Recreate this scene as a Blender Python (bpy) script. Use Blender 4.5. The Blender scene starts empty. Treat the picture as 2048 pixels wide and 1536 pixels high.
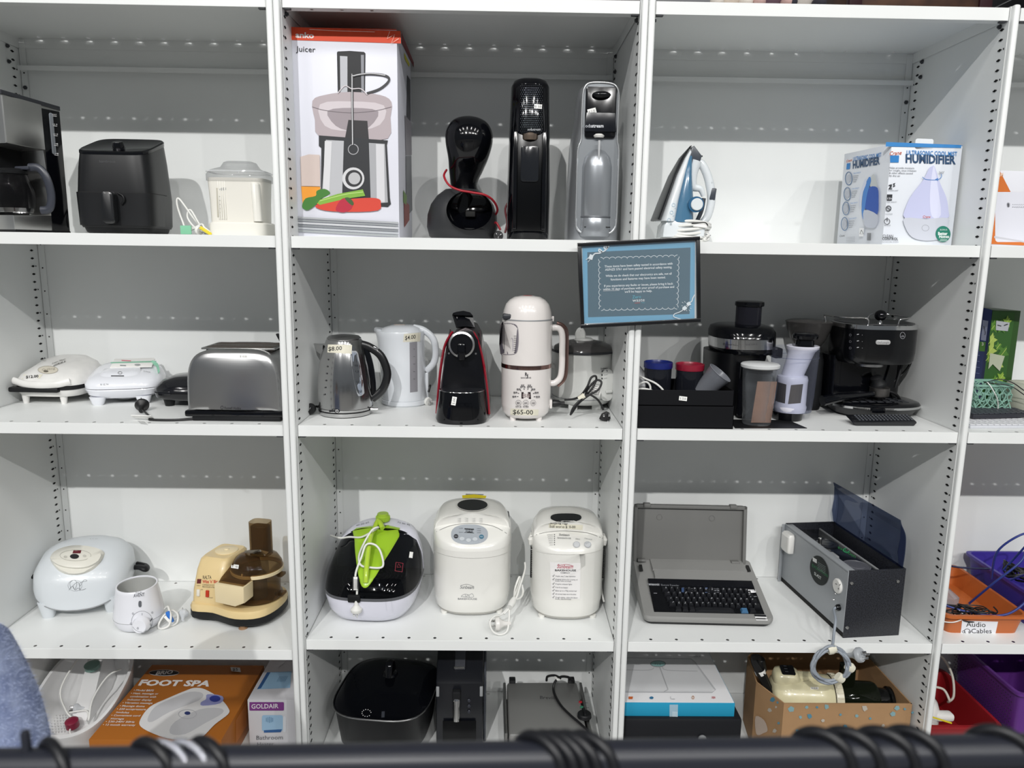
import bpy, bmesh, math, random
from mathutils import Vector as V, Matrix, Euler
from mathutils.bvhtree import BVHTree
from math import sin, cos, pi, radians
random.seed(7)
SC = bpy.context.scene
COL = SC.collection
# ---------------------------------------------------------------- camera
FPX = 1500.0
cam_d = bpy.data.cameras.new('camera')
cam = bpy.data.objects.new('camera', cam_d)
COL.objects.link(cam)
CPOS = V((.5711, -2.0583, 1.1710))
cam.location = CPOS
cam.rotation_euler = (radians(79.875), radians(-.786), radians(-.6658))
cam_d.sensor_width = 36.0
cam_d.lens = FPX / 2048 * 36.0
cam_d.clip_start = .02
cam_d.dof.use_dof = True
cam_d.dof.focus_distance = 2.15
cam_d.dof.aperture_fstop = 3.8
SC.camera = cam
# ---------------------------------------------------------------- exposure, world, lamps
SC.view_settings.view_transform = 'Standard'
SC.view_settings.look = 'None'
SC.view_settings.gamma = 1
SC.view_settings.use_curve_mapping = False
SC.view_settings.exposure = 0.0
w = bpy.data.worlds.new('store_surroundings'); SC.world = w; w.use_nodes = True
w.node_tree.nodes['Background'].inputs[0].default_value = (.86, .93, 1, 1)
w.node_tree.nodes['Background'].inputs[1].default_value = .16
def lamp(x, y, z, sx, sy, watt, col=(1, .99, .97), aim=None):
    d = bpy.data.lights.new('ceiling_lamp', 'AREA'); d.shape = 'RECTANGLE'
    d.size = sx; d.size_y = sy; d.energy = watt; d.color = col
    o = bpy.data.objects.new('ceiling_lamp', d); COL.objects.link(o); o.location = (x, y, z)
    if aim: o.rotation_euler = (V(aim) - V((x, y, z))).to_track_quat('-Z', 'Y').to_euler()
    return o
# a row of bright high-bay lamps far behind the camera, then rows of small battens overhead
for lx, lw in ((-4.6, 60), (-1.4, 390), (1.6, 105), (3.9, 125), (6.3, 95)):
    lamp(lx, -8.3, 6.2, .11, .11, lw, aim=(lx * .3, 0, 1))
for i in range(6):
    lamp(-3.2 + i * 1.55, -3.6, 5.2, .07, 1.1, 30)
for i in range(7):
    lamp(-4.6 + i * 1.75, -6.4, 5.2, .07, 1.1, 22)
# ---------------------------------------------------------------- pixel -> world (frame 2048 x 1536)
CR = Euler(cam.rotation_euler).to_matrix()
def ray(px, py): return CR @ V(((px - 1024) / FPX, -(py - 768) / FPX, -1))
def PY(px, py, y):
    d = ray(px, py); return CPOS + d * ((y - CPOS.y) / d.y)
def PZ(px, py, z):
    d = ray(px, py); return CPOS + d * ((z - CPOS.z) / d.z)
# ---------------------------------------------------------------- materials
def lin(h):
    if isinstance(h, str):
        c = [int(h[i:i + 2], 16) / 255 for i in (0, 2, 4)]
    else: c = h
    return tuple((x / 12.92 if x <= .04045 else ((x + .055) / 1.055) ** 2.4) for x in c)
MATS = {}
def mat(name, col='c8c8c8', rough=.5, metal=0, coat=0, bump=0, bscale=200, var=0, vscale=6, spec=.5, brushed=None, col2=None, sss=0):
    if name in MATS: return MATS[name]
    m = bpy.data.materials.new(name); m.use_nodes = True; MATS[name] = m
    nt = m.node_tree; b = nt.nodes['Principled BSDF']
    c = lin(col)
    b.inputs['Base Color'].default_value = (*c, 1); b.inputs['Roughness'].default_value = rough
    b.inputs['Metallic'].default_value = metal; b.inputs['Coat Weight'].default_value = coat
    b.inputs['Coat Roughness'].default_value = .06
    b.inputs['Specular IOR Level'].default_value = spec
    tc = nt.nodes.new('ShaderNodeTexCoord')
    if var or col2:
        n = nt.nodes.new('ShaderNodeTexNoise'); n.inputs['Scale'].default_value = vscale; n.inputs['Detail'].default_value = 5
        nt.links.new(tc.outputs['Object'], n.inputs['Vector'])
        r = nt.nodes.new('ShaderNodeValToRGB')
        r.color_ramp.elements[0].position = .35; r.color_ramp.elements[1].position = .65
        k = 1 - var
        r.color_ramp.elements[0].color = (*( [x * k for x in c] if not col2 else lin(col2)), 1)
        r.color_ramp.elements[1].color = (*c, 1)
        nt.links.new(n.outputs['Fac'], r.inputs['Fac']); nt.links.new(r.outputs['Color'], b.inputs['Base Color'])
    if bump or brushed:
        n2 = nt.nodes.new('ShaderNodeTexNoise'); n2.inputs['Scale'].default_value = bscale if not brushed else 1
        n2.inputs['Detail'].default_value = 3
        mp = nt.nodes.new('ShaderNodeMapping')
        if brushed: mp.inputs['Scale'].default_value = brushed
        nt.links.new(tc.outputs['Object'], mp.inputs['Vector']); nt.links.new(mp.outputs['Vector'], n2.inputs['Vector'])
        bp = nt.nodes.new('ShaderNodeBump'); bp.inputs['Strength'].default_value = bump or .1; bp.inputs['Distance'].default_value = .001
        nt.links.new(n2.outputs['Fac'], bp.inputs['Height']); nt.links.new(bp.outputs['Normal'], b.inputs['Normal'])
    return m
def clear(name, col='ffffff', op=.2, rough=.03, tint='ffffff'):
    """thin clear or smoky plastic / glass: tinted see-through body with a glossy skin"""
    if name in MATS: return MATS[name]
    m = bpy.data.materials.new(name); m.use_nodes = True; MATS[name] = m
    nt = m.node_tree; nt.nodes.clear()
    out = nt.nodes.new('ShaderNodeOutputMaterial'); t = nt.nodes.new('ShaderNodeBsdfTransparent')
    t.inputs[0].default_value = (*lin(tint), 1)
    p = nt.nodes.new('ShaderNodeBsdfPrincipled'); p.inputs['Base Color'].default_value = (*lin(col), 1); p.inputs['Roughness'].default_value = rough
    lw = nt.nodes.new('ShaderNodeLayerWeight'); lw.inputs[0].default_value = .35
    mr = nt.nodes.new('ShaderNodeMapRange'); mr.inputs[3].default_value = op; mr.inputs[4].default_value = min(1, op + .45)
    mx = nt.nodes.new('ShaderNodeMixShader')
    nt.links.new(lw.outputs['Facing'], mr.inputs[0]); nt.links.new(mr.outputs[0], mx.inputs[0])
    nt.links.new(t.outputs[0], mx.inputs[1]); nt.links.new(p.outputs[0], mx.inputs[2]); nt.links.new(mx.outputs[0], out.inputs[0])
    return m
def ink(h):
    n = 'print_' + h
    return MATS[n] if n in MATS else mat(n, h, .55)
# ---------------------------------------------------------------- objects
WM = {}          # world matrix of every thing
def reg(o, M): WM[o.name] = M
def thing(name, label, cat, loc=(0, 0, 0), rz=0, group=None, rot=None):
    o = bpy.data.objects.new(name, None); COL.objects.link(o); o.empty_display_size = .02
    o.location = loc; o.rotation_euler = rot or (0, 0, rz)
    o['label'] = label; o['category'] = cat
    if group: o['group'] = group
    reg(o, Matrix.Translation(V(loc)) @ Euler(rot or (0, 0, rz)).to_matrix().to_4x4())
    return o
def obj(name, bm, m, parent=None, smooth=35, label=None, kind=None, loc=None, keep=False):
    me = bpy.data.meshes.new(name)
    if not keep: bmesh.ops.recalc_face_normals(bm, faces=bm.faces)
    bm.to_mesh(me); bm.free()
    for mm in (m if isinstance(m, (list, tuple)) else [m]): me.materials.append(mm)
    if smooth:
        me.polygons.foreach_set('use_smooth', [True] * len(me.polygons))
        me.set_sharp_from_angle(angle=radians(smooth))
    o = bpy.data.objects.new(name, me); COL.objects.link(o)
    if loc: o.location = loc
    if parent: o.parent = parent
    reg(o, (WM[parent.name] if parent else Matrix()) @ Matrix.Translation(V(loc or (0, 0, 0))))
    if label: o['label'] = label
    if kind: o['kind'] = kind
    return o
def tag(o, label, cat, group=None, kind=None):
    o['label'] = label; o['category'] = cat
    if group: o['group'] = group
    if kind: o['kind'] = kind
    return o
def NB(): return bmesh.new()
def bev(bm, edges, r, seg=3):
    if r > 0: bmesh.ops.bevel(bm, geom=list(edges), offset=r, segments=seg, affect='EDGES', profile=.5, clamp_overlap=True)
def box(c, s, r=0, bm=None, rot=None, seg=2, off=None):
    """box with centre c and size s, all edges rounded by r"""
    t = bmesh.new(); bmesh.ops.create_cube(t, size=1)
    bmesh.ops.scale(t, vec=s, verts=t.verts); bev(t, t.edges, r, seg)
    if rot: bmesh.ops.rotate(t, cent=(0, 0, 0), matrix=Euler(rot).to_matrix(), verts=t.verts)
    bmesh.ops.translate(t, vec=c, verts=t.verts)
    return join(bm, t)
def b2(x0, x1, y0, y1, z0, z1, r=0, bm=None, seg=2):
    return box(((x0 + x1) / 2, (y0 + y1) / 2, (z0 + z1) / 2), (abs(x1 - x0), abs(y1 - y0), abs(z1 - z0)), r, bm, None, seg)
def join(bm, t):
    if bm is None: return t
    me = bpy.data.meshes.new('tmp'); t.to_mesh(me); t.free(); bm.from_mesh(me); bpy.data.meshes.remove(me); return bm
def loft(rings, caps=(1, 1), bm=None, closed=True, loop=False):
    bm = bm or bmesh.new(); vs = [[bm.verts.new(p) for p in r] for r in rings]; n = len(rings[0])
    pairs = list(zip(vs, vs[1:])) + ([(vs[-1], vs[0])] if loop else [])
    for a, b in pairs:
        for i in range(n if closed else n - 1):
            j = (i + 1) % n
            try: bm.faces.new((a[i], a[j], b[j], b[i]))
            except ValueError: pass
    if not loop:
        if caps[0]: bm.faces.new(vs[0][::-1])
        if caps[1]: bm.faces.new(vs[-1])
    return bm
def se(a, b, e=2, n=40):
    """superellipse ring in 2-D; e=2 ellipse, larger = squarer"""
    o = []
    for i in range(n):
        t = 2 * pi * i / n; c, s = cos(t), sin(t)
        o.append((a * abs(c) ** (2 / e) * (1 if c >= 0 else -1), b * abs(s) ** (2 / e) * (1 if s >= 0 else -1)))
    return o
def body(secs, n=40, caps=(1, 1), bm=None):
    """vertical loft; secs = (z, cx, cy, halfwidth, halfdepth, exponent)"""
    return loft([[V((cx + x, cy + y, z)) for x, y in se(a, b, e, n)] for z, cx, cy, a, b, e in secs], caps, bm)
def lathe(prof, n=36, c=(0, 0, 0), bm=None, caps=(1, 1), axis='z', sq=1):
    rings = []
    for r, z in prof:
        ring = []
        for i in range(n):
            t = 2 * pi * i / n; x, y = r * cos(t), r * sin(t) * sq
            p = {'z': (x, y, z), 'y': (x, z, y), 'x': (z, x, y)}[axis]
            ring.append(V(p) + V(c))
        rings.append(ring)
    return loft(rings, caps, bm)
def cr(pts, k=6, closed=False):
    P = [V(p) for p in pts]; n = len(P); o = []
    if n < 3: return P
    for i in range(n if closed else n - 1):
        a, b, c, d = (P[(i - 1) % n], P[i], P[(i + 1) % n], P[(i + 2) % n]) if closed else (P[max(i - 1, 0)], P[i], P[i + 1], P[min(i + 2, n - 1)])
        for j in range(k):
            t = j / k
            o.append(.5 * ((2 * b) + (c - a) * t + (2 * a - 5 * b + 4 * c - d) * t * t + (3 * b - a - 3 * c + d) * t ** 3))
    if not closed: o.append(P[-1])
    return o
def tube(pts, r, n=8, bm=None, k=6, closed=False, smooth=True, rx=None):
    """round (or rx x r oval) bar along a smooth path"""
    P = cr(pts, k, closed) if smooth else [V(p) for p in pts]
    rings = []; up = None
    for i, p in enumerate(P):
        if closed: t = (P[(i + 1) % len(P)] - P[i - 1])
        else: t = (P[min(i + 1, len(P) - 1)] - P[max(i - 1, 0)])
        if t.length < 1e-9: t = V((0, 0, 1))
        t.normalize()
        if up is None:
            up = V((0, 1, 0)) if abs(t.y) < .9 else V((1, 0, 0))
        u = (up - t * up.dot(t))
        if u.length < 1e-6: u = t.orthogonal()
        u.normalize(); w2 = t.cross(u); up = u
        rr = r(i / max(1, len(P) - 1)) if callable(r) else r
        rings.append([p + u * (cos(2 * pi * j / n) * rr) + w2 * (sin(2 * pi * j / n) * (rx or rr)) for j in range(n)])
    return loft(rings, (1, 1), bm, loop=closed)
def prism(pts, y0, y1, r=0, bm=None, seg=2, plane='xz'):
    """outline extruded from y0 to y1 with rounded rims (plane 'xz'), or along z ('xy') or x ('yz')"""
    t = bmesh.new()
    def P(a, b, c): return {'xz': (a, c, b), 'xy': (a, b, c), 'yz': (c, a, b)}[plane]
    A = [t.verts.new(P(a, b, y0)) for a, b in pts]; B = [t.verts.new(P(a, b, y1)) for a, b in pts]
    fa = t.faces.new(A); fb = t.faces.new(B[::-1]); n = len(pts)
    for i in range(n): t.faces.new((A[i], B[i], B[(i + 1) % n], A[(i + 1) % n]))
    bmesh.ops.recalc_face_normals(t, faces=t.faces)
    if r: bev(t, list(fa.edges) + list(fb.edges), r, seg)
    return join(bm, t)
def ell(c, r, bm=None, n=20, m=10):
    """ellipsoid"""
    return join(bm, lathe_e(c, r, n, m))
def lathe_e(c, r, n, m):
    t = bmesh.new(); bmesh.ops.create_uvsphere(t, u_segments=n, v_segments=m, radius=1)
    bmesh.ops.scale(t, vec=r, verts=t.verts); bmesh.ops.translate(t, vec=c, verts=t.verts); return t
def rrect(x0, x1, z0, z1, r, n=5):
    o = []
    for cx, cz, a0 in ((x1 - r, z1 - r, 0), (x0 + r, z1 - r, 90), (x0 + r, z0 + r, 180), (x1 - r, z0 + r, 270)):
        for i in range(n + 1):
            a = radians(a0 + 90 * i / n); o.append((cx + r * cos(a), cz + r * sin(a)))
    return o
def sm2(pts, k=5):
    return [(p.x, p.y) for p in cr([(a, b, 0) for a, b in pts], k, True)]
def xf(bm, rot=(0, 0, 0), loc=(0, 0, 0)):
    M = Matrix.Translation(V(loc)) @ Euler(rot).to_matrix().to_4x4()
    bmesh.ops.transform(bm, matrix=M, verts=bm.verts); return bm
# ---------------------------------------------------------------- printing on surfaces
def text_mesh(s, bold=0, shear=0):
    cu = bpy.data.curves.new('t', 'FONT'); cu.body = s; cu.size = 1; cu.resolution_u = 2; cu.offset = bold; cu.shear = shear
    o = bpy.data.objects.new('t', cu); COL.objects.link(o)
    bpy.context.view_layer.update()
    me = bpy.data.meshes.new_from_object(o.evaluated_get(bpy.context.evaluated_depsgraph_get()))
    bpy.data.objects.remove(o); bpy.data.curves.remove(cu)
    vs = [v.co.copy() for v in me.vertices]; fs = [tuple(p.vertices) for p in me.polygons]; bpy.data.meshes.remove(me)
    return vs, fs
class Print:
    """flat ink, stickers and tape laid on a part's own surface; positions are read off the photograph"""
    def __init__(s, parent, targets, name='print', plane=None):
        s.par = parent; s.bm = bmesh.new(); s.mats = []; s.n = 0; s.name = name; s.plane = plane; s.last = None
        if plane is None:
            vs, ps = [], []
            for o in (targets if isinstance(targets, (list, tuple)) else [targets]):
                M = WM[o.name]; k = len(vs); vs += [M @ v.co for v in o.data.vertices]; ps += [tuple(i + k for i in p.vertices) for p in o.data.polygons]
            s.bvh = BVHTree.FromPolygons(vs, ps)
        s.inv = WM[parent.name].inverted()
    def hit(s, px, py, off):
        d = ray(px, py)
        if s.plane:
            p0, n = s.plane
            return CPOS + d * ((V(p0) - CPOS).dot(n) / d.dot(n)) + V(n) * off
        dn = d.normalized(); h, n, _, dist = s.bvh.ray_cast(CPOS, dn)
        if h is None:
            if s.last is None: return CPOS + d * 2
            p0, n = s.last; h = CPOS + d * ((p0 - CPOS).dot(n) / d.dot(n))
        else:
            if n.dot(dn) > 0: n = -n
            s.last = (h.copy(), n.copy())
        return h + n * off
    def _off(s): s.n += 1; return .0005 + .00012 * s.n
    def _m(s, c):
        c = c if not isinstance(c, str) else ink(c)
        if c not in s.mats: s.mats.append(c)
        return s.mats.index(c)
    def faces(s, pts, faces, c, off=None):
        off = off if off else s._off(); mi = s._m(c)
        vs = [s.bm.verts.new(s.inv @ s.hit(x, y, off)) for x, y in pts]
        for f in faces:
            try:
                g = s.bm.faces.new([vs[i] for i in f]); g.material_index = mi
            except ValueError: pass
    def poly(s, pts, c, sub=0):
        if sub and len(pts) == 4:
            a, b, cc, d = [V((*p, 0)) for p in pts]; P = []; n = sub; F = []
            for j in range(n + 1):
                for i in range(n + 1):
                    u, v = i / n, j / n; q = (a * (1 - u) + b * u) * (1 - v) + (d * (1 - u) + cc * u) * v; P.append((q.x, q.y))
            for j in range(n):
                for i in range(n): k = j * (n + 1) + i; F.append((k, k + 1, k + n + 2, k + n + 1))
            s.faces(P, F, c)
        else: s.faces(pts, [tuple(range(len(pts)))], c)
    def disc(s, cx, cy, rx, ry, c, n=24, e=2):
        if rx < 9: return s.poly([(cx + x, cy + y) for x, y in se(rx, ry, e, n)], c)
        P = [(cx, cy)] + [(cx + x * k, cy + y * k) for k in (.35, .7, 1) for x, y in se(rx, ry, e, n)]
        F = [(0, 1 + i, 1 + (i + 1) % n) for i in range(n)] + [(1 + r * n + i, 1 + (r + 1) * n + i, 1 + (r + 1) * n + (i + 1) % n, 1 + r * n + (i + 1) % n) for r in (0, 1) for i in range(n)]
        s.faces(P, F, c)
    def line(s, pts, w, c, k=4, closed=False, smooth=True):
        P = cr([(x, y, 0) for x, y in pts], k, closed) if smooth and len(pts) > 2 else [V((x, y, 0)) for x, y in pts]
        L, n = [], len(P)
        for i, p in enumerate(P):
            t = (P[(i + 1) % n] - P[i - 1]) if closed else (P[min(i + 1, n - 1)] - P[max(i - 1, 0)])
            if t.length < 1e-6: t = V((1, 0, 0))
            t.normalize(); q = V((-t.y, t.x, 0)) * (w / 2); L += [(p.x + q.x, p.y + q.y), (p.x - q.x, p.y - q.y)]
        F = [(2 * i, 2 * i + 1, 2 * i + 3, 2 * i + 2) for i in range(n - 1)] + ([(2 * n - 2, 2 * n - 1, 1, 0)] if closed else [])
        s.faces(L, F, c)
    def ring(s, cx, cy, rx, ry, w, c, n=24):
        s.line([(cx + x, cy + y) for x, y in se(rx, ry, 2, n)], w, c, closed=True, smooth=False)
    def text(s, t, p0, p1, up, c, bold=0, shear=0):
        """string t with its baseline from p0 to p1 and capitals as high as vector up (x, y)"""
        vs, fs = text_mesh(t, bold, shear)
        if not vs: return
        x0 = min(v.x for v in vs); x1 = max(v.x for v in vs); h = .70
        pts = []
        for v in vs:
            u = (v.x - x0) / (x1 - x0); q = v.y / h
            pts.append((p0[0] + (p1[0] - p0[0]) * u + up[0] * q, p0[1] + (p1[1] - p0[1]) * u + up[1] * q))
        s.faces(pts, fs, c)
    def done(s, label=None, name=None):
        if not s.bm.verts: return
        o = obj(name or s.name, s.bm, s.mats, s.par, smooth=0, label=label, keep=True)
        if (name or s.name) == 'printed_marks': o['kind'] = 'stuff'
        return o
def sticker(par, tgt, cx, cy, w, h, ang, txt='$ 5.00', col='f1f1ee', tc='222222', name='price_sticker', bold=0):
    """small price sticker centred at a photo pixel"""
    p = Print(par, tgt, name); a = radians(ang); ux, uy = V((cos(a), sin(a))), V((sin(a), -cos(a)))
    f = lambda u, v: (cx + ux[0] * u * w / 2 + uy[0] * v * h / 2, cy + ux[1] * u * w / 2 + uy[1] * v * h / 2)
    p.poly([f(-1, 1), f(1, 1), f(1, -1), f(-1, -1)], col, sub=3)
    if txt: p.text(txt, f(-.75, -.5), f(.75, -.5), (uy[0] * h * .5, uy[1] * h * .5), tc, bold)
    return p.done()
# common materials
WHITE = mat('white_powder_coat', 'e9ebea', .42, var=.03, vscale=3, bump=.03, bscale=500)
LID = mat('white_plastic', 'e6e5e1', .28, coat=.2)
BLK = mat('black_gloss_plastic', '08090d', .1, spec=.45)
BLKM = mat('black_matt_plastic', '141517', .5, spec=.3)
DRK = mat('dark_grey_plastic', '2c2e33', .45)
CHROME = mat('chrome', 'd6d6d6', .12, 1)
STEEL = mat('brushed_steel', 'b4b4b2', .32, 1, bump=.06, brushed=(3, 3, 600))
GREYP = mat('grey_plastic', '8b8d8f', .45)
HOLE = mat('dark_opening', '161616', .8)
TAPE = mat('masking_tape', 'dcd8c6', .6, var=.06, vscale=40)
WCORD = mat('white_cord', 'dededa', .45)
BCORD = mat('black_cord', '121214', .45)
PAPER = mat('white_paper', 'ecebe8', .7)
# ================================================================ SETTING
def struct(name, bm, m, **k):
    o = obj(name, bm, m, **k); o['kind'] = 'structure'; return o
struct('floor', b2(-7, 8, -12, 1.4, -.62, -.56), mat('floor_vinyl', '7c7b78', .35, var=.1))
struct('wall_back', b2(-7, 8, 1.3, 1.4, -.56, 6.7), mat('wall_paint', '77787a', .7))
struct('ceiling', b2(-7, 8, -12, 1.4, 6.6, 6.7), mat('ceiling_paint', '6a6c6e', .8))
# ================================================================ SHELVING
W, G, DEP, LIP = .915, .040, .461, .0305
ZA, ZB, ZC, ZD, ZE, ZF = 1.8030, 1.2, .6782, .0278, -.0063, -.43
def shelf_bm(x0, x1, z, back=True):
    bm = bmesh.new()
    def quad(a, b, c, d): bm.faces.new([bm.verts.new(p) for p in (a, b, c, d)])
    def holed(ya, yb, zz, r, y):
        n = 11; p = (x1 - x0 - .142) / (n - 1); xs = [x0 + .071 + i * p for i in range(n)]
        ed = [x0] + [(a + b) / 2 for a, b in zip(xs, xs[1:])] + [x1]
        for i, x in enumerate(xs):
            a0, a1 = ed[i], ed[i + 1]; N = 16; inner, outer = [], []
            for j in range(N):
                t = 2 * pi * j / N + pi / N; c, s = cos(t), sin(t)
                inner.append(bm.verts.new((x + r * c, y + r * s, zz)))
                kx = ((a1 - x) if c > 0 else (a0 - x)) / c; ky = ((yb - y) if s > 0 else (ya - y)) / s
                k = min(kx, ky); outer.append(bm.verts.new((x + k * c, y + k * s, zz)))
            for j in range(N):
                q = (j + 1) % N; bm.faces.new((inner[j], inner[q], outer[q], outer[j]))
            for cx in (a0, a1):                      # corners of the cell
                for cy in (ya, yb):
                    cand = sorted(outer, key=lambda v: (v.co - V((cx, cy, zz))).length)[:2]
                    bm.faces.new((cand[0], cand[1], bm.verts.new((cx, cy, zz))))
    for zz in (z,):
        holed(.0, .030, zz, .0048, .0155)
        quad((x0, .030, zz), (x1, .030, zz), (x1, .431, zz), (x0, .431, zz))
        holed(.431, DEP, zz, .0048, .446)
    quad((x0, .030, z - .0012), (x1, .030, z - .0012), (x1, .431, z - .0012), (x0, .431, z - .0012))
    holed(.0, .030, z - LIP, .0048, .0155)           # folded-back flange under the lip
    join(bm, b2(x0, x1, -.001, .0012, z - LIP - .0008, z + .0002, .0005, seg=1))
    join(bm, b2(x0, x1, DEP - .0015, DEP - .0003, z - LIP, z))
    for xx in (x0 + .0012, x1 - .0012): join(bm, b2(xx - .0006, xx + .0006, 0, DEP, z - LIP, z - .001))
    return bm
def slots_bm(xf_, side, z0, z1):
    """keyhole slots of the shelf uprights, at the front and back edges of a side panel"""
    bm = bmesh.new(); z = z0
    k = 0
    while z < z1:
        for y in (.022, .425):
            join(bm, b2(xf_ - .0006, xf_ + .0006, y - .0075, y + .0075, z - .0016, z + .0016))
            join(bm, b2(xf_ - .0006, xf_ + .0006, y - .0028, y + .0028, z - .0032, z + .0032))
        if k % 3 == 0:
            for y in (.006, .440): join(bm, b2(xf_ - .0006, xf_ + .0006, y - .0016, y + .0016, z - .002, z + .002))
        z += .0253; k += 1
    return bm
def bay(x0, levels, label, right=True, left=True):
    x1 = x0 + W
    t = thing('shelving_unit', label, 'shelving', (x0, 0, -.56), 0, 'white steel shelving bays')
    M = lambda bm: xf(bm, loc=(-x0, 0, .56))
    for i, (xa, on) in enumerate(((x0, left), (x1, right))):
        if not on: continue
        s = -1 if i == 0 else 1
        obj('side_panel', M(b2(xa + s * .0005, xa + s * .0022, -.002, DEP + .001, -.56, 1.806)), WHITE, t)
        obj('post', M(b2(xa + s * .0024, xa + s * .0192, -.017, .012, -.56, 1.808, .006, seg=3)), WHITE, t)
        obj('slot_row', M(slots_bm(xa - s * .0002, s, -.42, 1.765)), HOLE, t, kind='stuff', smooth=0)
        strip = b2(xa - s * .001, xa - s * .021, DEP - .0035, DEP - .0015, -.5, 1.80, .0005, seg=1)
        st = obj('corner_strip', M(strip), WHITE, t)
        hb = bmesh.new()
        z = -.35
        while z < 1.7:
            lathe([(.0024, -.0006), (.0024, 0)], 10, (xa - s * .011, DEP - .0036, z), hb, axis='y'); z += .0759
        obj('strip_hole', M(hb), HOLE, st, kind='stuff', smooth=0)
        for z in (1.72, 1.765):
            for y in (.03, .40):
                if z < 1.75 and y < .1: continue
                b = lathe([(.0065, 0), (.0065, .003), (.004, .005), (.004, .007)], 6, (0, 0, 0), axis='x')
                xf(b, rot=(0, 0, pi if s > 0 else 0), loc=(xa - s * .001, y, z)); obj('bolt', M(b), DRK, t)
        b = lathe([(.0065, 0), (.0065, -.003), (.004, -.007)], 6, (xa - s * .011, DEP - .004, 1.655), axis='y'); obj('bolt', M(b), DRK, t)
    obj('back_panel', M(b2(x0 - .001, x1 + .001, DEP, DEP + .0015, -.5, 1.80)), WHITE, t)
    rail = b2(x0 + .004, x1 - .004, DEP - .022, DEP - .0015, 1.716, 1.7175); join(rail, b2(x0 + .004, x1 - .004, DEP - .0235, DEP - .022, 1.703, 1.7175))
    obj('back_rail', M(rail), WHITE, t)
    for z in levels:
        sh = obj('shelf', M(shelf_bm(x0 + .001, x1 - .001, z)), WHITE, t, smooth=0)
        for xx in (x0 + .012, x1 - .012):
            obj('shelf_clip', M(b2(xx - .009, xx + .009, .001, .012, z - LIP - .0045, z - LIP - .001, .001)), DRK, sh)
BX = [-G - W, 0, W + G, 2 * W + G + .028]
bay(BX[0], (ZA, ZB, ZC, ZE, ZF), 'white steel shelving bay at the left with the air fryer and grills')
bay(BX[1], (ZA, ZB, ZC, ZD, ZF), 'white steel shelving bay holding the juicer box and both kettles')
bay(BX[2], (ZA, ZB, ZC, ZD, ZF), 'white steel shelving bay holding the iron, humidifier box and typewriter')
bay(BX[3], (ZA, ZB, ZC, ZD, ZF), 'white steel shelving bay cut off by the right edge, with cable crates', left=False)
# ================================================================ small helpers for the goods
class FR:
    """a thing's own frame: y = depth of its middle, base on the shelf at height z, centred on photo column px"""
    def __init__(s, px, z, y, py=None):
        s.py0 = py if py else 480; s.y = y; s.zb = z; s.o = PY(px, s.py0, y); s.o.z = z; s.m = (y - CPOS.y) / FPX
    def X(s, px, py=None, dy=0): return PY(px, py or s.py0, s.y + dy).x - s.o.x
    def Z(s, py, px=None, dy=0): return PY(px or 1024 + (s.o.x - CPOS.x) / s.m, py, s.y + dy).z - s.zb
    def P(s, px, py, dy=0):
        p = PY(px, py, s.y + dy); return V((p.x - s.o.x, dy, p.z - s.zb))
def warp(bm, fn):
    for v in bm.verts: v.co = V(fn(v.co.x, v.co.y, v.co.z))
    return bm
def aim(bm, d, loc):
    """turn a mesh built along +z so that it points along d, then move it to loc"""
    q = V((0, 0, 1)).rotation_difference(V(d).normalized())
    bmesh.ops.rotate(bm, cent=(0, 0, 0), matrix=q.to_matrix(), verts=bm.verts); bmesh.ops.translate(bm, vec=loc, verts=bm.verts); return bm
def plug(par, loc, d, m, s=1, pins=True, roll=0, label=None):
    """round plug: grip, disc and flat metal pins along d"""
    b = lathe([(.0035 * s, -.034 * s), (.0055 * s, -.030 * s), (.0065 * s, -.018 * s), (.010 * s, -.012 * s), (.0175 * s, -.004 * s), (.0175 * s, .003 * s), (.0155 * s, .006 * s)], 20)
    o = obj('plug', aim(b, d, loc), m, par, label=label)
    if pins:
        for a, x, y in ((.5, -.007, .003), (-.5, .007, .003), (0, 0, -.008)):
            t = box((0, 0, .0125 * s), (.0017 * s, .0062 * s, .017 * s), .0004, rot=None); xf(t, rot=(0, 0, a), loc=(x * s, y * s, 0))
            xf(t, rot=(0, 0, roll)); obj('pin', aim(t, d, loc), CHROME, o)
    return o
def cut(o, cutter):
    me = bpy.data.meshes.new('cutter'); bmesh.ops.recalc_face_normals(cutter, faces=cutter.faces); cutter.to_mesh(me); cutter.free()
    c = bpy.data.objects.new('cutter', me); COL.objects.link(c); c.matrix_world = WM[o.name]
    par = o.parent; o.parent = None; o.matrix_world = WM[o.name]
    md = o.modifiers.new('cut', 'BOOLEAN'); md.object = c; md.operation = 'DIFFERENCE'; md.solver = 'EXACT'
    bpy.context.view_layer.update()
    nm = bpy.data.meshes.new_from_object(o.evaluated_get(bpy.context.evaluated_depsgraph_get()))
    o.modifiers.clear(); o.data = nm; nm.set_sharp_from_angle(angle=radians(35)); o.parent = par; o.matrix_basis = Matrix.Translation(V((0, 0, 0)))
    bpy.data.objects.remove(c); return o
def cable(par, pts, r, m, name='power_cord', k=6, label=None): return obj(name, tube(pts, r, 8, k=k), m, par, smooth=60, label=label)
def ring_xz(pts, y): return [V((a, y, b)) for a, b in pts]
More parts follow.
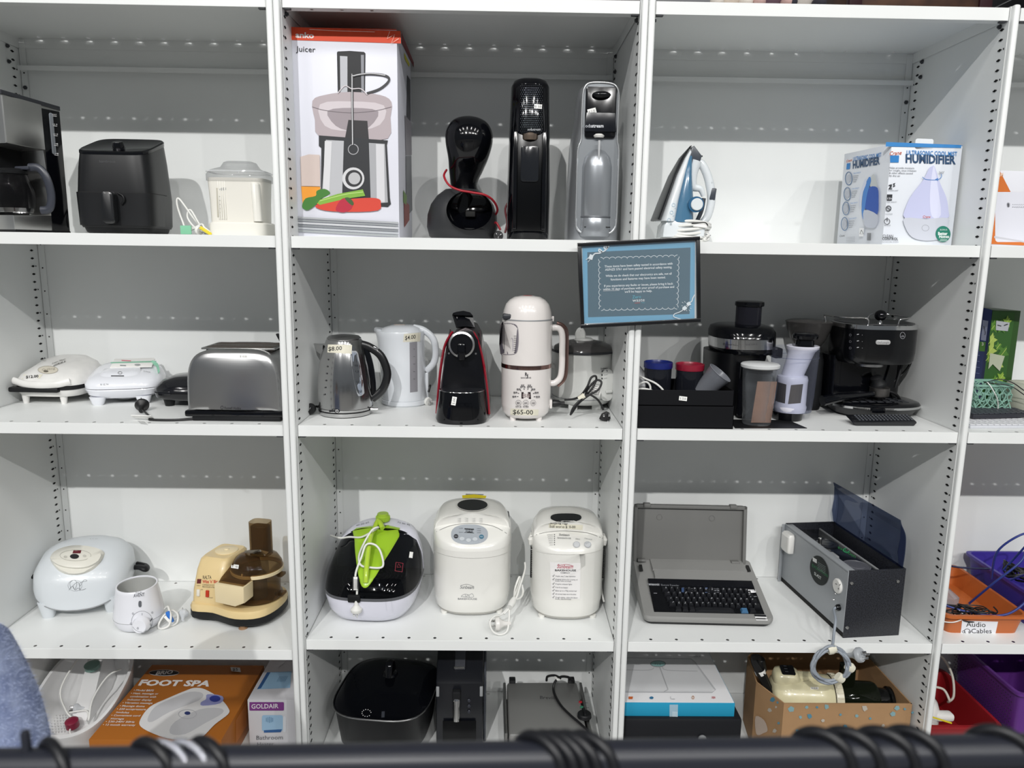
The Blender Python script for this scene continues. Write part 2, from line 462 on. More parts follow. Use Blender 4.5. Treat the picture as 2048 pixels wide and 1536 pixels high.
# ================================================================ TOP ROW, LEFT BAY
def coffee_maker():
    A = PY(16, 320, .06); A.z = ZB; Bq = PY(133, 340, .235); rz = math.atan2(Bq.y - A.y, Bq.x - A.x); z = lambda px, py, y: PY(px, py, y).z - ZB
    t = thing('coffee_maker', 'stainless drip coffee maker cut off by the left edge, glass jug inside', 'coffee maker', A, rz)
    zt0, zt1 = z(10, 181, .06), z(127, 216, .235); zo = z(40, 289, .09); L = .178; D = .094
    bs = z(20, 430, .06)
    out = [(0, .006), (.172, .006), (L, zt1 - .01), (L - .004, zt1), (.0, zt0), (0, zo), (.112, zo - .006), (.124, bs + .006), (0, bs)]
    bodyo = obj('body', prism(out, 0, D, .004), mat('coffee_steel', 'cacac8', .34, 1, bump=.05, brushed=(3, 600, 3)), t)
    obj('side_column', b2(.118, .176, -.0015, .0, .008, zt1 - .012, .0004), BLK, t)
    obj('steel_panel', prism([(.0, zo + .002), (.117, zo - .004), (.117, zt1 + .006 - .004), (0, zt0 - .012)], -.0022, -.0002, .0008), bodyo.data.materials[0], t)
    obj('top_rim', prism([(-.003, zt0 - .009), (L + .001, zt1 - .009), (L + .001, zt1 + .003), (-.003, zt0 + .003)], -.003, D + .002, .003), DRK, t)
    obj('inner_cavity', b2(.02, .119, .082, .0945, bs, zo), BLKM, t)
    obj('base_foot', b2(-.002, L, -.003, D, 0, .008, .002), BLKM, t)
    # gauge
    g = obj('water_gauge', prism(rrect(.139, .151, zt1 - .135, zt1 - .02, .0058), -.0045, -.0014, .001), clear('gauge_plastic', '9aa0a6', .55), t)
    pr = Print(t, g, 'gauge_marks')
    for i in range(5):
        y = 232 + i * 19.5; pr.line([(105 + i * .8, y), (113 + i * .8, y + 1)], 1, 'e8e8e8', smooth=False); pr.text('MAX' if i == 0 else '10 8' if i < 3 else '4', (104 + i, y - 1.5), (113 + i, y - 1), (0, -3), 'e8e8e8')
    pr.done()
    # glass jug with its handle and lid
    j = obj('glass_jug', lathe([(.028, .0), (.042, .004), (.050, .03), (.049, .06), (.038, .095), (.034, .108)], 32, (.048, .045, bs + .006), caps=(1, 0)), clear('jug_glass', '2a2a2c', .12, .02, 'dcdcdc'), t)
    obj('jug_lid', lathe([(.036, 0), (.038, .008), (.030, .014)], 28, (.048, .045, bs + .114)), BLKM, j)
    obj('jug_band', lathe([(.0415, 0), (.0445, .012)], 32, (.048, .045, bs + .009), caps=(0, 0)), CHROME, j)
    hm = mat('slate_grey_plastic', '363942', .35)
    pts = [(.058, -.004, bs + .132), (.066, -.03, bs + .130), (.072, -.047, bs + .105), (.078, -.052, bs + .06), (.076, -.044, bs + .022), (.068, -.022, bs + .016)]
    obj('jug_handle', tube(pts, .0075, 10, rx=.011), hm, j)
    obj('jug_lid_latch', box((.060, .012, bs + .130), (.026, .05, .010), .003), hm, j)
coffee_maker()
def air_fryer():
    f = FR(258, ZB, .20, 462)
    t = thing('air_fryer', 'matt black air fryer with a drawer handle and top knob', 'air fryer', f.o, radians(3))
    a, b = .104, .094
    slope = lambda x, y, z: (x, y, z * (1 + max(0, (z - .1)) / .13 * (y + .09) * 1.5))
    m = mat('fryer_black', '191a1c', .38, spec=.35, bump=.02, bscale=900, var=.12, vscale=18)
    secs = [(.018, 0, 0, a - .006, b - .004, 7), (.026, 0, 0, a - .001, b, 6), (.10, 0, 0, a + .002, b + .002, 6), (.18, 0, 0, a - .003, b - .002, 5), (.215, 0, 0, a - .008, b - .007, 5)]
    bo = obj('body', warp(body(secs, 56), slope), m, t)
    obj('base', body([(0, 0, 0, a - .02, b - .018, 6), (.006, 0, 0, a - .012, b - .010, 6), (.018, 0, 0, a - .008, b - .006, 6)], 48), BLKM, t)
    obj('top_panel', warp(body([(.2155, 0, 0, a - .007, b - .006, 5), (.222, 0, 0, a - .007, b - .006, 5), (.2245, 0, 0, a - .010, b - .009, 5), (.2235, 0, 0, a - .013, b - .012, 5)], 56), slope), BLK, t)
    k = xf(lathe([(.021, 0), (.021, .004), (.0155, .006), (.0145, .020), (.013, .022)], 28), rot=(radians(18), 0, 0), loc=(.004, -.035, .236))
    obj('dial', k, BLK, t)
    # drawer seam and handle
    dr = obj('drawer', warp(body([(.024, 0, -.0006, a + .001, b + .002, 6), (.113, 0, -.0006, a + .0035, b + .0035, 6)], 56), lambda x, y, z: (x * (1 if y < 0 else .97), min(y, .0), z)), m, t)
    h = prism(rrect(-.0175, .0175, .028, .1155, .012), -.128, -.097, .006)
    obj('handle', h, mat('handle_black', '18191b', .3, coat=.3), dr)
    obj('seam', warp(body([(.113, 0, 0, a + .0037, b + .0037, 6), (.1145, 0, 0, a + .0037, b + .0037, 6)], 56), lambda x, y, z: (x, min(y, .02), z)), HOLE, t)
    obj('release_grip', tube([(.020, -.100, .112), (.034, -.103, .104), (.036, -.103, .092), (.028, -.101, .082)], .003, 8), BLKM, dr)
    obj('vent_slot', prism(rrect(-.03, .03, .002, .010, .003), -.082, -.078), HOLE, t)
    p = Print(t, bo, 'logo'); p.text('kambrook', (199, 325), (232, 326), (0, -5), '303134', .02); p.done()
    cable(t, [(-.095, .08, .03), (-.125, .09, .06), (-.118, .085, .03), (-.13, .08, .005)], .004, BCORD)
air_fryer()
def mini_chopper():
    f = FR(487, ZB, .15, 470); X, Z = f.X, f.Z
    t = thing('blender', 'cream compact blender with a clear lid and side handle', 'blender', f.o)
    cm = mat('cream_plastic', 'e6e4dc', .35, coat=.15)
    obj('base', body([(0, 0, 0, .079, .06, 6), (.004, 0, 0, .081, .062, 6), (.033, 0, 0, .081, .062, 6), (.037, 0, 0, .077, .058, 6)]), cm, t)
    bo = obj('jug', body([(.037, -.002, 0, .073, .054, 7), (.09, -.002, 0, .074, .055, 7), (.152, -.002, 0, .078, .058, 6), (.158, -.002, 0, .079, .058, 5)]), mat('jug_cream', 'e3e0d7', .3, coat=.2), t)
    obj('handle', body([(.04, .060, -.048, .012, .012, 3), (.14, .057, -.050, .012, .012, 3), (.146, .055, -.048, .010, .010, 3)]), cm, bo)
    ribs = NB()
    for i in range(4): b2(-.046 + i * .006, -.0435 + i * .006, -.058, -.05, .045, .150, .0008, ribs)
    obj('grip_ribs', ribs, cm, bo)
    cl = clear('clear_plastic', '8c9094', .07, .05, 'f6f6f6')
    lid = obj('lid', body([(.150, -.002, 0, .083, .062, 5), (.168, -.002, 0, .083, .062, 5), (.180, -.002, 0, .076, .055, 4), (.186, -.004, 0, .060, .045, 3), (.190, 0, 0, .052, .036, 3), (.203, 0, 0, .044, .028, 3), (.206, 0, 0, .036, .022, 3)], 48), cl, t)
    obj('lid_rim', body([(.174, -.002, 0, .0835, .0625, 5), (.178, -.002, 0, .082, .061, 5)], 48, caps=(0, 0)), clear('clear_rim', 'd2d4d6', .35), lid)
    p = Print(t, bo, 'jug_marks')
    p.text('GOO 1', (439, 381), (452, 380), (0, -5), '2b3a5c', .01)
    for i in range(5): p.line([(436, 393 + i * 8), (441, 393 + i * 8)], .8, '8a8a86', smooth=False)
    p.poly([(433, 376), (437, 376), (438, 434), (435, 434)], 'b9b4a6')
    p.done()
    c = cable(t, [(-.10, -.02, .004), (-.13, -.03, .05), (-.165, -.03, .10), (-.172, -.03, .085), (-.16, -.03, .04), (-.14, -.045, .012), (-.10, -.05, .03), (-.09, -.055, .022), (-.075, -.05, .006), (-.12, -.04, .02), (-.145, -.03, .05), (-.135, -.03, .07), (-.11, -.035, .03), (-.09, -.03, .004), (-.06, .0, .004)], .0028, WCORD)
    tg = NB(); b2(-.155, -.122, -.062, -.059, .002, .026, .001, tg); warp(tg, lambda x, y, z: (x, y + .006 * sin(x * 160), z))
    obj('green_tag', tg, mat('pale_green_tape', '7fbf9c', .6), c)
    obj('yellow_tag', xf(box((0, 0, 0), (.036, .002, .009), .0006), rot=(0, .6, .1), loc=(-.085, -.058, .012)), mat('yellow_tape', 'd8c62c', .5), c)
    plug(t, (-.108, -.045, .014), (.6, -.3, -.2), WCORD, .8)
mini_chopper()
# ================================================================ TOP ROW, SECOND BAY
def planebox(t, c, dims, m, r=.0015, name='carton'):
    return obj(name, b2(*c, r), m, t)
def juicer_box():
    y0 = .085; w = lambda px, py, y=y0: PY(px, py, y)
    a, b = w(590, 467), w(799, 477); W_ = b.x - a.x; H = w(690, 58).z - ZB; DPT = .30
    t = thing('juicer_box', 'tall white and orange juicer box printed with a juicer and vegetables', 'box', (a.x, y0, ZB), radians(0))
    out = lambda x, y, z: (x - .006 * z / H * (1 - x / W_), y, z * (1 - .0 * y))
    bo = obj('carton', warp(b2(0, W_, 0, DPT, 0, H, .0015), out), mat('carton_white', 'dfe0ea', .5, bump=.1, bscale=25), t)
    pl = ((a.x, y0 - .0004, 0), (0, -1, 0))
    p = Print(t, None, 'front_artwork', plane=pl)
    T = [(580, 55), (802, 63)]
    p.poly([(581, 54), (801, 62), (802, 87), (582, 80)], 'e2491f')
    p.text('anko', (591, 75), (628, 76.5), (0, -11), 'f4f0ee', .03)
    p.text('Juicer', (592, 103), (631, 104.5), (0, -11), '24262c', .005)
    # the printed juicer
    p.poly([(674, 105), (676, 103), (700, 102), (728, 104), (731, 107), (730, 205), (676, 203)], '1a1b1f')
    p.poly([(680, 112), (695, 113), (695, 190), (681, 190)], 'b9bac0'); p.poly([(722, 110), (728, 110), (728, 190), (723, 190)], '8c8d94')
    p.poly(sm2([(625, 202), (650, 190), (700, 184), (760, 190), (783, 204), (781, 235), (776, 277), (706, 279), (638, 272), (630, 240)], 3), 'b3a7ab')
    p.poly(sm2([(640, 209), (700, 203), (768, 211), (760, 250), (700, 262), (650, 252)], 3), 'cfc6ca')
    p.poly(sm2([(655, 222), (705, 216), (757, 223), (738, 255), (705, 262), (672, 252)], 3), '9a9095')
    p.poly([(697, 240), (735, 242), (738, 280), (690, 278)], '2a282b')
    p.line([(625, 214), (650, 221), (700, 226), (750, 222), (783, 214)], 1.2, '6b6267')
    p.poly([(638, 271), (776, 281), (774, 290), (780, 396), (782, 408), (776, 414), (642, 404), (643, 296), (638, 292)], '26282c')
    p.poly([(652, 280), (688, 282), (684, 410), (643, 404)], 'b8b9bd'); p.poly([(738, 286), (770, 288), (776, 405), (742, 408)], 'a7a8ac')
    p.poly([(752, 288), (768, 289), (770, 404), (754, 404)], 'd2d2d6'); p.poly([(650, 282), (664, 283), (658, 404), (646, 402)], 'd6d6d9')
    p.disc(707, 357, 22, 22, 'd0d0d2'); p.disc(708, 357, 17, 17, '2b2b2e'); p.disc(709, 357, 12, 12, 'b9b9bb'); p.ring(707, 299, 10, 10, 1.6, 'a9a9ad')
    p.line([(706, 290), (705, 160), (708, 152), (740, 148), (772, 152), (778, 162), (760, 178), (734, 187)], 4.5, '3a3a3d'); p.line([(705.5, 290), (704.5, 160), (707.5, 152), (740, 147), (771, 151)], 1.6, 'd4d4d6')
    p.line([(676, 187), (690, 172), (704, 178), (722, 178), (735, 190)], 2, 'cfc8cc')
    # jug of juice, celery, strawberry, peppers
    p.poly([(601, 314), (618, 309), (640, 310), (641, 373), (603, 372)], 'cdbdb6'); p.poly([(603, 373), (641, 374), (640, 408), (606, 408)], 'eb9a2c')
    p.poly(sm2([(631, 412), (660, 402), (730, 396), (758, 398), (762, 408), (756, 421), (700, 424), (650, 421)], 3), 'd0412f')
    p.poly([(632, 402), (676, 388), (726, 379), (731, 392), (690, 398), (640, 410)], '7fae3e'); p.line([(640, 402), (690, 389), (727, 384)], 1.5, 'b7d67c')
    p.poly(sm2([(605, 411), (612, 397), (632, 392), (634, 382), (650, 378), (661, 387), (642, 398), (634, 408), (618, 420), (608, 418)], 3), '3f7a2d')
    p.poly(sm2([(672, 420), (680, 402), (692, 396), (706, 404), (703, 418), (688, 425)], 3), 'b3203a'); p.poly(sm2([(690, 397), (700, 396), (708, 406), (704, 411)], 3), '3c5a2c')
    for i, c in enumerate(('a8abae', '8e9295', 'c3c5c8', '83878b', 'b2b6ba', '9ea3a5')):
        y = 433 + i * 5.2; p.poly([(589, y), (797, y + 11), (797, y + 15), (589, y + 3.6)], c)
    p.line([(560 + 220, 64), (775, 78), (790, 70), (783, 88), (798, 78)], 1.2, 'f2d5c8', smooth=False)
    p.line([(620, 60), (680, 63), (750, 65)], 1, 'f2d5c8', smooth=False)
    p.done()
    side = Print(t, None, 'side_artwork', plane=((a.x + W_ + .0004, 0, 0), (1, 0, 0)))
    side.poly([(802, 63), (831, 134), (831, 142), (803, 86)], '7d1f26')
    side.poly([(808, 105), (819, 128), (818, 134), (809, 118)], 'd8d02a')
    side.poly([(814, 150), (820, 160), (821, 290), (812, 285)], '4a4a50'); side.poly([(809, 230), (822, 245), (823, 310), (811, 310)], '8f8b92')
    side.poly([(811, 312), (822, 312), (824, 420), (812, 435)], '77797e'); side.poly([(807, 400), (818, 410), (818, 440), (808, 455)], '8c3f3a')
    side.poly([(806, 380), (813, 392), (812, 410), (806, 405)], '71924c')
    side.done()
    obj('top_flap', b2(.002, W_ - .002, .002, DPT - .002, H, H + .003, .001), mat('carton_orange', 'd9481f', .5), t)
juicer_box()
def pod_machine():
    f = FR(930, ZB, .20, 478); X, Z = f.X, f.Z
    t = thing('pod_coffee_machine', 'black globe-headed pod coffee machine with a red cord', 'coffee machine', f.o)
    # tall neck and globe: one loft of leaning ellipses
    S = [(Z(440), X(918), .060, .05, .05), (Z(385), X(928), .042, .05, .05), (Z(365), X(926), .040, .048, .04), (Z(340), X(931), .050, .052, .02), (Z(318), X(936), .058, .058, -.005), (Z(290), X(938), .067, .066, -.02), (Z(268), X(938), .067, .064, -.02), (Z(250), X(938), .055, .052, -.02), (Z(240), X(937), .036, .034, -.02), (Z(235.5), X(937), .014, .012, -.02)]
    rings = []
    for i in range(len(S)): z, cx, a, b, cy = S[i]; rings.append([V((cx + x, cy + y, z)) for x, y in se(a, b, 2, 36)])
    rr = []
    for k in range(36):
        rr.append(cr([r[k] for r in rings], 4))
    rings2 = [[rr[k][j] for k in range(36)] for j in range(len(rr[0]))]
    hd = obj('globe_head', loft(rings2), BLK, t, smooth=60)
    # bowl-shaped base with a slanting round mouth
    m = mat('pod_base_grey', '2b2c2e', .42, bump=.02)
    a0 = (X(1000) - X(862)) / 2; bx = X(931)
    def lean(x, y, z):
        return x, y, z
    sec = [(0, .088, .080), (.008, .097, .086), (.035, .104, .090), (.07, .102, .088), (.10, .092, .080), (.125, .074, .066), (.143, .050, .048)]
    out_r = [[V((bx - .010 + x, y + .01, z)) for x, y in se(a * 1.0, b, 2.3, 40)] for z, a, b in sec]
    bs = obj('base', loft(out_r), m, t, smooth=60)
    cx, cz = X(941), Z(430)
    def well(k, dy, n=40):
        return [V((cx + .066 * k * cos(2 * pi * i / n), -.16 + dy + .25 * (.056 * k * sin(2 * pi * i / n)), cz + .056 * k * sin(2 * pi * i / n) + dy * .12)) for i in range(n)]
    cut(bs, loft([well(1, 0), well(.97, .10), well(.9, .15), well(.55, .165)]))
    obj('drip_well', loft([well(.985, .075), well(.96, .10), well(.89, .149), well(.54, .164)], (0, 1)), BLK, t, smooth=50)
    obj('drip_plate', loft([[V((cx + .052 * cos(u), -.045 + .03 * sin(u), cz - .043)) for u in [2 * pi * i / 30 for i in range(30)]], [V((cx + .052 * cos(u), -.045 + .03 * sin(u), cz - .040)) for u in [2 * pi * i / 30 for i in range(30)]]]), BLKM, t)
    obj('well_slot', b2(cx - .014, cx + .014, -.02, -.004, cz - .006, cz + .010, .002), HOLE, t); obj('well_slot', b2(cx - .014, cx + .014, -.052, -.04, cz - .041, cz - .038, .001), HOLE, t)
    nk = [[V((X(918) + x, .0 + y, z)) for x, y in se(a, b, 2.2, 30)] for z, a, b in ((Z(455), .052, .05), (Z(420), .054, .052), (Z(385), .045, .045))]
    red = mat('red_cord', '9c1022', .4)
    cable(t, [f.P(893, 340, 0), f.P(888, 352, -.055), f.P(898, 370, -.075), f.P(918, 380, -.085), f.P(945, 385, -.085), f.P(970, 390, -.08), f.P(987, 402, -.06), f.P(995, 420, -.03), f.P(988, 436, -.0), f.P(984, 452, -.02), f.P(992, 445, -.03), f.P(1001, 460, -.035)], .0032, red, k=8)
    plug(t, f.P(996, 472, -.04), (.1, -1, .1), BCORD, .85)
pod_machine()
def soda_black():
    f = FR(1055, ZB, .17, 479); X, Z = f.X, f.Z
    t = thing('soda_maker', 'glossy black soda maker with dotted front', 'soda maker', f.o, group=None)
    H = Z(163)
    a = .0585
    bm = body([(0, 0, 0, a, .075, 3), (.004, 0, 0, a + .002, .077, 3), (H * .3, 0, 0, a + .003, .078, 3), (H * .6, 0, 0, a, .074, 3), (H - .02, 0, 0, a - .005, .066, 3), (H - .006, 0, 0, a - .012, .058, 3), (H, 0, 0, a - .024, .045, 3)], 48)
    zc0, zc1 = Z(455), Z(275)
    # the front recess: push front vertices back between base and head
    bo = obj('body', bm, BLK, t, smooth=45)
    fr = b2(-.041, .041, -.082, -.05, zc0 + .01, zc1)
    sd = NB(); 
    for s in (-1, 1):
        b2(s * .034, s * .046, -.086, -.06, Z(462), zc1 + .004, .004, sd)
    obj('side_pillar', sd, BLK, t)
    obj('recess', b2(-.034, .034, -.0795, -.07, Z(462), zc1, .001), mat('recess_black', '050608', .25, spec=.25), t)
    hd = obj('head_cover', body([(zc1 - .002, 0, -.012, .047, .076, 3), (zc1 + .01, 0, -.012, .050, .078, 3), (H - .03, 0, -.006, .046, .070, 3), (H - .008, 0, .0, .038, .055, 3), (H - .001, 0, .0, .026, .04, 3)], 48), BLK, t, smooth=50)
    dm = mat('dot_grey', '8d949c', .3, .6)
    p = Print(t, hd, 'dot_pattern')
    for r in range(24):
        for c in range(11):
            x = 1042 + c * 4 + (r % 2) * 2; y = 172 + r * 4.1
            if x < 1085: p.poly([(x - .65, y), (x, y - .65), (x + .65, y), (x, y + .65)], dm)
            p.n = 1
    p.n = 3
    p.text('sodastream', (1055, 261), (1081, 261), (0, -5), 'c9ccd0'); p.done(name='printed_dots')
    obj('nozzle_collar', lathe([(.023, 0), (.025, .004), (.025, .016), (.022, .020)], 30, (.0, -.066, Z(288))), mat('nozzle_bronze', '9b8a7c', .3, .9), t)
    obj('nozzle', lathe([(.0026, 0), (.0036, .012), (.0036, .05)], 14, (-.002, -.070, Z(330))), mat('nozzle_white', 'b9bbbd', .4), t)
    obj('carbonation_window', prism(rrect(X(1038), X(1072), Z(369), Z(300), .008), -.083, -.0805, .001), mat('window_grey', '1c1e22', .1), t)
    obj('drip_tray', body([(.0, 0, -.03, .056, .056, 3), (.012, 0, -.03, .058, .060, 3), (.02, 0, -.035, .054, .056, 3)], 44), BLK, t)
    sticker(t, hd, 1076, 213, 15, 9, 5, '$  5.0')
    cable(t, [(-.05, .03, .12), (-.066, .02, .09), (-.060, .0, .05), (-.066, -.01, .02)], .003, mat('dark_red_cord', '5a0e18', .4))
soda_black()
def soda_silver():
    f = FR(1182, ZB, .17, 480); X, Z = f.X, f.Z; H = Z(171)
    sm = mat('silver_paint', 'b3b6ba', .32, .75); sm2_ = mat('silver_light', 'd6d8da', .25, .8)
    t = thing('soda_maker', 'silver soda maker with a grey bottle, beside the black one', 'soda maker', f.o)
    bm = body([(0, 0, .02, .075, .08, 3), (.02, 0, .02, .0755, .08, 3), (H * .35, 0, .02, .073, .078, 3), (H * .62, 0, .02, .068, .072, 3), (H * .75, 0, .02, .058, .068, 3), (H * .92, 0, .02, .052, .062, 3.5), (H - .012, 0, .02, .047, .056, 3.5), (H, 0, .02, .034, .045, 3)], 56)
    bo = obj('body', bm, sm, t, smooth=50)
    # raised arch frame that runs round the front
    arch = []
    xw = lambda px, py: X(px, py)
    L = [(1146, 440), (1146, 380), (1146, 310), (1152, 285), (1152, 240), (1153, 200), (1158, 182), (1170, 176)]
    Rr = [(1198, 176), (1213, 181), (1220, 198), (1220, 240), (1220, 285), (1224, 310), (1224, 380), (1224, 440), (1220, 460), (1205, 468), (1165, 468), (1150, 460)]
    arch = [V((X(a), -.068, Z(b))) for a, b in L + Rr]
    obj('arch_frame', tube(arch, .0028, 8, closed=True, k=4), sm2_, t, smooth=60)
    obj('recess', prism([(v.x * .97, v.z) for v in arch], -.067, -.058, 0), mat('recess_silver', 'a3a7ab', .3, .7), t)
    obj('head_panel', prism(rrect(X(1158), X(1216), Z(284), Z(184), .008), -.074, -.06, .002), mat('head_black', '07080c', .15), t)
    obj('lever', xf(ell((0, 0, 0), (.026, .011, .010)), loc=(X(1187), -.078, Z(201))), BLK, t)
    bp = obj('logo_panel', prism([(X(1157), Z(272)), (X(1217), Z(272)), (X(1214), Z(235)), (X(1160), Z(235))], -.080, -.070, .002), mat('head_black2', '11141b', .25), t)
    p = Print(t, bp, 'logo'); p.text('soda', (1168, 255), (1183, 255), (0, -7), 'c9ccd2', -.003); p.text('stream', (1183, 255), (1207, 255), (0, -7), 'd9dbe0', .02); p.done()
    r = .5 * (X(1218) - X(1151))
    bt = obj('bottle', lathe([(r - .006, 0), (r - .002, .008), (r - .002, .05), (r - .004, .053), (r - .002, .056), (r - .002, .19), (r - .007, .215), (r - .018, .232), (.016, .242), (.014, .25)], 40, (X(1184), -.045, .012)), mat('bottle_silver', '9fa3a8', .28, .6), t, smooth=60)
    obj('bottle_ring', lathe([(r - .0015, .052), (r - .0008, .054), (r - .0015, .056)], 40, (X(1184), -.045, .012), caps=(0, 0)), mat('ring_grey', '6d7075', .35, .5), bt)
    obj('nozzle', lathe([(.0010, 0), (.003, .012), (.0035, .06)], 12, (X(1185), -.086, Z(333))), mat('nozzle_white', 'b9bbbd', .4), t)
    obj('nozzle_cap', lathe([(.013, 0), (.016, .005), (.010, .010)], 24, (X(1185), -.070, Z(283))), LID, t)
    obj('top_button', body([(H - .002, 0, .01, .019, .014, 4), (H + .008, 0, .01, .018, .013, 4)]), GREYP, t)
    obj('drip_slot', b2(X(1162), X(1212), -.083, -.073, Z(457), Z(455), .0005), HOLE, t)
    sticker(t, [o for o in t.children if o.name.startswith('head_panel')], 1184, 223, 17, 12, -14, '$ 15.00')
soda_silver()
# ================================================================ TOP ROW, THIRD BAY
def iron():
    f = FR(1362, ZB, .16, 478); X, Z = f.X, f.Z
    g = lambda px, py: (X(px), Z(py))
    t = thing('steam_iron', 'blue and white steam iron standing on its heel', 'iron', f.o)
    w = .05
    # soleplate along the left edge, body to the right
    def slab(pts, w0, r, k=5): return prism([g(*p) for p in pts], -w0, w0, r)
    blue = mat('iron_blue', '47718f', .2, coat=.4); wh = mat('iron_white', 'dbe0e3', .22, coat=.4); gr = mat('iron_grey', '3f444c', .35)
    # boat-shaped loft: width narrows towards the tip
    def boat(pts_l, pts_r, wmax):
        rings = []
        for i, (l, r_) in enumerate(zip(pts_l, pts_r)):
            k = i / (len(pts_l) - 1); ww = wmax * (1 - k ** 2.0) + .004
            a, b = g(*l), g(*r_); cx, cz = (a[0] + b[0]) / 2, (a[1] + b[1]) / 2; dx, dz = (b[0] - a[0]) / 2, (b[1] - a[1]) / 2
            rings.append([V((cx + dx * u, v * ww, cz + dz * u)) for u, v in se(1, 1, 2.6, 24)])
        return loft(rings)
    obj('soleplate', boat([(1305, 440), (1318, 400), (1335, 350), (1352, 315), (1370, 292)], [(1311, 443), (1324, 402), (1340, 353), (1356, 318), (1374, 291)], .056), mat('soleplate', '26282c', .3, .6), t)
    bo = obj('skirt', boat([(1311, 443), (1324, 402), (1340, 353), (1357, 318), (1372, 296)], [(1345, 445), (1350, 402), (1360, 353), (1368, 318), (1376, 298)], .052), wh, t)
    tank = obj('water_tank', boat([(1331, 445), (1342, 402), (1353, 350), (1361, 322), (1368, 305)], [(1382, 446), (1380, 402), (1374, 350), (1374, 322), (1376, 306)], .047), blue, t)
    out = sm2([g(*p) for p in [(1372, 420), (1372, 380), (1374, 340), (1385, 318), (1392, 316), (1408, 345), (1418, 378), (1420, 410), (1415, 442), (1400, 446), (1388, 445)]], 4)
    # handle as a tube loop with the hand hole
    hp = [(1378, 335), (1392, 326), (1405, 345), (1414, 372), (1418, 400), (1413, 430), (1404, 444)]
    H = obj('handle', tube([V((g(*p)[0], 0, g(*p)[1])) for p in hp], lambda k: .0125 - .003 * abs(k - .5), 14, rx=None), wh, t, smooth=60)
    obj('handle_front', tube([V((g(*p)[0], 0, g(*p)[1])) for p in [(1384, 322), (1378, 345), (1380, 372), (1395, 378), (1402, 392)]], lambda k: .018 - .012 * k, 14), wh, t, smooth=60)
    obj('grip', tube([V((g(*p)[0], 0, g(*p)[1])) for p in [(1403, 396), (1400, 420), (1392, 442)]], .006, 10), gr, H)
    obj('nose_cap', slab([(1366, 318), (1372, 295), (1377, 292), (1393, 312), (1388, 334), (1374, 336)], .012, .004), gr, t)
    obj('spray_nozzle', xf(box((0, 0, 0), (.008, .006, .004), .001), loc=(X(1393), 0, Z(312))), BLKM, t)
    obj('cord_block', xf(box((0, 0, 0), (.016, .026, .034), .003, rot=(0, .1, 0)), loc=(X(1419), 0, Z(388))), gr, t)
    obj('top_button', xf(box((0, 0, 0), (.007, .016, .009), .002, rot=(0, .5, 0)), loc=(X(1414), -.004, Z(366))), clear('clear_button', 'd8dde0', .5), t)
    obj('heel', slab([(1328, 442), (1392, 444), (1402, 452), (1400, 474), (1318, 476), (1320, 452)], .048, .006), wh, t)
    d = lathe([(.022, 0), (.022, .006), (.019, .008)], 28, axis='y'); xf(d, loc=(X(1379), -.056, Z(411)))
    dl = obj('dial_ring', d, mat('dial_blue', '2d5c80', .25), t)
    d = lathe([(.017, 0), (.017, -.006), (.0155, -.008)], 28, axis='y'); xf(d, loc=(X(1380), -.054, Z(411))); obj('dial', d, wh, dl)
    p = Print(t, [bo, tank], 'lettering')
    p.text('KAMBROOK', (1319, 433), (1328, 400), (-4.5, -1.5), '77808a', .01); p.text('STEAM', (1343, 366), (1347, 347), (-3, -1), '8a929a'); p.text('SPEED', (1349, 349), (1357, 332), (-3.5, -1.5), '3b424c', .03)
    for i, (a, b) in enumerate(((1347, 410), (1343, 425), (1338, 440))):
        p.ring(a, b, 3.2, 3.2, .8, 'a9c4d6'); p.line([(a + 2, b + 7), (a + 5, b + 6)], .8, 'a9c4d6', smooth=False)
    p.done()
    cm = NB(); random.seed(3)
    for i in range(6):
        z0 = .008 + .0095 * i; wv = .052 + .006 * random.random()
        pts = [(f.X(1365) + wv * 1.18 * cos(a) + .003 * i, wv * .96 * sin(a), z0 + .004 * sin(a * 2 + i)) for a in [2 * pi * j / 12 for j in range(12)]]
        tube(pts, .0042, 8, cm, closed=True, k=3)
    c = obj('wrapped_cord', cm, WCORD, t, smooth=60)
    obj('cord_tag', box((X(1389), -.055, Z(452)), (.04, .003, .010), .001, rot=(0, .08, 0)), PAPER, c)
    obj('bag_tie', tube([(X(1372), -.058, Z(448)), (X(1396), -.060, Z(446)), (X(1404), -.056, Z(452))], .0016, 6), BCORD, c)
    plug(t, (X(1405), -.03, .016), (.3, -1, .2), WCORD, .8)
iron()
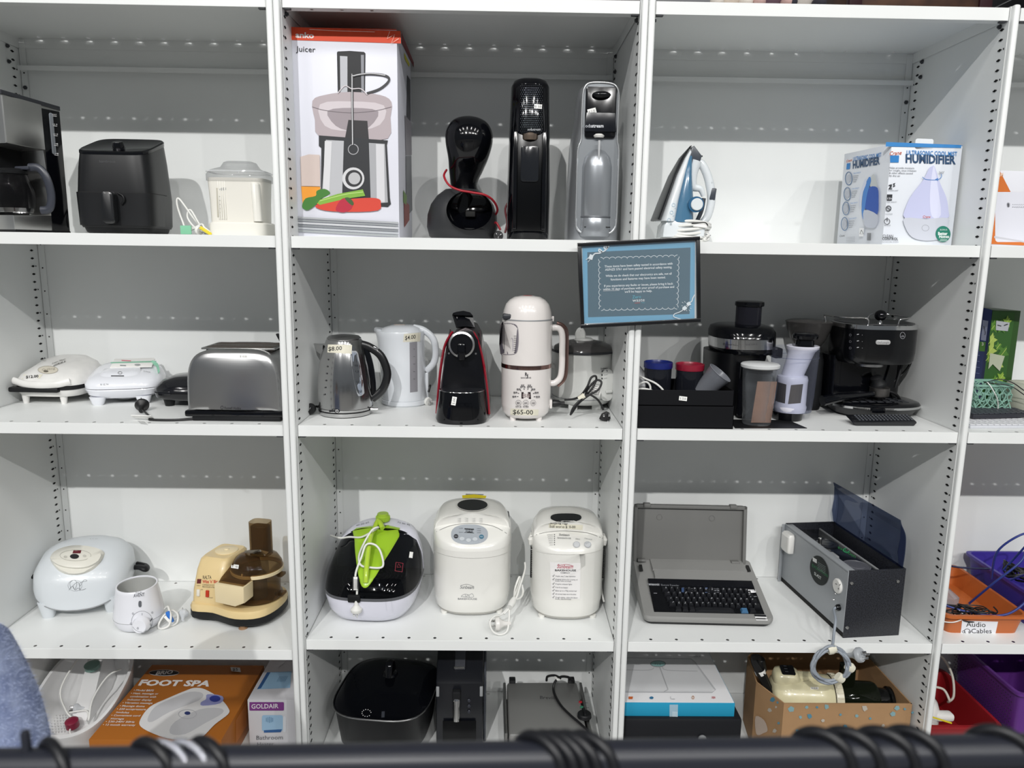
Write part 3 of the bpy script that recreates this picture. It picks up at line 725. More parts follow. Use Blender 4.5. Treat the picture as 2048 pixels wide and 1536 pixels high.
def humidifier_box():
    y0 = .10; P0 = PY(1764, 488, y0); x0 = P0.x
    # front face runs right and slightly back, left face runs back; right angle between them
    P1 = PY(1913, 400, y0 + .025); wd = (V((P1.x, P1.y)) - V((x0, y0))); ang = math.atan2(wd.y, wd.x); Wd = wd.length
    t = thing('humidifier_box', 'white and blue humidifier box standing at an angle', 'box', (x0, y0, ZB), ang)
    H = PY(1771, 287, y0).z - ZB; D = .235
    def lean(x, y, z): return x + .004 * z / H, y, z
    bo = obj('carton', b2(0, Wd, 0, D, 0, H, .0012), mat('carton_cool_white', 'dfe3ea', .45, bump=.06, bscale=30), t)
    M = WM[t.name]; n1 = M.to_3x3() @ V((0, -1, 0)); n2 = M.to_3x3() @ V((-1, 0, 0))
    p = Print(t, None, 'front_artwork', plane=(M.translation + n1 * .0006, n1))
    BL, DB = '2f7fc4', '2a4a6e'
    p.poly([(1772, 284), (1922, 290), (1922, 296), (1771, 293)], '3a86c8')
    p.text('Crane', (1779, 311), (1803, 309), (0, -8), 'c8562c', .005, .3)
    p.poly([(1780, 311), (1798, 311), (1797, 325), (1780, 325)], BL)
    p.text('HUMIDIFIER', (1811, 325), (1911, 328), (0, -17), DB, .035); p.text('ULTRASONIC COOL MIST', (1813, 309), (1914, 312), (0, -8.5), BL, .012)
    for i, s in enumerate(('Helps provide moisture', 'for coughs, sinus irritation', '& other effects caused', 'by dry air')):
        p.text(s, (1778, 337 + i * 5.2), (1778 + (50, 54, 47, 22)[i], 338 + i * 5.2), (0, -3.6), '55585f')
    p.text('z z', (1778, 376), (1790, 372), (0, -9), '2c2e33', .03); p.text('Z', (1776, 378), (1784, 378), (0, -8), '2c2e33', .03)
    p.text('WHISPER QUIET', (1775, 382), (1796, 382), (0, -2), '44464c'); p.poly([(1773, 389), (1784, 389), (1783, 401), (1773, 401)], '2c2e33'); p.text('15h', (1774, 399), (1783, 399), (0, -4), 'e8e8ee'); p.text('TANK CAPACITY', (1772, 405), (1793, 405), (0, -2), '44464c')
    p.ring(1776, 417, 5, 5, 1.6, '3a3c42'); p.line([(1772, 414), (1780, 420)], 1.6, '3a3c42', smooth=False); p.text('NO FILTER REQUIRED', (1770, 429), (1784, 429), (0, -2), '44464c')
    p.ring(1773, 443, 5.5, 5.5, 1.2, '3a3c42'); p.line([(1773, 435), (1773, 443)], 1.4, '3a3c42', smooth=False); p.text('AUTO-OFF', (1767, 452), (1780, 452), (0, -2.2), '44464c')
    p.text('CLEAN', (1764, 475), (1785, 475), (0, -6), '4a4c52'); p.text('CONTROL', (1763, 480), (1795, 480.5), (0, -5.5), '2c2e33', .02); p.text('ANTI-MICROBIAL MATERIAL', (1763, 485), (1796, 485), (0, -2), '44464c')
    # teardrop
    p.poly(sm2([(1862, 333), (1868, 334), (1878, 365), (1891, 395), (1895, 420), (1893, 437), (1850, 437), (1808, 436), (1810, 415), (1822, 390), (1845, 360), (1856, 338)], 3), 'c3c6e4')
    p.poly(sm2([(1864, 337), (1868, 338), (1874, 375), (1880, 430), (1862, 433), (1858, 390)], 3), 'd8daf0')
    p.poly(sm2([(1808, 436), (1850, 438), (1894, 436), (1893, 455), (1885, 473), (1870, 480), (1845, 481), (1822, 474), (1809, 455)], 3), 'c6c9d3')
    p.text('Crane', (1844, 436), (1859, 436), (0, -5), 'c8562c', .01, .3); p.ring(1849, 456, 7, 6, .8, '9c9fa8')
    p.line([(1843, 354), (1850, 359), (1872, 360), (1881, 354), (1880, 348)], 1.2, '4a7fc0'); p.poly([(1868, 359), (1874, 356), (1874, 362)], '4a7fc0'); p.text('360°', (1876, 348), (1887, 348), (0, -5), '55585f')
    p.disc(1884, 468, 15, 16, '1f7a66'); p.text('Better', (1874, 470), (1893, 470), (0, -6), 'eef3f1', .03); p.text('Homes', (1876, 476), (1896, 476), (0, -6), 'eef3f1', .03); p.text('BONUS', (1878, 461), (1892, 461), (0, -3), 'd5e5df')
    for i in range(2): p.line([(1878 - i, 479 + i * 2.5), (1892 + i, 479 + i * 2.5)], .8, 'd5e5df', smooth=False)
    p.done()
    s = Print(t, None, 'side_artwork', plane=(M.translation + n2 * .0006, n2))
    s.text('Crane', (1693, 325), (1704, 322), (0, -5), 'c8562c', .01, .3); s.poly([(1694, 327), (1701, 326), (1700, 338), (1693, 339)], BL)
    s.text('ULTRASONIC COOL MIST', (1707, 322), (1763, 313), (0, -8), BL, .012); s.text('HUMIDIFIER', (1706, 337), (1760, 328), (0, -15), DB, .035)
    for i, y in enumerate((357, 388, 417, 448)):
        c = 1698 - i * 2.2; s.ring(c, y, 6.8, 13, 1.4, '4d6f96'); s.disc(c, y, 4, 8, 'b7bcc6')
        s.text('TANK CAPACITY', (c + 9, y - 9), (c + 24, y - 11), (0, -2.4), BL)
        for k in range(4): s.line([(c + 9, y - 5 + k * 4), (c + 20 - k * 1.5, y - 6 + k * 4)], .9, '7c8088', smooth=False)
    s.poly(sm2([(1749, 349), (1753, 352), (1757, 372), (1748, 374), (1743, 372), (1745, 355)], 3), 'c8cccd')
    s.poly(sm2([(1743, 374), (1758, 376), (1760, 400), (1758, 428), (1742, 424), (1731, 412), (1734, 390)], 3), '2b57b0')
    s.poly(sm2([(1741, 354), (1745, 362), (1738, 385), (1733, 415), (1730, 440), (1726, 420), (1730, 380)], 3), '4a86cf')
    s.poly(sm2([(1731, 420), (1758, 430), (1756, 452), (1745, 456), (1732, 450)], 3), 'c5cad6'); s.poly(sm2([(1733, 358), (1736, 366), (1729, 385), (1725, 410), (1722, 412), (1723, 388)], 3), 'd3d9ea')
    s.poly([(1722, 456), (1731, 456), (1730, 473), (1721, 473)], 'f0f1f3'); s.line([(1726, 460), (1730, 468), (1723, 468), (1726, 460)], .9, '33363b', smooth=False)
    for k in range(8): s.line([(1738 + k * 1.1, 466), (1737.5 + k * 1.1, 481)], .6, '2a2c30', smooth=False)
    s.text('Crane', (1683, 474), (1693, 473), (0, -4), '33363b', .01, .3)
    for k in range(4): s.line([(1696, 475 + k * 3), (1714, 474 + k * 3)], .7, 'a0a4aa', smooth=False)
    s.done()
    obj('top_flap', prism([(0, 0), (Wd, 0), (Wd, .10), (.02, .12)], H, H + .0015, 0, plane='xy'), mat('flap_blue', '3a86c8', .4), t)
    a, b = M.inverted() @ PY(1834, 290, y0), M.inverted() @ PY(1873, 292, y0)
    obj('tuck_tab', prism(rrect(a.x, b.x, H - .012, H + .016, .006), .0, .0018, 0), mat('tab_white', 'e4e8ec', .5), t)
humidifier_box()
def box_right_top():
    y0 = .09; a = PY(1983, 488, y0)
    t = thing('appliance_box', 'orange and white appliance box cut off at the right edge, top shelf', 'box', (a.x, y0, ZB), radians(4))
    H = PY(2010, 341, y0).z - ZB
    obj('carton', b2(0, .26, 0, .22, 0, H, .0015), mat('carton_pale', 'dcdde4', .5), t)
    M = WM[t.name]; n = M.to_3x3() @ V((0, -1, 0)); p = Print(t, None, 'front_artwork', plane=(M.translation + n * .0006, n))
    p.poly([(1982, 488), (1995, 342), (2000, 343), (2021, 384), (2048, 384), (2048, 491)], 'd0702c'); p.poly(rrect(1990, 2060, 384, 484, 6), 'dcdde6')
    p.poly([(1988, 472), (2060, 484), (2060, 487), (1988, 476)], 'c7c8cf'); p.text('OM', (1996, 354), (2006, 352), (0, -7), 'eecdb5', .02)
    for k in range(6):
        aa = pi * k / 6; p.line([(2016 - 3.5 * cos(aa), 410 - 5 * sin(aa)), (2016 + 3.5 * cos(aa), 410 + 5 * sin(aa))], .8, '5a5c62', smooth=False)
    for k in range(8): p.line([(2024 + k * 4, 409), (2026 + k * 4, 409)], .9, 'a0a2a8', smooth=False); p.line([(2024 + k * 4, 414), (2026 + k * 4, 414)], 1, '6a6c72', smooth=False)
    p.done()
box_right_top()
# ================================================================ SECOND ROW, LEFT BAY
def grill():
    cx, cy = -.846, .338; a, b = .104, .10
    t = thing('contact_grill', 'scuffed white contact grill with a faded round logo, beside left side panel', 'grill', (cx, cy, ZC), radians(-2))
    wh = mat('grill_white', 'e2e1de', .35, coat=.15, var=.07, vscale=30)
    base = body([(.024, 0, 0, a - .012, b - .01, 4), (.032, 0, 0, a - .003, b - .004, 4), (.046, 0, 0, a, b, 4), (.050, 0, 0, a - .002, b - .002, 4)], 52)
    obj('lower_shell', base, wh, t)
    for sx in (-.07, .05):
        for sy in (-.075, .07): obj('foot', lathe([(.008, 0), (.012, .030)], 16, (sx, sy, 0)), wh, t)
    obj('plate_edge', body([(.047, 0, -.002, a + .001, b + .001, 4), (.062, 0, -.002, a - .001, b + .001, 4)], 52), BLKM, t)
    bar = b2(-a + .004, .055, -b - .012, -b + .012, .040, .056, .005); obj('drip_bar', bar, BLKM, t)
    sl = lambda x, y, z: (x, y, z + (z - .06) * 1.0 * (y + b) / .1 + max(0, z - .066) * .2 * cos(x * 14))
    lid = obj('lid', warp(body([(.060, 0, 0, a + .002, b + .003, 4), (.067, 0, 0, a + .002, b + .003, 4), (.079, 0, .0, a - .008, b - .008, 3.6), (.085, 0, .005, a - .03, b - .026, 3), (.087, 0, .01, a - .06, b - .05, 2.6)], 52), sl), wh, t, smooth=50)
    h = obj('front_lip', tube([(-a + .012, -b + .008, .074), (-.05, -b - .004, .066), (0, -b - .007, .063), (.05, -b - .004, .066), (a - .02, -b + .010, .074)], .007, 10, rx=.011), wh, lid)
    p = Print(t, [lid], 'printed_marks')
    p.disc(96, 740, 20, 7.5, 'cfc9ba'); p.ring(96, 740, 20, 7.5, 1, 'a39d90'); p.text('Grilling', (84, 742), (110, 739), (0, -4), '86806f'); p.disc(92, 743, 5, 2, '5e594e')
    p.poly([(48, 750), (86, 749), (80, 757), (44, 758)], TAPE); p.text('$12.00', (52, 757), (77, 755), (0, -5), '2a2a28', .02)
    p.text('Lean Mean', (104, 729), (130, 720), (2, -4), '777672'); p.text('GRILL', (106, 734), (132, 724), (2, -4), '777672', .02); p.text('FAT', (84, 722), (92, 724), (0, -3), 'a19e98')
    p.done()
grill()
def sandwich_white():
    a, b = .112, .098; th = radians(15)
    t = thing('sandwich_press', 'glossy white sandwich press with a taped leaflet on its lid', 'sandwich press', (-.636, .335, ZC), th)
    wh = mat('press_white', 'e0e2e8', .18, coat=.5)
    for sx in (-.07, .06):
        for sy in (-.07, .065): obj('foot', body([(0, sx, sy, .014, .012, 3), (.004, sx, sy, .017, .015, 3), (.026, sx, sy, .024, .02, 3)], 20), wh, t)
    obj('cord_wrap', lathe([(.03, .008), (.034, .012), (.034, .024)], 24, (.0, -.01, 0)), GREYP, t)
    obj('lower_shell', body([(.020, 0, 0, a - .03, b - .02, 4), (.030, 0, 0, a - .008, b - .006, 3.6), (.047, 0, 0, a, b, 3.6), (.050, 0, 0, a - .001, b - .001, 3.6)], 56), wh, t)
    obj('seam', body([(.049, 0, 0, a - .003, b - .003, 3.6), (.0535, 0, 0, a - .003, b - .003, 3.6)], 56), HOLE, t)
    sl = lambda x, y, z: (x, y, z + max(0, z - .052) * .75 * (y + b) / .1)
    lid = obj('lid', warp(body([(.052, 0, 0, a, b, 3.6), (.062, 0, 0, a, b, 3.6), (.073, 0, 0, a - .010, b - .009, 3.4), (.079, 0, .004, a - .028, b - .024, 3.2), (.080, 0, .006, a - .05, b - .04, 3)], 56), sl), wh, t, smooth=50)
    obj('lid_dome', warp(body([(.074, -.01, -.035, .064, .040, 3), (.083, -.008, -.025, .054, .034, 3), (.084, -.006, -.02, .03, .02, 3)], 40), sl), wh, lid, smooth=60)
    obj('back_hinge', xf(body([(.05, 0, 0, .06, .015, 4), (.10, 0, 0, .055, .013, 4)]), loc=(0, b - .006, 0)), wh, t)
    p = Print(t, list(lid.children) + [lid], 'printed_marks')
    p.line([(222, 752), (248, 752)], 2, '3b3c3e', smooth=False); p.ring(240, 746, 4, 2.4, .8, '5a5b5d'); p.text('$ 15.00', (201, 771), (217, 771), (0, -3.5), '5d6063')
    p.text('8 PAX', (287, 744), (301, 746), (0, -2.5), '9a9ca0'); p.done()
    # the leaflet held by tape lies on the lid
    M = WM[t.name]; lf = thing('leaflet', 'folded instruction leaflet held down by green tape on the white press', 'leaflet', M @ V((.018, .028, .112)), th)
    o = obj('sheet', xf(b2(-.062, .060, -.036, .036, 0, .0035, .0008), rot=(radians(13), 0, 0)), PAPER, lf)
    obj('sheet', xf(b2(-.060, .058, -.032, .036, .0038, .0050, .0004), rot=(radians(14), 0, radians(3))), PAPER, lf)
    p = Print(lf, [c for c in lf.children], 'leaflet_print')
    p.line([(243, 721), (262, 722)], 1.6, 'd8657a', smooth=False); p.line([(240, 731), (252, 731.5)], 2, '8f9496', smooth=False); p.disc(275, 730, 6, 2, '9fa3a4')
    p.done()
    g = mat('green_tape', '8cc2a8', .6)
    obj('tape', xf(b2(-.066, .068, -.004, .006, .0055, .0062), rot=(radians(13), 0, radians(2))), g, lf)
    obj('tape', tube([(.055, -.004, .006), (.072, -.018, -.002), (.080, -.042, -.012), (.084, -.058, -.022)], .0006, 4, rx=.006, k=3), g, lf)
sandwich_white()
def sandwich_black():
    f = FR(392, ZC, .30, 815)
    t = thing('sandwich_press', 'black rounded sandwich press half hidden behind the toaster', 'sandwich press', f.o)
    m = mat('press_black', '17181c', .12)
    obj('lower_shell', body([(.018, 0, 0, .08, .07, 3), (.028, 0, 0, .108, .09, 3), (.044, 0, 0, .113, .096, 2.8)], 48), m, t, smooth=50)
    obj('lid', body([(.047, 0, 0, .113, .096, 2.8), (.058, 0, 0, .11, .093, 2.8), (.078, .005, .0, .095, .08, 2.6), (.090, .01, 0, .07, .055, 2.5), (.094, .01, 0, .03, .025, 2)], 48), m, t, smooth=50)
    obj('lid_seam', body([(.044, 0, 0, .111, .094, 2.8), (.047, 0, 0, .111, .094, 2.8)], 48), HOLE, t)
    for sx in (-.06, .06):
        for sy in (-.05, .05): obj('foot', lathe([(.013, 0), (.018, .022)], 16, (sx, sy, 0)), BLKM, t)
    obj('clip', box((-.055, -.090, .046), (.04, .012, .014), .004), m, t)
sandwich_black()
def toaster():
    y0 = .045; fr_ = FR(468, ZC, y0, 850); X, Z = fr_.X, fr_.Z
    t = thing('toaster', 'brushed steel four-slice toaster on a black base', 'toaster', fr_.o)
    x0, x1 = X(377), X(566); D = .20
    H = Z(700)
    sm = mat('toaster_steel', 'c0c0c0', .3, 1, bump=.08, brushed=(3, 3, 500))
    def face(k, dz=0):
        pts = []
        for x, z in se(1, 1, 4.2, 48):
            zz = max(z, -.2); w = (x1 - x0) / 2 - .004 * max(0, z)
            pts.append(((x0 + x1) / 2 + x * w * k, .030 + (zz + .2) / 1.2 * (H - .030) * k))
        return pts
    rings = []
    for kk in (.02, .2, .4, .6, .8, .93): rings.append([V((a + (x0 + x1) / 2 * 0, -.016 * (1 - ((a - (x0 + x1) / 2) / ((x1 - x0) / 2)) ** 2) * (1 - ((b - H / 2) / (H / 2)) ** 4), b)) for a, b in [((x0 + x1) / 2 + (aa - (x0 + x1) / 2) * kk, H * .56 + (bb - H * .56) * kk) for aa, bb in face(.975)]])
    for y, k in ((0, .975), (.004, .992), (.010, 1), (.19, 1), (.196, .992), (D, .975)): rings.append([V((a, y, b)) for a, b in face(k)])
    bo = obj('shell', loft(rings), sm, t, smooth=50)
    obj('base', b2(x0 - .008, x1 + .004, -.006, D + .006, .012, .031, .006), BLK, t)
    obj('crumb_tray', b2(x0 + .012, x1 - .006, -.002, D, 0, .014, .003), BLKM, t)
    for y in (.045, .075, .115, .145):
        obj('slot', b2(x0 + .045, x1 - .035, y, y + .018, H - .010, H + .0012, .0005), mat('slot_dark', '3a2f26', .5), t)
    obj('top_plate', b2(x0 + .035, x1 - .025, .035, .172, H - .004, H + .0006, .0005), STEEL, t)
    obj('lever', warp(b2(X(536), X(556), .15, .165, H + .002, H + .030, .004), lambda x, y, z: (x - (z - H) * .5, y, z)), BLKM, t)
    obj('side_knob', lathe([(.008, 0), (.008, .012)], 16, (x0 - .012, .12, .125), axis='x'), BLKM, t)
    p = Print(t, bo, 'logo'); p.ring(444, 815, 2.4, 3.2, 1.2, '3c3c3e'); p.text('Russell Hobbs', (449, 818), (482, 819), (0, -5), '3c3c3e', .01); p.done()
    sticker(t, bo, 487, 713, 18, 7, 2, '$ 10.00')
    c = cable(t, [(x0 + .02, .004, .006), (x0 - .03, -.010, .004), (X(320), -.012, .004), (X(302), -.008, .004)], .0035, BCORD)
    q = PZ(285, 822, ZC) - fr_.o
    cable(t, [(X(302), -.008, .004), (X(292), .02, .008), q + V((.0, -.012, .012))], .003, BCORD)
    plug(t, q + V((0, 0, .019)), (-.3, .9, .35), BCORD, 1.15)
    tg = b2(-.035, .028, -.001, .001, -.008, .008, 0); warp(tg, lambda x, y, z: (x, y + .004 * sin(x * 90), z)); xf(tg, rot=(.9, 0, -.2), loc=(X(290), -.006, .010))
    tg = obj('test_tag', tg, PAPER, t); pp = Print(t, tg, 'tag_print')
    for i in range(4): pp.line([(275 + i * 2, 842 + i * 1.8), (290 + i * 2, 844 + i * 1.8)], .6, '555555', smooth=False)
    pp.done()
toaster()
# ================================================================ SECOND ROW, SECOND BAY
def kettle_steel():
    f = FR(692, ZC, .165, 836); X, Z = f.X, f.Z; m = f.m
    t = thing('kettle', 'polished steel kettle with a black handle and taped $8.00 price', 'kettle', f.o)
    st = mat('kettle_steel', 'bdbdbd', .16, 1, bump=.03, brushed=(400, 400, 3))
    R = lambda l: l * m
    prof = [(R(50), .010), (R(53.5), .014), (R(55), Z(811)), (R(55), Z(811) + .002), (R(55), Z(800)), (R(55.5), Z(780)), (R(54), Z(755)), (R(50), Z(728)), (R(44), Z(704)), (R(39), Z(690)), (R(35.5), Z(680)), (R(33), Z(677))]
    bo = obj('body', lathe(prof, 48), st, t, smooth=60)
    obj('base_ring', lathe([(R(46), 0), (R(52), .003), (R(54), .011), (R(54), .014)], 48), st, t)
    obj('base_band', lathe([(R(54.5), .0145), (R(54.5), .017)], 48), BLK, t); obj('seam', lathe([(R(55.3), Z(811)), (R(55.3), Z(811) + .0012)], 48), HOLE, t)
    obj('lid', lathe([(R(33), Z(679)), (R(34), Z(676)), (R(30), Z(672)), (R(14), Z(669.5)), (.001, Z(669))], 40), mat('lid_steel', 'a3a3a3', .3, 1), t, smooth=60)
    # spout
    sp = loft([[V((X(a) , y, Z(b))) for a, y, b in q] for q in (
        [(646, -.0, 726), (652, .018, 705), (654, .024, 690), (654, -.024, 690), (652, -.018, 705)],
        [(638, -.0, 712), (638, .010, 700), (637, .014, 689), (637, -.014, 689), (638, -.010, 700)],
        [(633, 0, 692), (634, .006, 690), (633, .009, 688), (633, -.009, 688), (634, -.006, 690)])])
    obj('spout', sp, st, t, smooth=60)
    hm = mat('handle_black', '18191b', .3, coat=.3)
    H = obj('handle', tube([(X(724), 0, Z(688)), (X(742), 0, Z(694)), (X(763), 0, Z(710)), (X(774), 0, Z(735)), (X(775), 0, Z(755)), (X(765), 0, Z(780)), (X(745), 0, Z(797))], .0105, 12, rx=.0125), hm, t, smooth=60)
    obj('handle_mount', tube([(X(727), 0, Z(690)), (X(738), 0, Z(720)), (X(744), 0, Z(760)), (X(744), 0, Z(795))], .009, 10, rx=.014), BLK, t)
    obj('lid_release', xf(box((0, 0, 0), (.016, .014, .005), .0015), rot=(0, .5, 0), loc=(X(755), -.004, Z(695))), CHROME, H)
    obj('power_switch', xf(lathe([(.005, 0), (.005, .022)], 12, axis='x'), loc=(X(744), -.02, Z(815))), CHROME, t)
    p = Print(t, bo, 'water_window')
    g = mat('window_frame', 'a7abb0', .2); g2 = mat('window_blue_grey', '8f97a4', .15, coat=.5)
    p.poly(sm2([(701, 706), (707, 702), (715, 706), (722, 740), (728, 780), (727, 788), (720, 792), (714, 787), (705, 745)], 3), g); p.poly(sm2([(704, 708), (708, 706), (714, 712), (724, 782), (718, 786), (709, 745)], 3), g2)
    for i, y in enumerate((733, 745, 766, 784)): p.line([(711 + i * 2.3, y), (716 + i * 2.3, y)], .8, '2d3036', smooth=False); p.text(('MAX', '1.5', '1.0', '0.5')[i], (709 + i * 2.3, y - 1), (716 + i * 2.3, y - 1), (0, -3), '2d3036')
    for i in range(6): p.disc(656.5 - i * 1.4, 719 + i * 14, 1.3, 1.8, '4c4c4e', 8)
    p.done()
    p = Print(t, bo, 'badge'); p.disc(669, 822, 11, 4.5, '15161a'); p.text('ILLIO', (661, 825), (677, 825), (0, -6), 'd5d5d5', .02); p.done()
    p = Print(t, bo, 'masking_tape'); p.poly([(656, 689), (704, 690), (703, 708), (655, 705)], TAPE, sub=8); p.text('$8.00', (657, 702), (684, 700), (0, -8), '1e1e1c', .015); p.done(label='masking tape marked $8.00')
    q = PZ(621, 830, ZC) - f.o
    cable(t, [(X(640), .02, .012), (X(634), .0, .020), q + V((.008, .012, .022))], .0035, BCORD)
    plug(t, q + V((0, .0, .019)), (-.1, -1, .1), BCORD, .95)
kettle_steel()
def kettle_white():
    f = FR(810, ZC, .33, 812); X, Z = f.X, f.Z; m = f.m; R = lambda l: l * m
    t = thing('kettle', 'white plastic jug kettle with grey water window, taped $4.00 price', 'kettle', f.o)
    wh = mat('kettle_white', 'd9dde2', .25, coat=.3)
    c = lambda px: X(px)
    bo = obj('body', body([(.018, c(810), 0, R(46), R(46), 2), (.022, c(810), 0, R(46.5), R(46.5), 2), (Z(760), c(808), 0, R(45), R(46), 2), (Z(700), c(805), 0, R(46), R(45), 2), (Z(672), c(803), 0, R(48), R(45), 2), (Z(664), c(802), 0, R(49), R(44), 2), (Z(661), c(802), 0, R(48), R(43), 2)], 44), wh, t, smooth=60)
    obj('base', body([(0, c(810), 0, R(44), R(44), 2), (.004, c(810), 0, R(47), R(47), 2), (.016, c(810), 0, R(47.5), R(47.5), 2), (.018, c(810), 0, R(45), R(45), 2)], 44), wh, t)
    obj('base_seam', body([(.0185, c(810), 0, R(45.5), R(45.5), 2), (.0205, c(810), 0, R(45.5), R(45.5), 2)], 44), HOLE, t)
    obj('lid', body([(Z(662), c(804), 0, R(44), R(40), 2.2), (Z(655), c(806), 0, R(36), R(33), 2.4), (Z(651), c(808), 0, R(24), R(20), 3), (Z(650), c(808), 0, R(12), R(10), 3)], 40), wh, t, smooth=60)
    obj('lid_grip', b2(c(791), c(812), -.006, .006, Z(650.5), Z(649), .001), mat('grip_grey', '9b8f86', .3), t)
    sp = loft([[V((X(a), y, Z(b))) for a, y, b in q] for q in ([(764, 0, 690), (766, .03, 668), (768, .03, 658), (768, -.03, 658), (766, -.03, 668)], [(752, 0, 664), (752, .012, 661), (753, .014, 656), (753, -.014, 656), (752, -.012, 661)])])
    obj('spout', sp, wh, t, smooth=60)
    obj('handle', tube([(X(828), 0, Z(655)), (X(848), 0, Z(660)), (X(866), 0, Z(676)), (X(872), 0, Z(700)), (X(868), 0, Z(725)), (X(853), 0, Z(742))], lambda k: .0115 - .004 * k, 12, rx=.011), wh, t, smooth=60)
    obj('handle_rib', b2(X(851), X(858), -.012, .012, .014, Z(744), .004), wh, t)
    p = Print(t, bo, 'water_window'); p.poly([(819, 685), (834, 683), (835, 783), (820, 785)], mat('window_taupe', '8c8b90', .3), sub=4)
    for i in range(5): p.line([(826, 698 + i * 15), (830, 698 + i * 15)], .8, '55565c', smooth=False)
    p.done()
    p = Print(t, bo, 'masking_tape'); p.poly([(808, 668), (841, 665), (840, 683), (806, 684)], TAPE, sub=6); p.text('$4.00', (810, 680), (831, 677), (0, -8), '1e1e1c', .01); p.done(label='masking tape marked $4.00')
    cable(t, [(.05, .03, .02), (.075, .02, .045), (.083, -.01, .06), (.078, -.02, .04)], .0035, BCORD)
    plug(t, (.078, -.03, .012), (.6, -.6, -.1), WCORD, .8)
kettle_white()
def red_machine():
    f = FR(927, ZC, .10, 838); X, Z = f.X, f.Z
    t = thing('capsule_coffee_machine', 'black and red capsule coffee machine with a silver lever ring', 'coffee machine', f.o)
    g = lambda px, py: (X(px), Z(py))
    dk = mat('capsule_black', '07080d', .22)
    outl = [g(*q) for q in [(885, 832), (886, 760), (893, 710), (900, 680), (912, 663), (930, 655), (948, 662), (958, 680), (966, 715), (972, 760), (976, 832)]]
    obj('body', prism(outl, .005, .24, .004), mat('capsule_grey', '3a3436', .3, .4), t, smooth=50)
    obj('front_panel', prism([g(*q) for q in [(884, 775), (890, 720), (900, 685), (915, 663), (945, 662), (955, 680), (963, 720), (970, 775), (970, 832), (884, 832)]], -.002, .006, .002), dk, t)
    red = mat('capsule_red', '8e0f24', .2, coat=.6)
    for L in ([(873, 828), (876, 790), (881, 740), (889, 695), (900, 672), (906, 664)], [(978, 828), (974, 780), (966, 725), (957, 690), (950, 672), (944, 664)]):
        obj('red_side_arc', tube([(X(a), .006, Z(b)) for a, b in L], .0075, 8, rx=.004), red, t, smooth=60)
    for s in (-1, 1):
        a0 = [(.0, .012), (.24, .012), (.24, Z(740)), (.20, Z(690)), (.08, Z(665)), (.02, Z(690)), (.0, Z(760))]
        xx = X(876) if s < 0 else X(978)
        lean = lambda x, y, z: (x - s * .16 * z * .95 * 0 - s * max(0, z - .02) * .13, y, z)
        obj('side_panel', warp(prism([(y, z) for y, z in a0], xx - .002, xx + .002, .001, plane='yz'), lean), mat('capsule_side', '5a4c50', .25, .6), t)
    obj('cup_base', body([(0, X(924), -.012, .072, .062, 2.6), (.010, X(924), -.012, .076, .066, 2.6), (Z(793), X(924), -.012, .067, .062, 2.4), (Z(778), X(924), -.010, .066, .060, 2.4)], 44), BLK, t)
    obj('drip_grid', body([(Z(778), X(924), -.010, .064, .058, 2.4), (Z(776), X(924), -.010, .060, .054, 2.4)], 44), mat('grid_black', '1c1e24', .3, .3, bump=.4, bscale=300), t)
    obj('grid_rim', tube([(X(924) + x, -.010 + y, Z(777.5)) for x, y in se(.065, .058, 2.4, 40)], .0012, 6, closed=True, k=1), CHROME, t)
    # lever head with silver ring
    c = (X(924), 0, Z(687)); r = 25 * f.m
    obj('ring', xf(lathe([(r - .004, .0), (r + .0015, .002), (r + .0015, .014), (r - .004, .016)], 40, axis='y', caps=(0, 0)), rot=(0, 0, 0), loc=(c[0], -.034, c[2])), mat('ring_silver', 'c2c2c2', .25, .9), t)
    obj('head', lathe([(r - .004, 0), (r - .003, .04)], 36, (c[0], -.030, c[2]), axis='y'), dk, t)
    obj('spout', b2(c[0] - .011, c[0] + .011, -.046, -.026, Z(717), c[2] + .004, .005), BLK, t)
    lv = [[V((X(a) , y, Z(b))) for a, b, y in q] for q in ([(903, 632, .03), (905, 628, .03), (912, 626, .04), (925, 624, .04), (938, 627, .04), (944, 633, .03)], [(911, 656, .02), (914, 655, .01), (918, 654, .0), (925, 653, .0), (935, 654, .01), (948, 656, .02)])]
    top = loft([lv[0], [p + V((0, .012, -.004)) for p in lv[0]], [p + V((0, .012, -.004)) for p in lv[1]], lv[1]], closed=True)
    obj('raised_lever', top, dk, t)
    for px in (898, 951): obj('screw', lathe([(.003, 0), (.003, .001)], 12, (X(px), -.003, Z(707)), axis='y'), CHROME, t)
    cb = [c for c in t.children if c.name.startswith('cup_base')]; sticker(t, cb, 908, 802, 17, 9, -80, '5.00', name='price_sticker')
    for sx in (-.06, .06): obj('foot', lathe([(.008, -.0), (.008, .006)], 12, (sx, .18, .0)), BLKM, t)
red_machine()
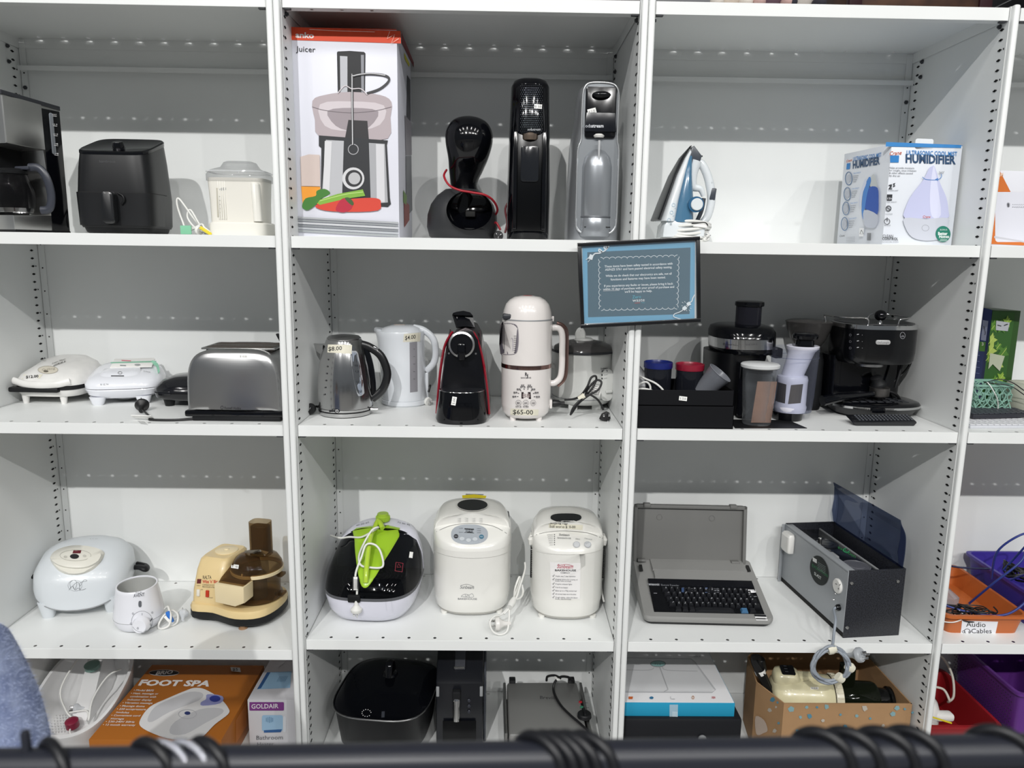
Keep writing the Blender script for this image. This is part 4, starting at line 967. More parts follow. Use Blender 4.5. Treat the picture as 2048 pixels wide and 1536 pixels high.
def soy_maker():
    f = FR(1051, ZC, .13, 840); X, Z = f.X, f.Z; m = f.m; R = lambda l: l * m
    t = thing('soy_milk_maker', 'tall white soy milk maker with rose gold trim, taped $65.00 price', 'blender', f.o)
    wh = mat('soy_white', 'e2ddda', .22, coat=.4); rg = mat('rose_gold', 'a3837c', .18, 1)
    bo = obj('body', lathe([(R(26), .008), (R(40), .010), (R(47), .022), (R(50), .045), (R(50.5), Z(732)), (R(50.5), Z(640)), (R(50.5), Z(639))], 52), wh, t, smooth=60)
    obj('trim_band', lathe([(R(50.9), Z(733)), (R(51.1), Z(730)), (R(50.9), Z(725))], 52, caps=(0, 0)), rg, t)
    obj('lid_seal', lathe([(R(50), Z(639.5)), (R(50.8), Z(638)), (R(50), Z(636))], 52, caps=(0, 0)), GREYP, t)
    obj('lid', lathe([(R(49.5), Z(637)), (R(47.5), Z(622)), (R(43), Z(608)), (R(36), Z(600)), (R(26), Z(594)), (R(12), Z(591.5)), (.001, Z(591))], 52), wh, t, smooth=60)
    obj('lid_badge', lathe([(R(10), Z(592)), (R(9), Z(591)), (.001, Z(590.6))], 24), mat('badge_red', 'a4413f', .3), t)
    obj('spout_notch', b2(X(1003), X(1021), -.052, -.02, Z(636), Z(626), .004), DRK, t)
    for sx, sy in ((-.042, -.032), (.042, -.032), (0, .05)): obj('foot', lathe([(.009, 0), (.010, .012)], 14, (sx * .9, sy, 0)), wh, t)
    w_ = Print(t, bo, 'jug_window'); w_.poly(sm2([(1000, 648), (1022, 647), (1034, 652), (1037, 670), (1036, 695), (1031, 707), (1015, 709), (1001, 707)], 3), mat('smoke_window', '77727a', .1, coat=.8))
    w_.poly([(1003, 650), (1009, 650), (1009, 706), (1003, 706)], '5c5862'); w_.line([(1023, 676), (1026, 680), (1026, 702)], 1.5, 'b4afb7'); w_.line([(1000, 648), (1022, 647), (1034, 652), (1037, 670), (1036, 695), (1031, 707), (1015, 709), (1001, 707)], 1.2, '8f8a90')
    for i in range(9): w_.line([(1028, 672 + i * 4), (1033, 672 + i * 4)], .7, '3f3c44', smooth=False)
    w_.done()
    hp = [(X(1100), 0, Z(655)), (X(1113), 0, Z(656)), (X(1120), 0, Z(668)), (X(1121), 0, Z(700)), (X(1121), 0, Z(735)), (X(1118), 0, Z(755)), (X(1108), 0, Z(765)), (X(1099), 0, Z(766))]
    H = obj('handle', tube(hp, .0085, 12, rx=.0095), wh, t, smooth=60)
    obj('handle_trim', tube([(X(a), -.001, Z(b)) for a, b in [(1108, 647), (1120, 652), (1127, 665), (1128, 700), (1128, 740), (1124, 758), (1112, 770)]], .003, 8, rx=.008), rg, H, smooth=60)
    obj('hinge', b2(X(1099), X(1103), -.006, .006, Z(642), Z(632), .001), wh, t)
    p = Print(t, bo, 'control_print')
    p.text('R', (1050, 752), (1055, 752), (0, -7), '2b2b30', .03); p.text('J', (1053, 754), (1056, 754), (0, -6), '2b2b30', .03); p.text('BANOLAVIE', (1042, 757), (1062, 757), (0, -3), '4a4a50', .01)
    p.poly([(1043, 784), (1061, 784), (1062, 798), (1043, 797)], mat('display_dark', '2f2528', .15, coat=.5)); p.text('88', (1045, 795), (1060, 795), (0, -8), '8a7a78')
    for a in range(8):
        u = radians(180 - a * 180 / 7); cx, cy = 1052, 793; p.line([(cx + 15 * cos(u), cy - 14 * sin(u)), (cx + 18 * cos(u), cy - 17 * sin(u))], 1.2, '2b2b30', smooth=False)
        if a not in (3, 4): p.text('营养', (cx + 23 * cos(u) - 4, cy - 19 * sin(u) + 2), (cx + 23 * cos(u) + 4, cy - 19 * sin(u) + 2), (0, -3), '4c4a4e', .02)
    for q in ((1041, 775), (1054, 775)): p.text('豆浆', (q[0] + 1, q[1] - 3), (q[0] + 8, q[1] - 3), (0, -3), '4c4a4e', .02); p.text('破壁果', (q[0], q[1]), (q[0] + 10, q[1]), (0, -2.6), '4c4a4e', .02)
    for i, s in enumerate(('预约', '启动', '功能')): p.ring(1037.5 + i * 14, 805, 5.2, 5.5, .6, '7c7a7c'); p.text(s, (1034.5 + i * 14, 807), (1040.5 + i * 14, 807), (0, -3), '4c4a4e', .02)
    p.text('长按保温', (1032, 814), (1043, 814), (0, -2.6), '4c4a4e', .02); p.text('长按清洗', (1046, 814), (1057, 814), (0, -2.6), '4c4a4e', .02)
    p.done()
    p = Print(t, bo, 'masking_tape'); p.poly([(1021, 817), (1077, 819), (1076, 831), (1021, 830)], TAPE, sub=8); p.text('$65-00', (1026, 828), (1066, 829), (0, -9), '1e1e1c', .01); p.done(label='masking tape marked $65-00')
    obj('socket', b2(X(1098), X(1103), -.016, .016, .032, .058, .002), wh, t)
    c = obj('plug_connector', xf(lathe([(.010, 0), (.012, .006), (.010, .020), (.006, .026), (.006, .038)], 16, axis='x'), loc=(X(1103), 0, .045)), BCORD, t)
    Q = lambda px, py, dy=0: (X(px), dy, Z(py))
    cable(t, [Q(1128, 799), Q(1145, 796, -.01), Q(1158, 788, -.02), Q(1170, 770, -.025), Q(1178, 752, -.02), Q(1187, 749, -.02), Q(1187, 760, -.02), Q(1176, 778, -.025), Q(1168, 785, -.02), Q(1174, 772, -.02), Q(1188, 757, -.02), Q(1198, 760, -.025), Q(1192, 774, -.03), Q(1176, 784, -.03), Q(1156, 800, -.03), Q(1142, 820, -.03), Q(1139, 822, -.035), Q(1146, 806, -.035), Q(1170, 785, -.03), Q(1186, 790, -.03), Q(1196, 800, -.03), Q(1203, 814, -.03)], .0032, BCORD, k=7)
    obj('cord_tape', xf(lathe([(.008, -.010), (.0085, .010)], 10), rot=(0, radians(55), 0), loc=Q(1160, 790, -.027)), TAPE, t)
    tg = xf(box((0, 0, 0), (.03, .0008, .028), .0003, rot=(0, .25, 0)), loc=Q(1189, 778, -.016)); tg = obj('test_tag', tg, PAPER, t)
    pp = Print(t, tg, 'tag_print'); pp.line([(1181, 766), (1201, 770), (1197, 790), (1178, 786)], 1, '222222', smooth=False, closed=True)
    for i in range(4): pp.line([(1184 - i * .6, 771 + i * 4), (1195 - i * .6, 773 + i * 4)], .8, '444444', smooth=False)
    pp.done()
    # three-pin plug with rectangular pins
    pb = prism([(-.014, -.013), (.014, -.013), (.014, .004), (.005, .016), (-.005, .016), (-.014, .004)], -.009, .009, .003); xf(pb, rot=(0, radians(25), 0), loc=Q(1208, 828, -.03)); pl = obj('plug', pb, BCORD, t)
    for a, b in ((1203, 823), (1213, 822), (1211, 834)): obj('pin', xf(box((0, 0, 0), (.004, .014, .006), .0005), loc=Q(a, b, -.044)), CHROME, pl)
soy_maker()
def rice_cooker():
    f = FR(1163, ZC, .315, 826); X, Z = f.X, f.Z; m = f.m; R = lambda l: l * m
    t = thing('rice_cooker', 'white rice cooker with a dark glass lid, behind the soy milk maker', 'rice cooker', f.o)
    wh = mat('cooker_white', 'd3d4d1', .3, coat=.2)
    bo = obj('body', lathe([(R(38), .014), (R(54), .018), (R(60), .035), (R(62), .06), (R(61), Z(708)), (R(62), Z(702)), (R(60), Z(700))], 48), wh, t, smooth=60)
    obj('body_seam', lathe([(R(61.3), Z(790)), (R(61.3), Z(789))], 48), GREYP, t)
    for sx, sy in ((-.035, -.06), (.04, -.05), (0, .07)): obj('foot', b2(sx - .014, sx + .014, sy - .01, sy + .01, 0, .018, .002), wh, t)
    obj('lid', lathe([(R(63), Z(702)), (R(64), Z(698)), (R(58), Z(691)), (R(40), Z(683)), (R(16), Z(679)), (.001, Z(678.5))], 48), mat('lid_dark_glass', '4c4a4a', .12, coat=.5), t, smooth=60)
    obj('lid_rim', lathe([(R(64.5), Z(702)), (R(65), Z(699)), (R(64), Z(697.5))], 48, caps=(0, 0)), DRK, t)
    k = obj('lid_plate', lathe([(R(20), Z(680)), (R(16), Z(676)), (.002, Z(675))], 32), wh, t)
    obj('lid_handle', tube([(X(1153), -.0, Z(678)), (X(1152), 0, Z(668)), (X(1156), 0, Z(661)), (X(1160), 0, Z(668)), (X(1160), 0, Z(678))], .0045, 8, rx=.010), wh, k)
    pn = obj('control_panel', prism(rrect(X(1193), X(1216), Z(792), Z(730), .016), -.088, -.05, .006), wh, t)
    obj('switch', xf(box((0, 0, 0), (.020, .016, .008), .002), rot=(0, -.1, 0), loc=(X(1208), -.090, Z(772))), wh, pn)
    p = Print(t, [pn, bo], 'panel_print'); p.text('Sunbeam', (1201, 739), (1215, 738), (0, -3.5), '55575b', .01); p.poly([(1203, 741), (1215, 740), (1215, 744), (1203, 744)], '4c4e52'); p.disc(1204, 750, 1.8, 1.8, '2a2a2c', 10); p.disc(1204, 757, 1.8, 1.8, '2a2a2c', 10); p.text('WARM', (1208, 751), (1215, 750), (0, -2), '55575b'); p.text('COOK', (1208, 758), (1214, 757), (0, -2), '55575b'); p.done()
    obj('side_handle', b2(X(1100), X(1108), -.03, .03, Z(735), Z(726), .004), wh, t)
rice_cooker()
# ================================================================ FRAMED SIGN
def sign():
    y = -.036; c = [PY(*q, y) for q in ((1156, 486), (1402, 472), (1398, 644), (1160, 656))]
    ctr = (c[0] + c[1] + c[2] + c[3]) / 4
    ux = ((c[1] - c[0]) + (c[2] - c[3])).normalized(); ang = math.atan2(ux.z, ux.x)
    Wd = ((c[1] - c[0]).length + (c[2] - c[3]).length) / 2; Hh = ((c[0] - c[3]).length + (c[1] - c[2]).length) / 2
    t = thing('framed_sign', 'black framed blue safety notice fixed to the shelf posts', 'sign', ctr, rot=(radians(-0.0), -ang, 0))
    fm = mat('frame_black', '0d0e12', .3, coat=.3); b = .010
    for nm, q in (('frame_rail', (-Wd / 2, Wd / 2, Hh / 2 - b, Hh / 2)), ('frame_rail', (-Wd / 2, Wd / 2, -Hh / 2, -Hh / 2 + b)), ('frame_stile', (-Wd / 2, -Wd / 2 + b, -Hh / 2 + b, Hh / 2 - b)), ('frame_stile', (Wd / 2 - b, Wd / 2, -Hh / 2 + b, Hh / 2 - b))):
        obj(nm, b2(q[0], q[1], -.006, .012, q[2], q[3], .0012), fm, t)
    obj('backing', b2(-Wd / 2 + .004, Wd / 2 - .004, .004, .010, -Hh / 2 + .004, Hh / 2 - .004), PAPER, t)
    M = WM[t.name]; n = M.to_3x3() @ V((0, -1, 0))
    p = Print(t, None, 'notice_print', plane=(M @ V((0, .004, 0)), n))
    LB, DB, WT = '5e9cbd', '33586a', 'd5dde2'
    p.poly([(1164, 493), (1392, 481), (1391, 640), (1166, 652)], 'cfd3d6'); p.poly([(1164.5, 493.5), (1390, 482), (1389, 639), (1167, 647)], LB)
    p.poly([(1174.5, 504.5), (1381, 495), (1379, 628), (1176, 634.5)], DB)
    # curly white border
    def curly(a, b, n, side):
        pts = []
        for i in range(n * 8 + 1):
            u = i / (n * 8); th = 2 * pi * n * u; x = a[0] + (b[0] - a[0]) * u; y = a[1] + (b[1] - a[1]) * u
            d = V((b[0] - a[0], b[1] - a[1])).normalized(); nn = V((d.y, -d.x)) * side
            pts.append((x + d.x * 2.2 * sin(th) + nn.x * 2.2 * cos(th), y + d.y * 2.2 * sin(th) + nn.y * 2.2 * cos(th)))
        p.line(pts, .95, WT, k=2)
    curly((1201, 517), (1355, 512), 13, 1); curly((1356, 513), (1354, 615), 9, 1); curly((1354, 616), (1202, 619), 13, 1); curly((1200, 618), (1199, 518), 9, 1)
    L = [('These items have been safety tested in accordance with', 1209, 535, 1345, 529), ('AS/NZS 5761 and have passed electrical safety testing.', 1210, 541.5, 1344, 536),
         ('While we do check that our electronics are safe, not all', 1211, 554, 1343, 549), ('functions and features may have been tested.', 1221, 561, 1331, 556.5),
         ('If you experience any faults or issues, please bring it back', 1208, 574, 1346, 569), ('within 10 days of purchase with your proof of purchase and', 1206, 580.5, 1348, 575.5), ("we'll be happy to help.", 1249, 585.5, 1304, 583.5)]
    for s, x0, y0, x1, y1 in L: p.text(s, (x0, y0), (x1, y1), (0, -4.3), WT, .018)
    p.line([(1206, 581.8), (1239, 580.6)], .6, WT, smooth=False)
    p.text('Zero', (1264.5, 597), (1281.5, 596), (0, -6), '4fb3c8', -.002); p.text('waste', (1264.5, 603.5), (1289, 602.5), (0, -6.5), WT, .004); p.line([(1269, 606), (1280, 605.5)], 1, 'b0545c', smooth=False); p.text('rau', (1282, 606), (1289, 606), (0, -2), '4fb3c8')
    # plug doodles
    p.line([(1186, 511), (1190, 507), (1200, 506), (1203, 502), (1198, 498), (1198, 503), (1206, 503), (1212, 499), (1215, 494), (1208, 493), (1210, 498), (1218, 492)], 2.4, WT); p.poly([(1180, 508), (1187, 511), (1184, 520), (1176, 517)], WT)
    p.line([(1177, 515), (1171.5, 520)], 1, WT, smooth=False); p.line([(1180, 519), (1175.5, 524)], 1, WT, smooth=False)
    p.line([(1389, 589), (1385, 596), (1383, 602), (1379, 605)], 2, WT); p.poly([(1372, 606), (1378, 603), (1382, 609), (1375, 612)], WT); p.poly([(1364, 615), (1369, 611), (1374, 616), (1369, 621), (1364, 619)], WT)
    p.line([(1371, 612), (1374, 609)], 1, WT, smooth=False); p.line([(1373, 614), (1376, 611)], 1, WT, smooth=False)
    p.line([(1365, 620), (1358, 624), (1348, 628), (1347, 633), (1354, 636), (1361, 638)], 1.6, WT)
    for q in ((1362, 611, 1365, 612), (1363, 604, 1366, 606), (1368, 602, 1370, 605), (1379, 616, 1382, 617), (1377, 619, 1379, 622), (1372, 619, 1373, 622)): p.line([q[:2], q[2:]], .7, WT, smooth=False)
    p.done()
    obj('glazing', b2(-Wd / 2 + .006, Wd / 2 - .006, -.0012, -.0004, -Hh / 2 + .006, Hh / 2 - .006), clear('frame_glass', 'f5f8fa', .035, .04), t)
    obj('mount', b2(-.030, .03, .0125, .0175, -.03, .03, .001), BLKM, t)
sign()
# ================================================================ SECOND ROW, THIRD BAY
def tray_boxes():
    y0 = .012; w = lambda px, py: PY(px, py, y0)
    a, b = w(1271, 857), w(1466, 858)
    m = mat('black_card', '0c0d11', .6, spec=.2, bump=.05, bscale=400)
    zl = w(1370, 813).z; D = .20
    t = thing('storage_box', 'plain black lidless box at the bottom of the two-box stack', 'box', (a.x, y0, ZC))
    h1 = zl - ZC; Wd = b.x - a.x
    bm = NB(); b2(0, Wd, 0, D, 0, .003, 0, bm); b2(0, Wd, 0, .0025, 0, h1, .0006, bm); b2(0, Wd, D - .0025, D, 0, h1, .0006, bm); b2(0, .0025, 0, D, 0, h1, .0006, bm); b2(Wd - .0025, Wd, 0, D, 0, h1, .0006, bm)
    obj('card_shell', bm, m, t, smooth=0)
    z2 = w(1370, 781).z; h2 = z2 - zl
    u = thing('storage_box', 'black open box with a price sticker, holding lidded cups', 'box', (a.x + .001, y0 + .001, zl + .0006))
    Wd -= .004; bm = NB(); D -= .004
    b2(0, Wd, 0, D, 0, .003, 0, bm); b2(0, Wd, 0, .0022, 0, h2, .0006, bm); b2(0, Wd, D - .0022, D, 0, h2, .0006, bm); b2(0, .0022, 0, D, 0, h2, .0006, bm); b2(Wd - .0022, Wd, 0, D, 0, h2, .0006, bm)
    o = obj('card_shell', bm, m, u, smooth=0); sticker(u, o, 1366, 797, 16, 8.5, 7, '$  25.00')
    base = zl + .004
    dk = clear('dark_cup', '23252c', .55, .08, '8a8d98')
    for px, col, nm in ((1314, '16246e', 'blue'), (1377, '8a1a30', 'red')):
        f = FR(px, base, .115, 780); m_ = f.m; top = f.Z(724 if nm == 'blue' else 728)
        c = thing('lidded_cup', f'dark see-through blender cup with a {nm} screw lid', 'cup', f.o)
        obj('cup_body', lathe([(26 * m_, 0), (27 * m_, .004), (27.5 * m_, top - .018), (27.5 * m_, top - .014)], 32, caps=(1, 0)), dk, c, smooth=60)
        cm = mat(nm + '_lid', col, .3, coat=.2)
        obj('screw_lid', lathe([(28.5 * m_, top - .017), (29 * m_, top - .015), (29 * m_, top), (27.5 * m_, top + .001), (26.5 * m_, top - .004), (.001, top - .006)], 36), cm, c, smooth=30)
        if nm == 'red': obj('cup_handle', tube([(.036, -.02, top - .022), (.052, -.03, top - .024), (.056, -.03, top - .036), (.048, -.028, top - .045)], .004, 8), clear('clear_plastic', '8c9094', .07, .05, 'f6f6f6'), c)
    # tilted measuring cup
    f = FR(1418, base, .085, 782)
    c = thing('measuring_cup', 'empty translucent grey cup lying tilted in the black box', 'cup', f.o, rot=(0, 0, 0))
    gm = clear('frosted_grey', '8d9097', .5, .25, 'c9ccd4')
    pf = [(.001, 0), (.0255, 0), (.026, .002), (.036, .078), (.0375, .080), (.036, .081), (.035, .079), (.0248, .004)]
    bm = lathe(pf, 32, caps=(0, 0)); xf(bm, rot=(radians(14), radians(36), 0), loc=(-.022, .0, .022)); obj('cup_shell', bm, gm, c, smooth=50)
    bm = tube([V((.0365 * cos(i * pi / 16), .0365 * sin(i * pi / 16), .080)) for i in range(32)], .0015, 6, closed=True, k=1); xf(bm, rot=(radians(14), radians(36), 0), loc=(-.022, .0, .022)); obj('cup_rim', bm, gm, c)
    # hand mixer and its white cord
    f = FR(1283, base, .13, 780)
    h = thing('stick_blender', 'white stick blender lying in the black box, half hidden behind the post', 'hand blender', f.o)
    obj('motor_body', aim(lathe([(.018, -.05), (.024, -.03), (.025, .02), (.018, .05), (.008, .06)], 24), (-.35, .2, .7), (-.004, 0, .045)), mat('blender_grey', 'b5b6b8', .35), h, smooth=60)
    cable(h, [(-.03, -.02, .075), (0, -.04, .062), (.03, -.055, .05), (.052, -.06, .03), (.055, -.06, .01)], .003, WCORD)
    cable(h, [(-.03, -.05, .02), (-.02, -.055, .045), (.0, -.06, .055), (.012, -.06, .045), (.012, -.06, .03), (-.01, -.06, .022), (-.03, -.06, .03), (-.01, -.065, .036), (.02, -.065, .03), (.045, -.065, .012)], .003, WCORD)
    cable(h, [(-.03, -.055, .01), (.0, -.06, .02), (.03, -.06, .018), (.05, -.06, .006)], .003, WCORD)
tray_boxes()
def juicer_black():
    f = FR(1461, ZC, .27, 830); X, Z = f.X, f.Z; m = f.m
    t = thing('centrifugal_juicer', 'black centrifugal juicer with a silver band and tall pusher', 'juicer', f.o)
    a = 62 * m
    obj('body', body([(0, 0, .01, a * .8, .09, 3), (.01, 0, .01, a * .85, .095, 3), (Z(720), 0, .01, a * .9, .10, 3), (Z(700), 0, 0, a * .93, .10, 3)], 48), mat('juicer_black', '0d0e11', .3), t, smooth=50)
    bo = obj('upper_ring', body([(Z(702), X(1473), -.004, a * .9, .105, 2.6), (Z(698), X(1473), -.004, a * .98, .108, 2.6), (Z(690), X(1472), -.004, a * .99, .108, 2.6)], 52), BLK, t)
    cb = obj('silver_band', body([(Z(691), X(1472), -.004, a * .995, .1085, 2.6), (Z(672), X(1471), -.004, a * 1.0, .109, 2.6)], 52, caps=(0, 0)), CHROME, t)
    obj('lid', body([(Z(672), X(1471), -.004, a, .109, 2.6), (Z(661), X(1471), -.002, a * 1.0, .106, 2.6), (Z(652), X(1470), .0, a * .93, .095, 2.6), (Z(648), X(1468), 0, a * .75, .075, 2.4), (Z(647), X(1468), 0, a * .4, .04, 2.2)], 52), BLK, t, smooth=60)
    obj('feed_tube', lathe([(25 * m, Z(668)), (25 * m, Z(612))], 32, (X(1481), -.01, 0), caps=(0, 0)), clear('smoke_tube', '2d2d36', .5, .05, '70707c'), t, smooth=60)
    obj('pusher', lathe([(22.5 * m, Z(664)), (23 * m, Z(612)), (28 * m, Z(611)), (28.5 * m, Z(608)), (28 * m, Z(603)), (24 * m, Z(601.5)), (.001, Z(601.5))], 36, (X(1482), -.01, 0)), BLK, t, smooth=40)
    obj('jug', body([(.01, X(1480), -.115, .05, .028, 3), (Z(715), X(1480), -.112, .05, .03, 3)], 32), clear('smoke_jug', '1b1c22', .6, .05, '60636e'), t, smooth=50)
    obj('spout_cover', b2(X(1528), X(1545), -.05, .0, Z(712), Z(692), .005), BLK, t)
    p = Print(t, cb, 'logo'); p.ring(1448, 688, 1.5, 2, .7, '2a2a2c'); p.text('Russell Hobbs', (1452, 690), (1476, 692), (0, -3), '3a3a3c'); p.text('DESIRE', (1492, 691), (1515, 690), (0, -3), '4a4a4c'); p.done()
juicer_black()
def mat_and_jars():
    y = [PZ(*q, ZC) for q in ((1470, 857), (1614, 857), (1590, 849), (1470, 849))]
    o = V((1.30, .05, ZC)); t = thing('placemat', 'thin black mat under the clear beaker', 'mat', o)
    pts = [(p.x - o.x, p.y - o.y) for p in y]; pts[3] = (pts[3][0], .08); pts[2] = (pts[2][0], .08)
    obj('mat_sheet', prism(pts, .0002, .0018, plane='xy'), BLKM, t)
    f = FR(1512, ZC + .002, .075, 850); X, Z, m = f.X, f.Z, f.m
    c = thing('clear_beaker', 'clear beaker with a frosted lid, brown card strip inside', 'beaker', f.o)
    k = clear('clear_plastic', '8c9094', .07, .05, 'f6f6f6')
    obj('beaker_wall', lathe([(26 * m, 0), (28 * m, .003), (34.5 * m, Z(735)), (35 * m, Z(734))], 40, caps=(1, 0)), k, c, smooth=60)
    obj('lid', lathe([(35 * m, Z(736)), (38 * m, Z(734)), (38.5 * m, Z(729)), (36 * m, Z(727)), (.001, Z(726.5))], 40), clear('frosted_lid', 'dfe1e2', .75, .3), c, smooth=40)
    bm = prism([(X(1499), .006), (X(1538), .006), (X(1544), Z(762)), (X(1506), Z(762))], -.012, -.009, 0); obj('card_strip', bm, mat('brown_card', '9c7a68', .7, bump=.5, brushed=(250, 2, 2), var=.1, vscale=40), c)
    random.seed(11); bg = NB()
    rings = []
    for i in range(12):
        z = .01 + i * (Z(745) - .01) / 11; rr = (22 + 8 * i / 11) * m
        rings.append([V((rr * (.82 + .16 * random.random()) * cos(u), .006 + rr * (.82 + .16 * random.random()) * sin(u), z)) for u in [2 * pi * j / 16 for j in range(16)]])
    obj('plastic_bag', loft(rings, bm=bg, caps=(0, 0)), clear('bag_film', 'a9afb6', .04, .05), c, smooth=60)
    # white cold-press juicer part standing inside a clear jug
    f = FR(1580, ZC, .155, 838); X, Z, m = f.X, f.Z, f.m
    w_ = thing('juicer_strainer', 'white strainer with steel mesh windows and black stopper, standing in a clear jug', 'juicer part', f.o)
    wm = mat('strainer_white', 'dcdce8', .3, coat=.3)
    c0 = X(1575); q = lambda px: X(px) - 0
    obj('black_base', lathe([(28 * m, 0), (29 * m, .002), (31 * m, Z(822))], 36, (X(1574), 0, 0)), BLK, w_, smooth=50)
    bo = obj('strainer_body', lathe([(30 * m, Z(822)), (31 * m, Z(818)), (32 * m, Z(812)), (30 * m, Z(808)), (30.5 * m, Z(764)), (31 * m, Z(758)), (29 * m, Z(752)), (22 * m, Z(750)), (24 * m, Z(720)), (26 * m, Z(703)), (31 * m, Z(697)), (32 * m, Z(692)), (30.5 * m, Z(691)), (25 * m, Z(700))], 44, (X(1578), 0, 0), caps=(1, 0)), wm, w_, smooth=40)
    warp(NB(), lambda x, y, z: (x, y, z))
    # lean of the upper funnel
    for o_ in (bo,):
        for v in o_.data.vertices:
            if v.co.z > Z(750): v.co.x += (X(1594) - X(1578)) * min(1, (v.co.z - Z(750)) / (Z(697) - Z(750)))
    p = Print(w_, bo, 'mesh_windows'); sm = mat('mesh_steel', '8d8780', .35, .8, bump=.4, brushed=(300, 300, 3))
    p.poly([(1556, 764), (1573, 769), (1570, 807), (1551, 802)], sm, sub=4); p.poly([(1582, 770), (1606, 768), (1601, 806), (1576, 808)], sm, sub=4); p.done()
    obj('stopper', lathe([(18 * m, Z(700)), (19 * m, Z(694)), (17 * m, Z(680)), (24 * m, Z(677)), (25 * m, Z(671)), (22 * m, Z(666.5)), (.001, Z(665.5))], 32, (X(1597), 0, 0)), BLK, w_, smooth=40)
    cj = clear('clear_jug', '6c7080', .07, .03, 'f0f2f8')
    obj('jug_wall', lathe([(40 * m, Z(822)), (43 * m, Z(790)), (46 * m, Z(720)), (46.5 * m, Z(696))], 40, (X(1583), .012, 0), caps=(1, 0)), cj, w_, smooth=60)
    obj('jug_rim', tube([V((X(1583) + 46.5 * m * cos(i * pi / 16), .012 + 46.5 * m * sin(i * pi / 16), Z(714))) for i in range(32)], .0012, 6, closed=True, k=1), cj, w_)
mat_and_jars()
def grinder():
    f = FR(1594, ZC, .34, 820); X, Z, m = f.X, f.Z, f.m
    t = thing('coffee_grinder', 'coffee grinder with a black body and smoky bowl-shaped hopper', 'grinder', f.o)
    obj('body', body([(0, X(1600), 0, .05, .06, 3), (.01, X(1600), 0, .053, .062, 3), (Z(720), X(1602), 0, .050, .058, 3), (Z(705), X(1603), 0, .044, .05, 3), (Z(700), X(1603), 0, .03, .035, 3)], 36), BLKM, t, smooth=50)
    hp = clear('smoky_hopper', '5c5a59', .32, .12, 'a9a7a6')
    obj('hopper', lathe([(16 * m, Z(702)), (24 * m, Z(694)), (34 * m, Z(678)), (42 * m, Z(658)), (45 * m, Z(645)), (46 * m, Z(643)), (45 * m, Z(642)), (36 * m, Z(640))], 44, (X(1604), 0, 0), caps=(0, 0)), hp, t, smooth=60)
    obj('hopper_lid', lathe([(45.5 * m, Z(643)), (36 * m, Z(640)), (10 * m, Z(638)), (.001, Z(638))], 44, (X(1604), 0, 0), caps=(0, 0)), hp, t, smooth=60)
grinder()
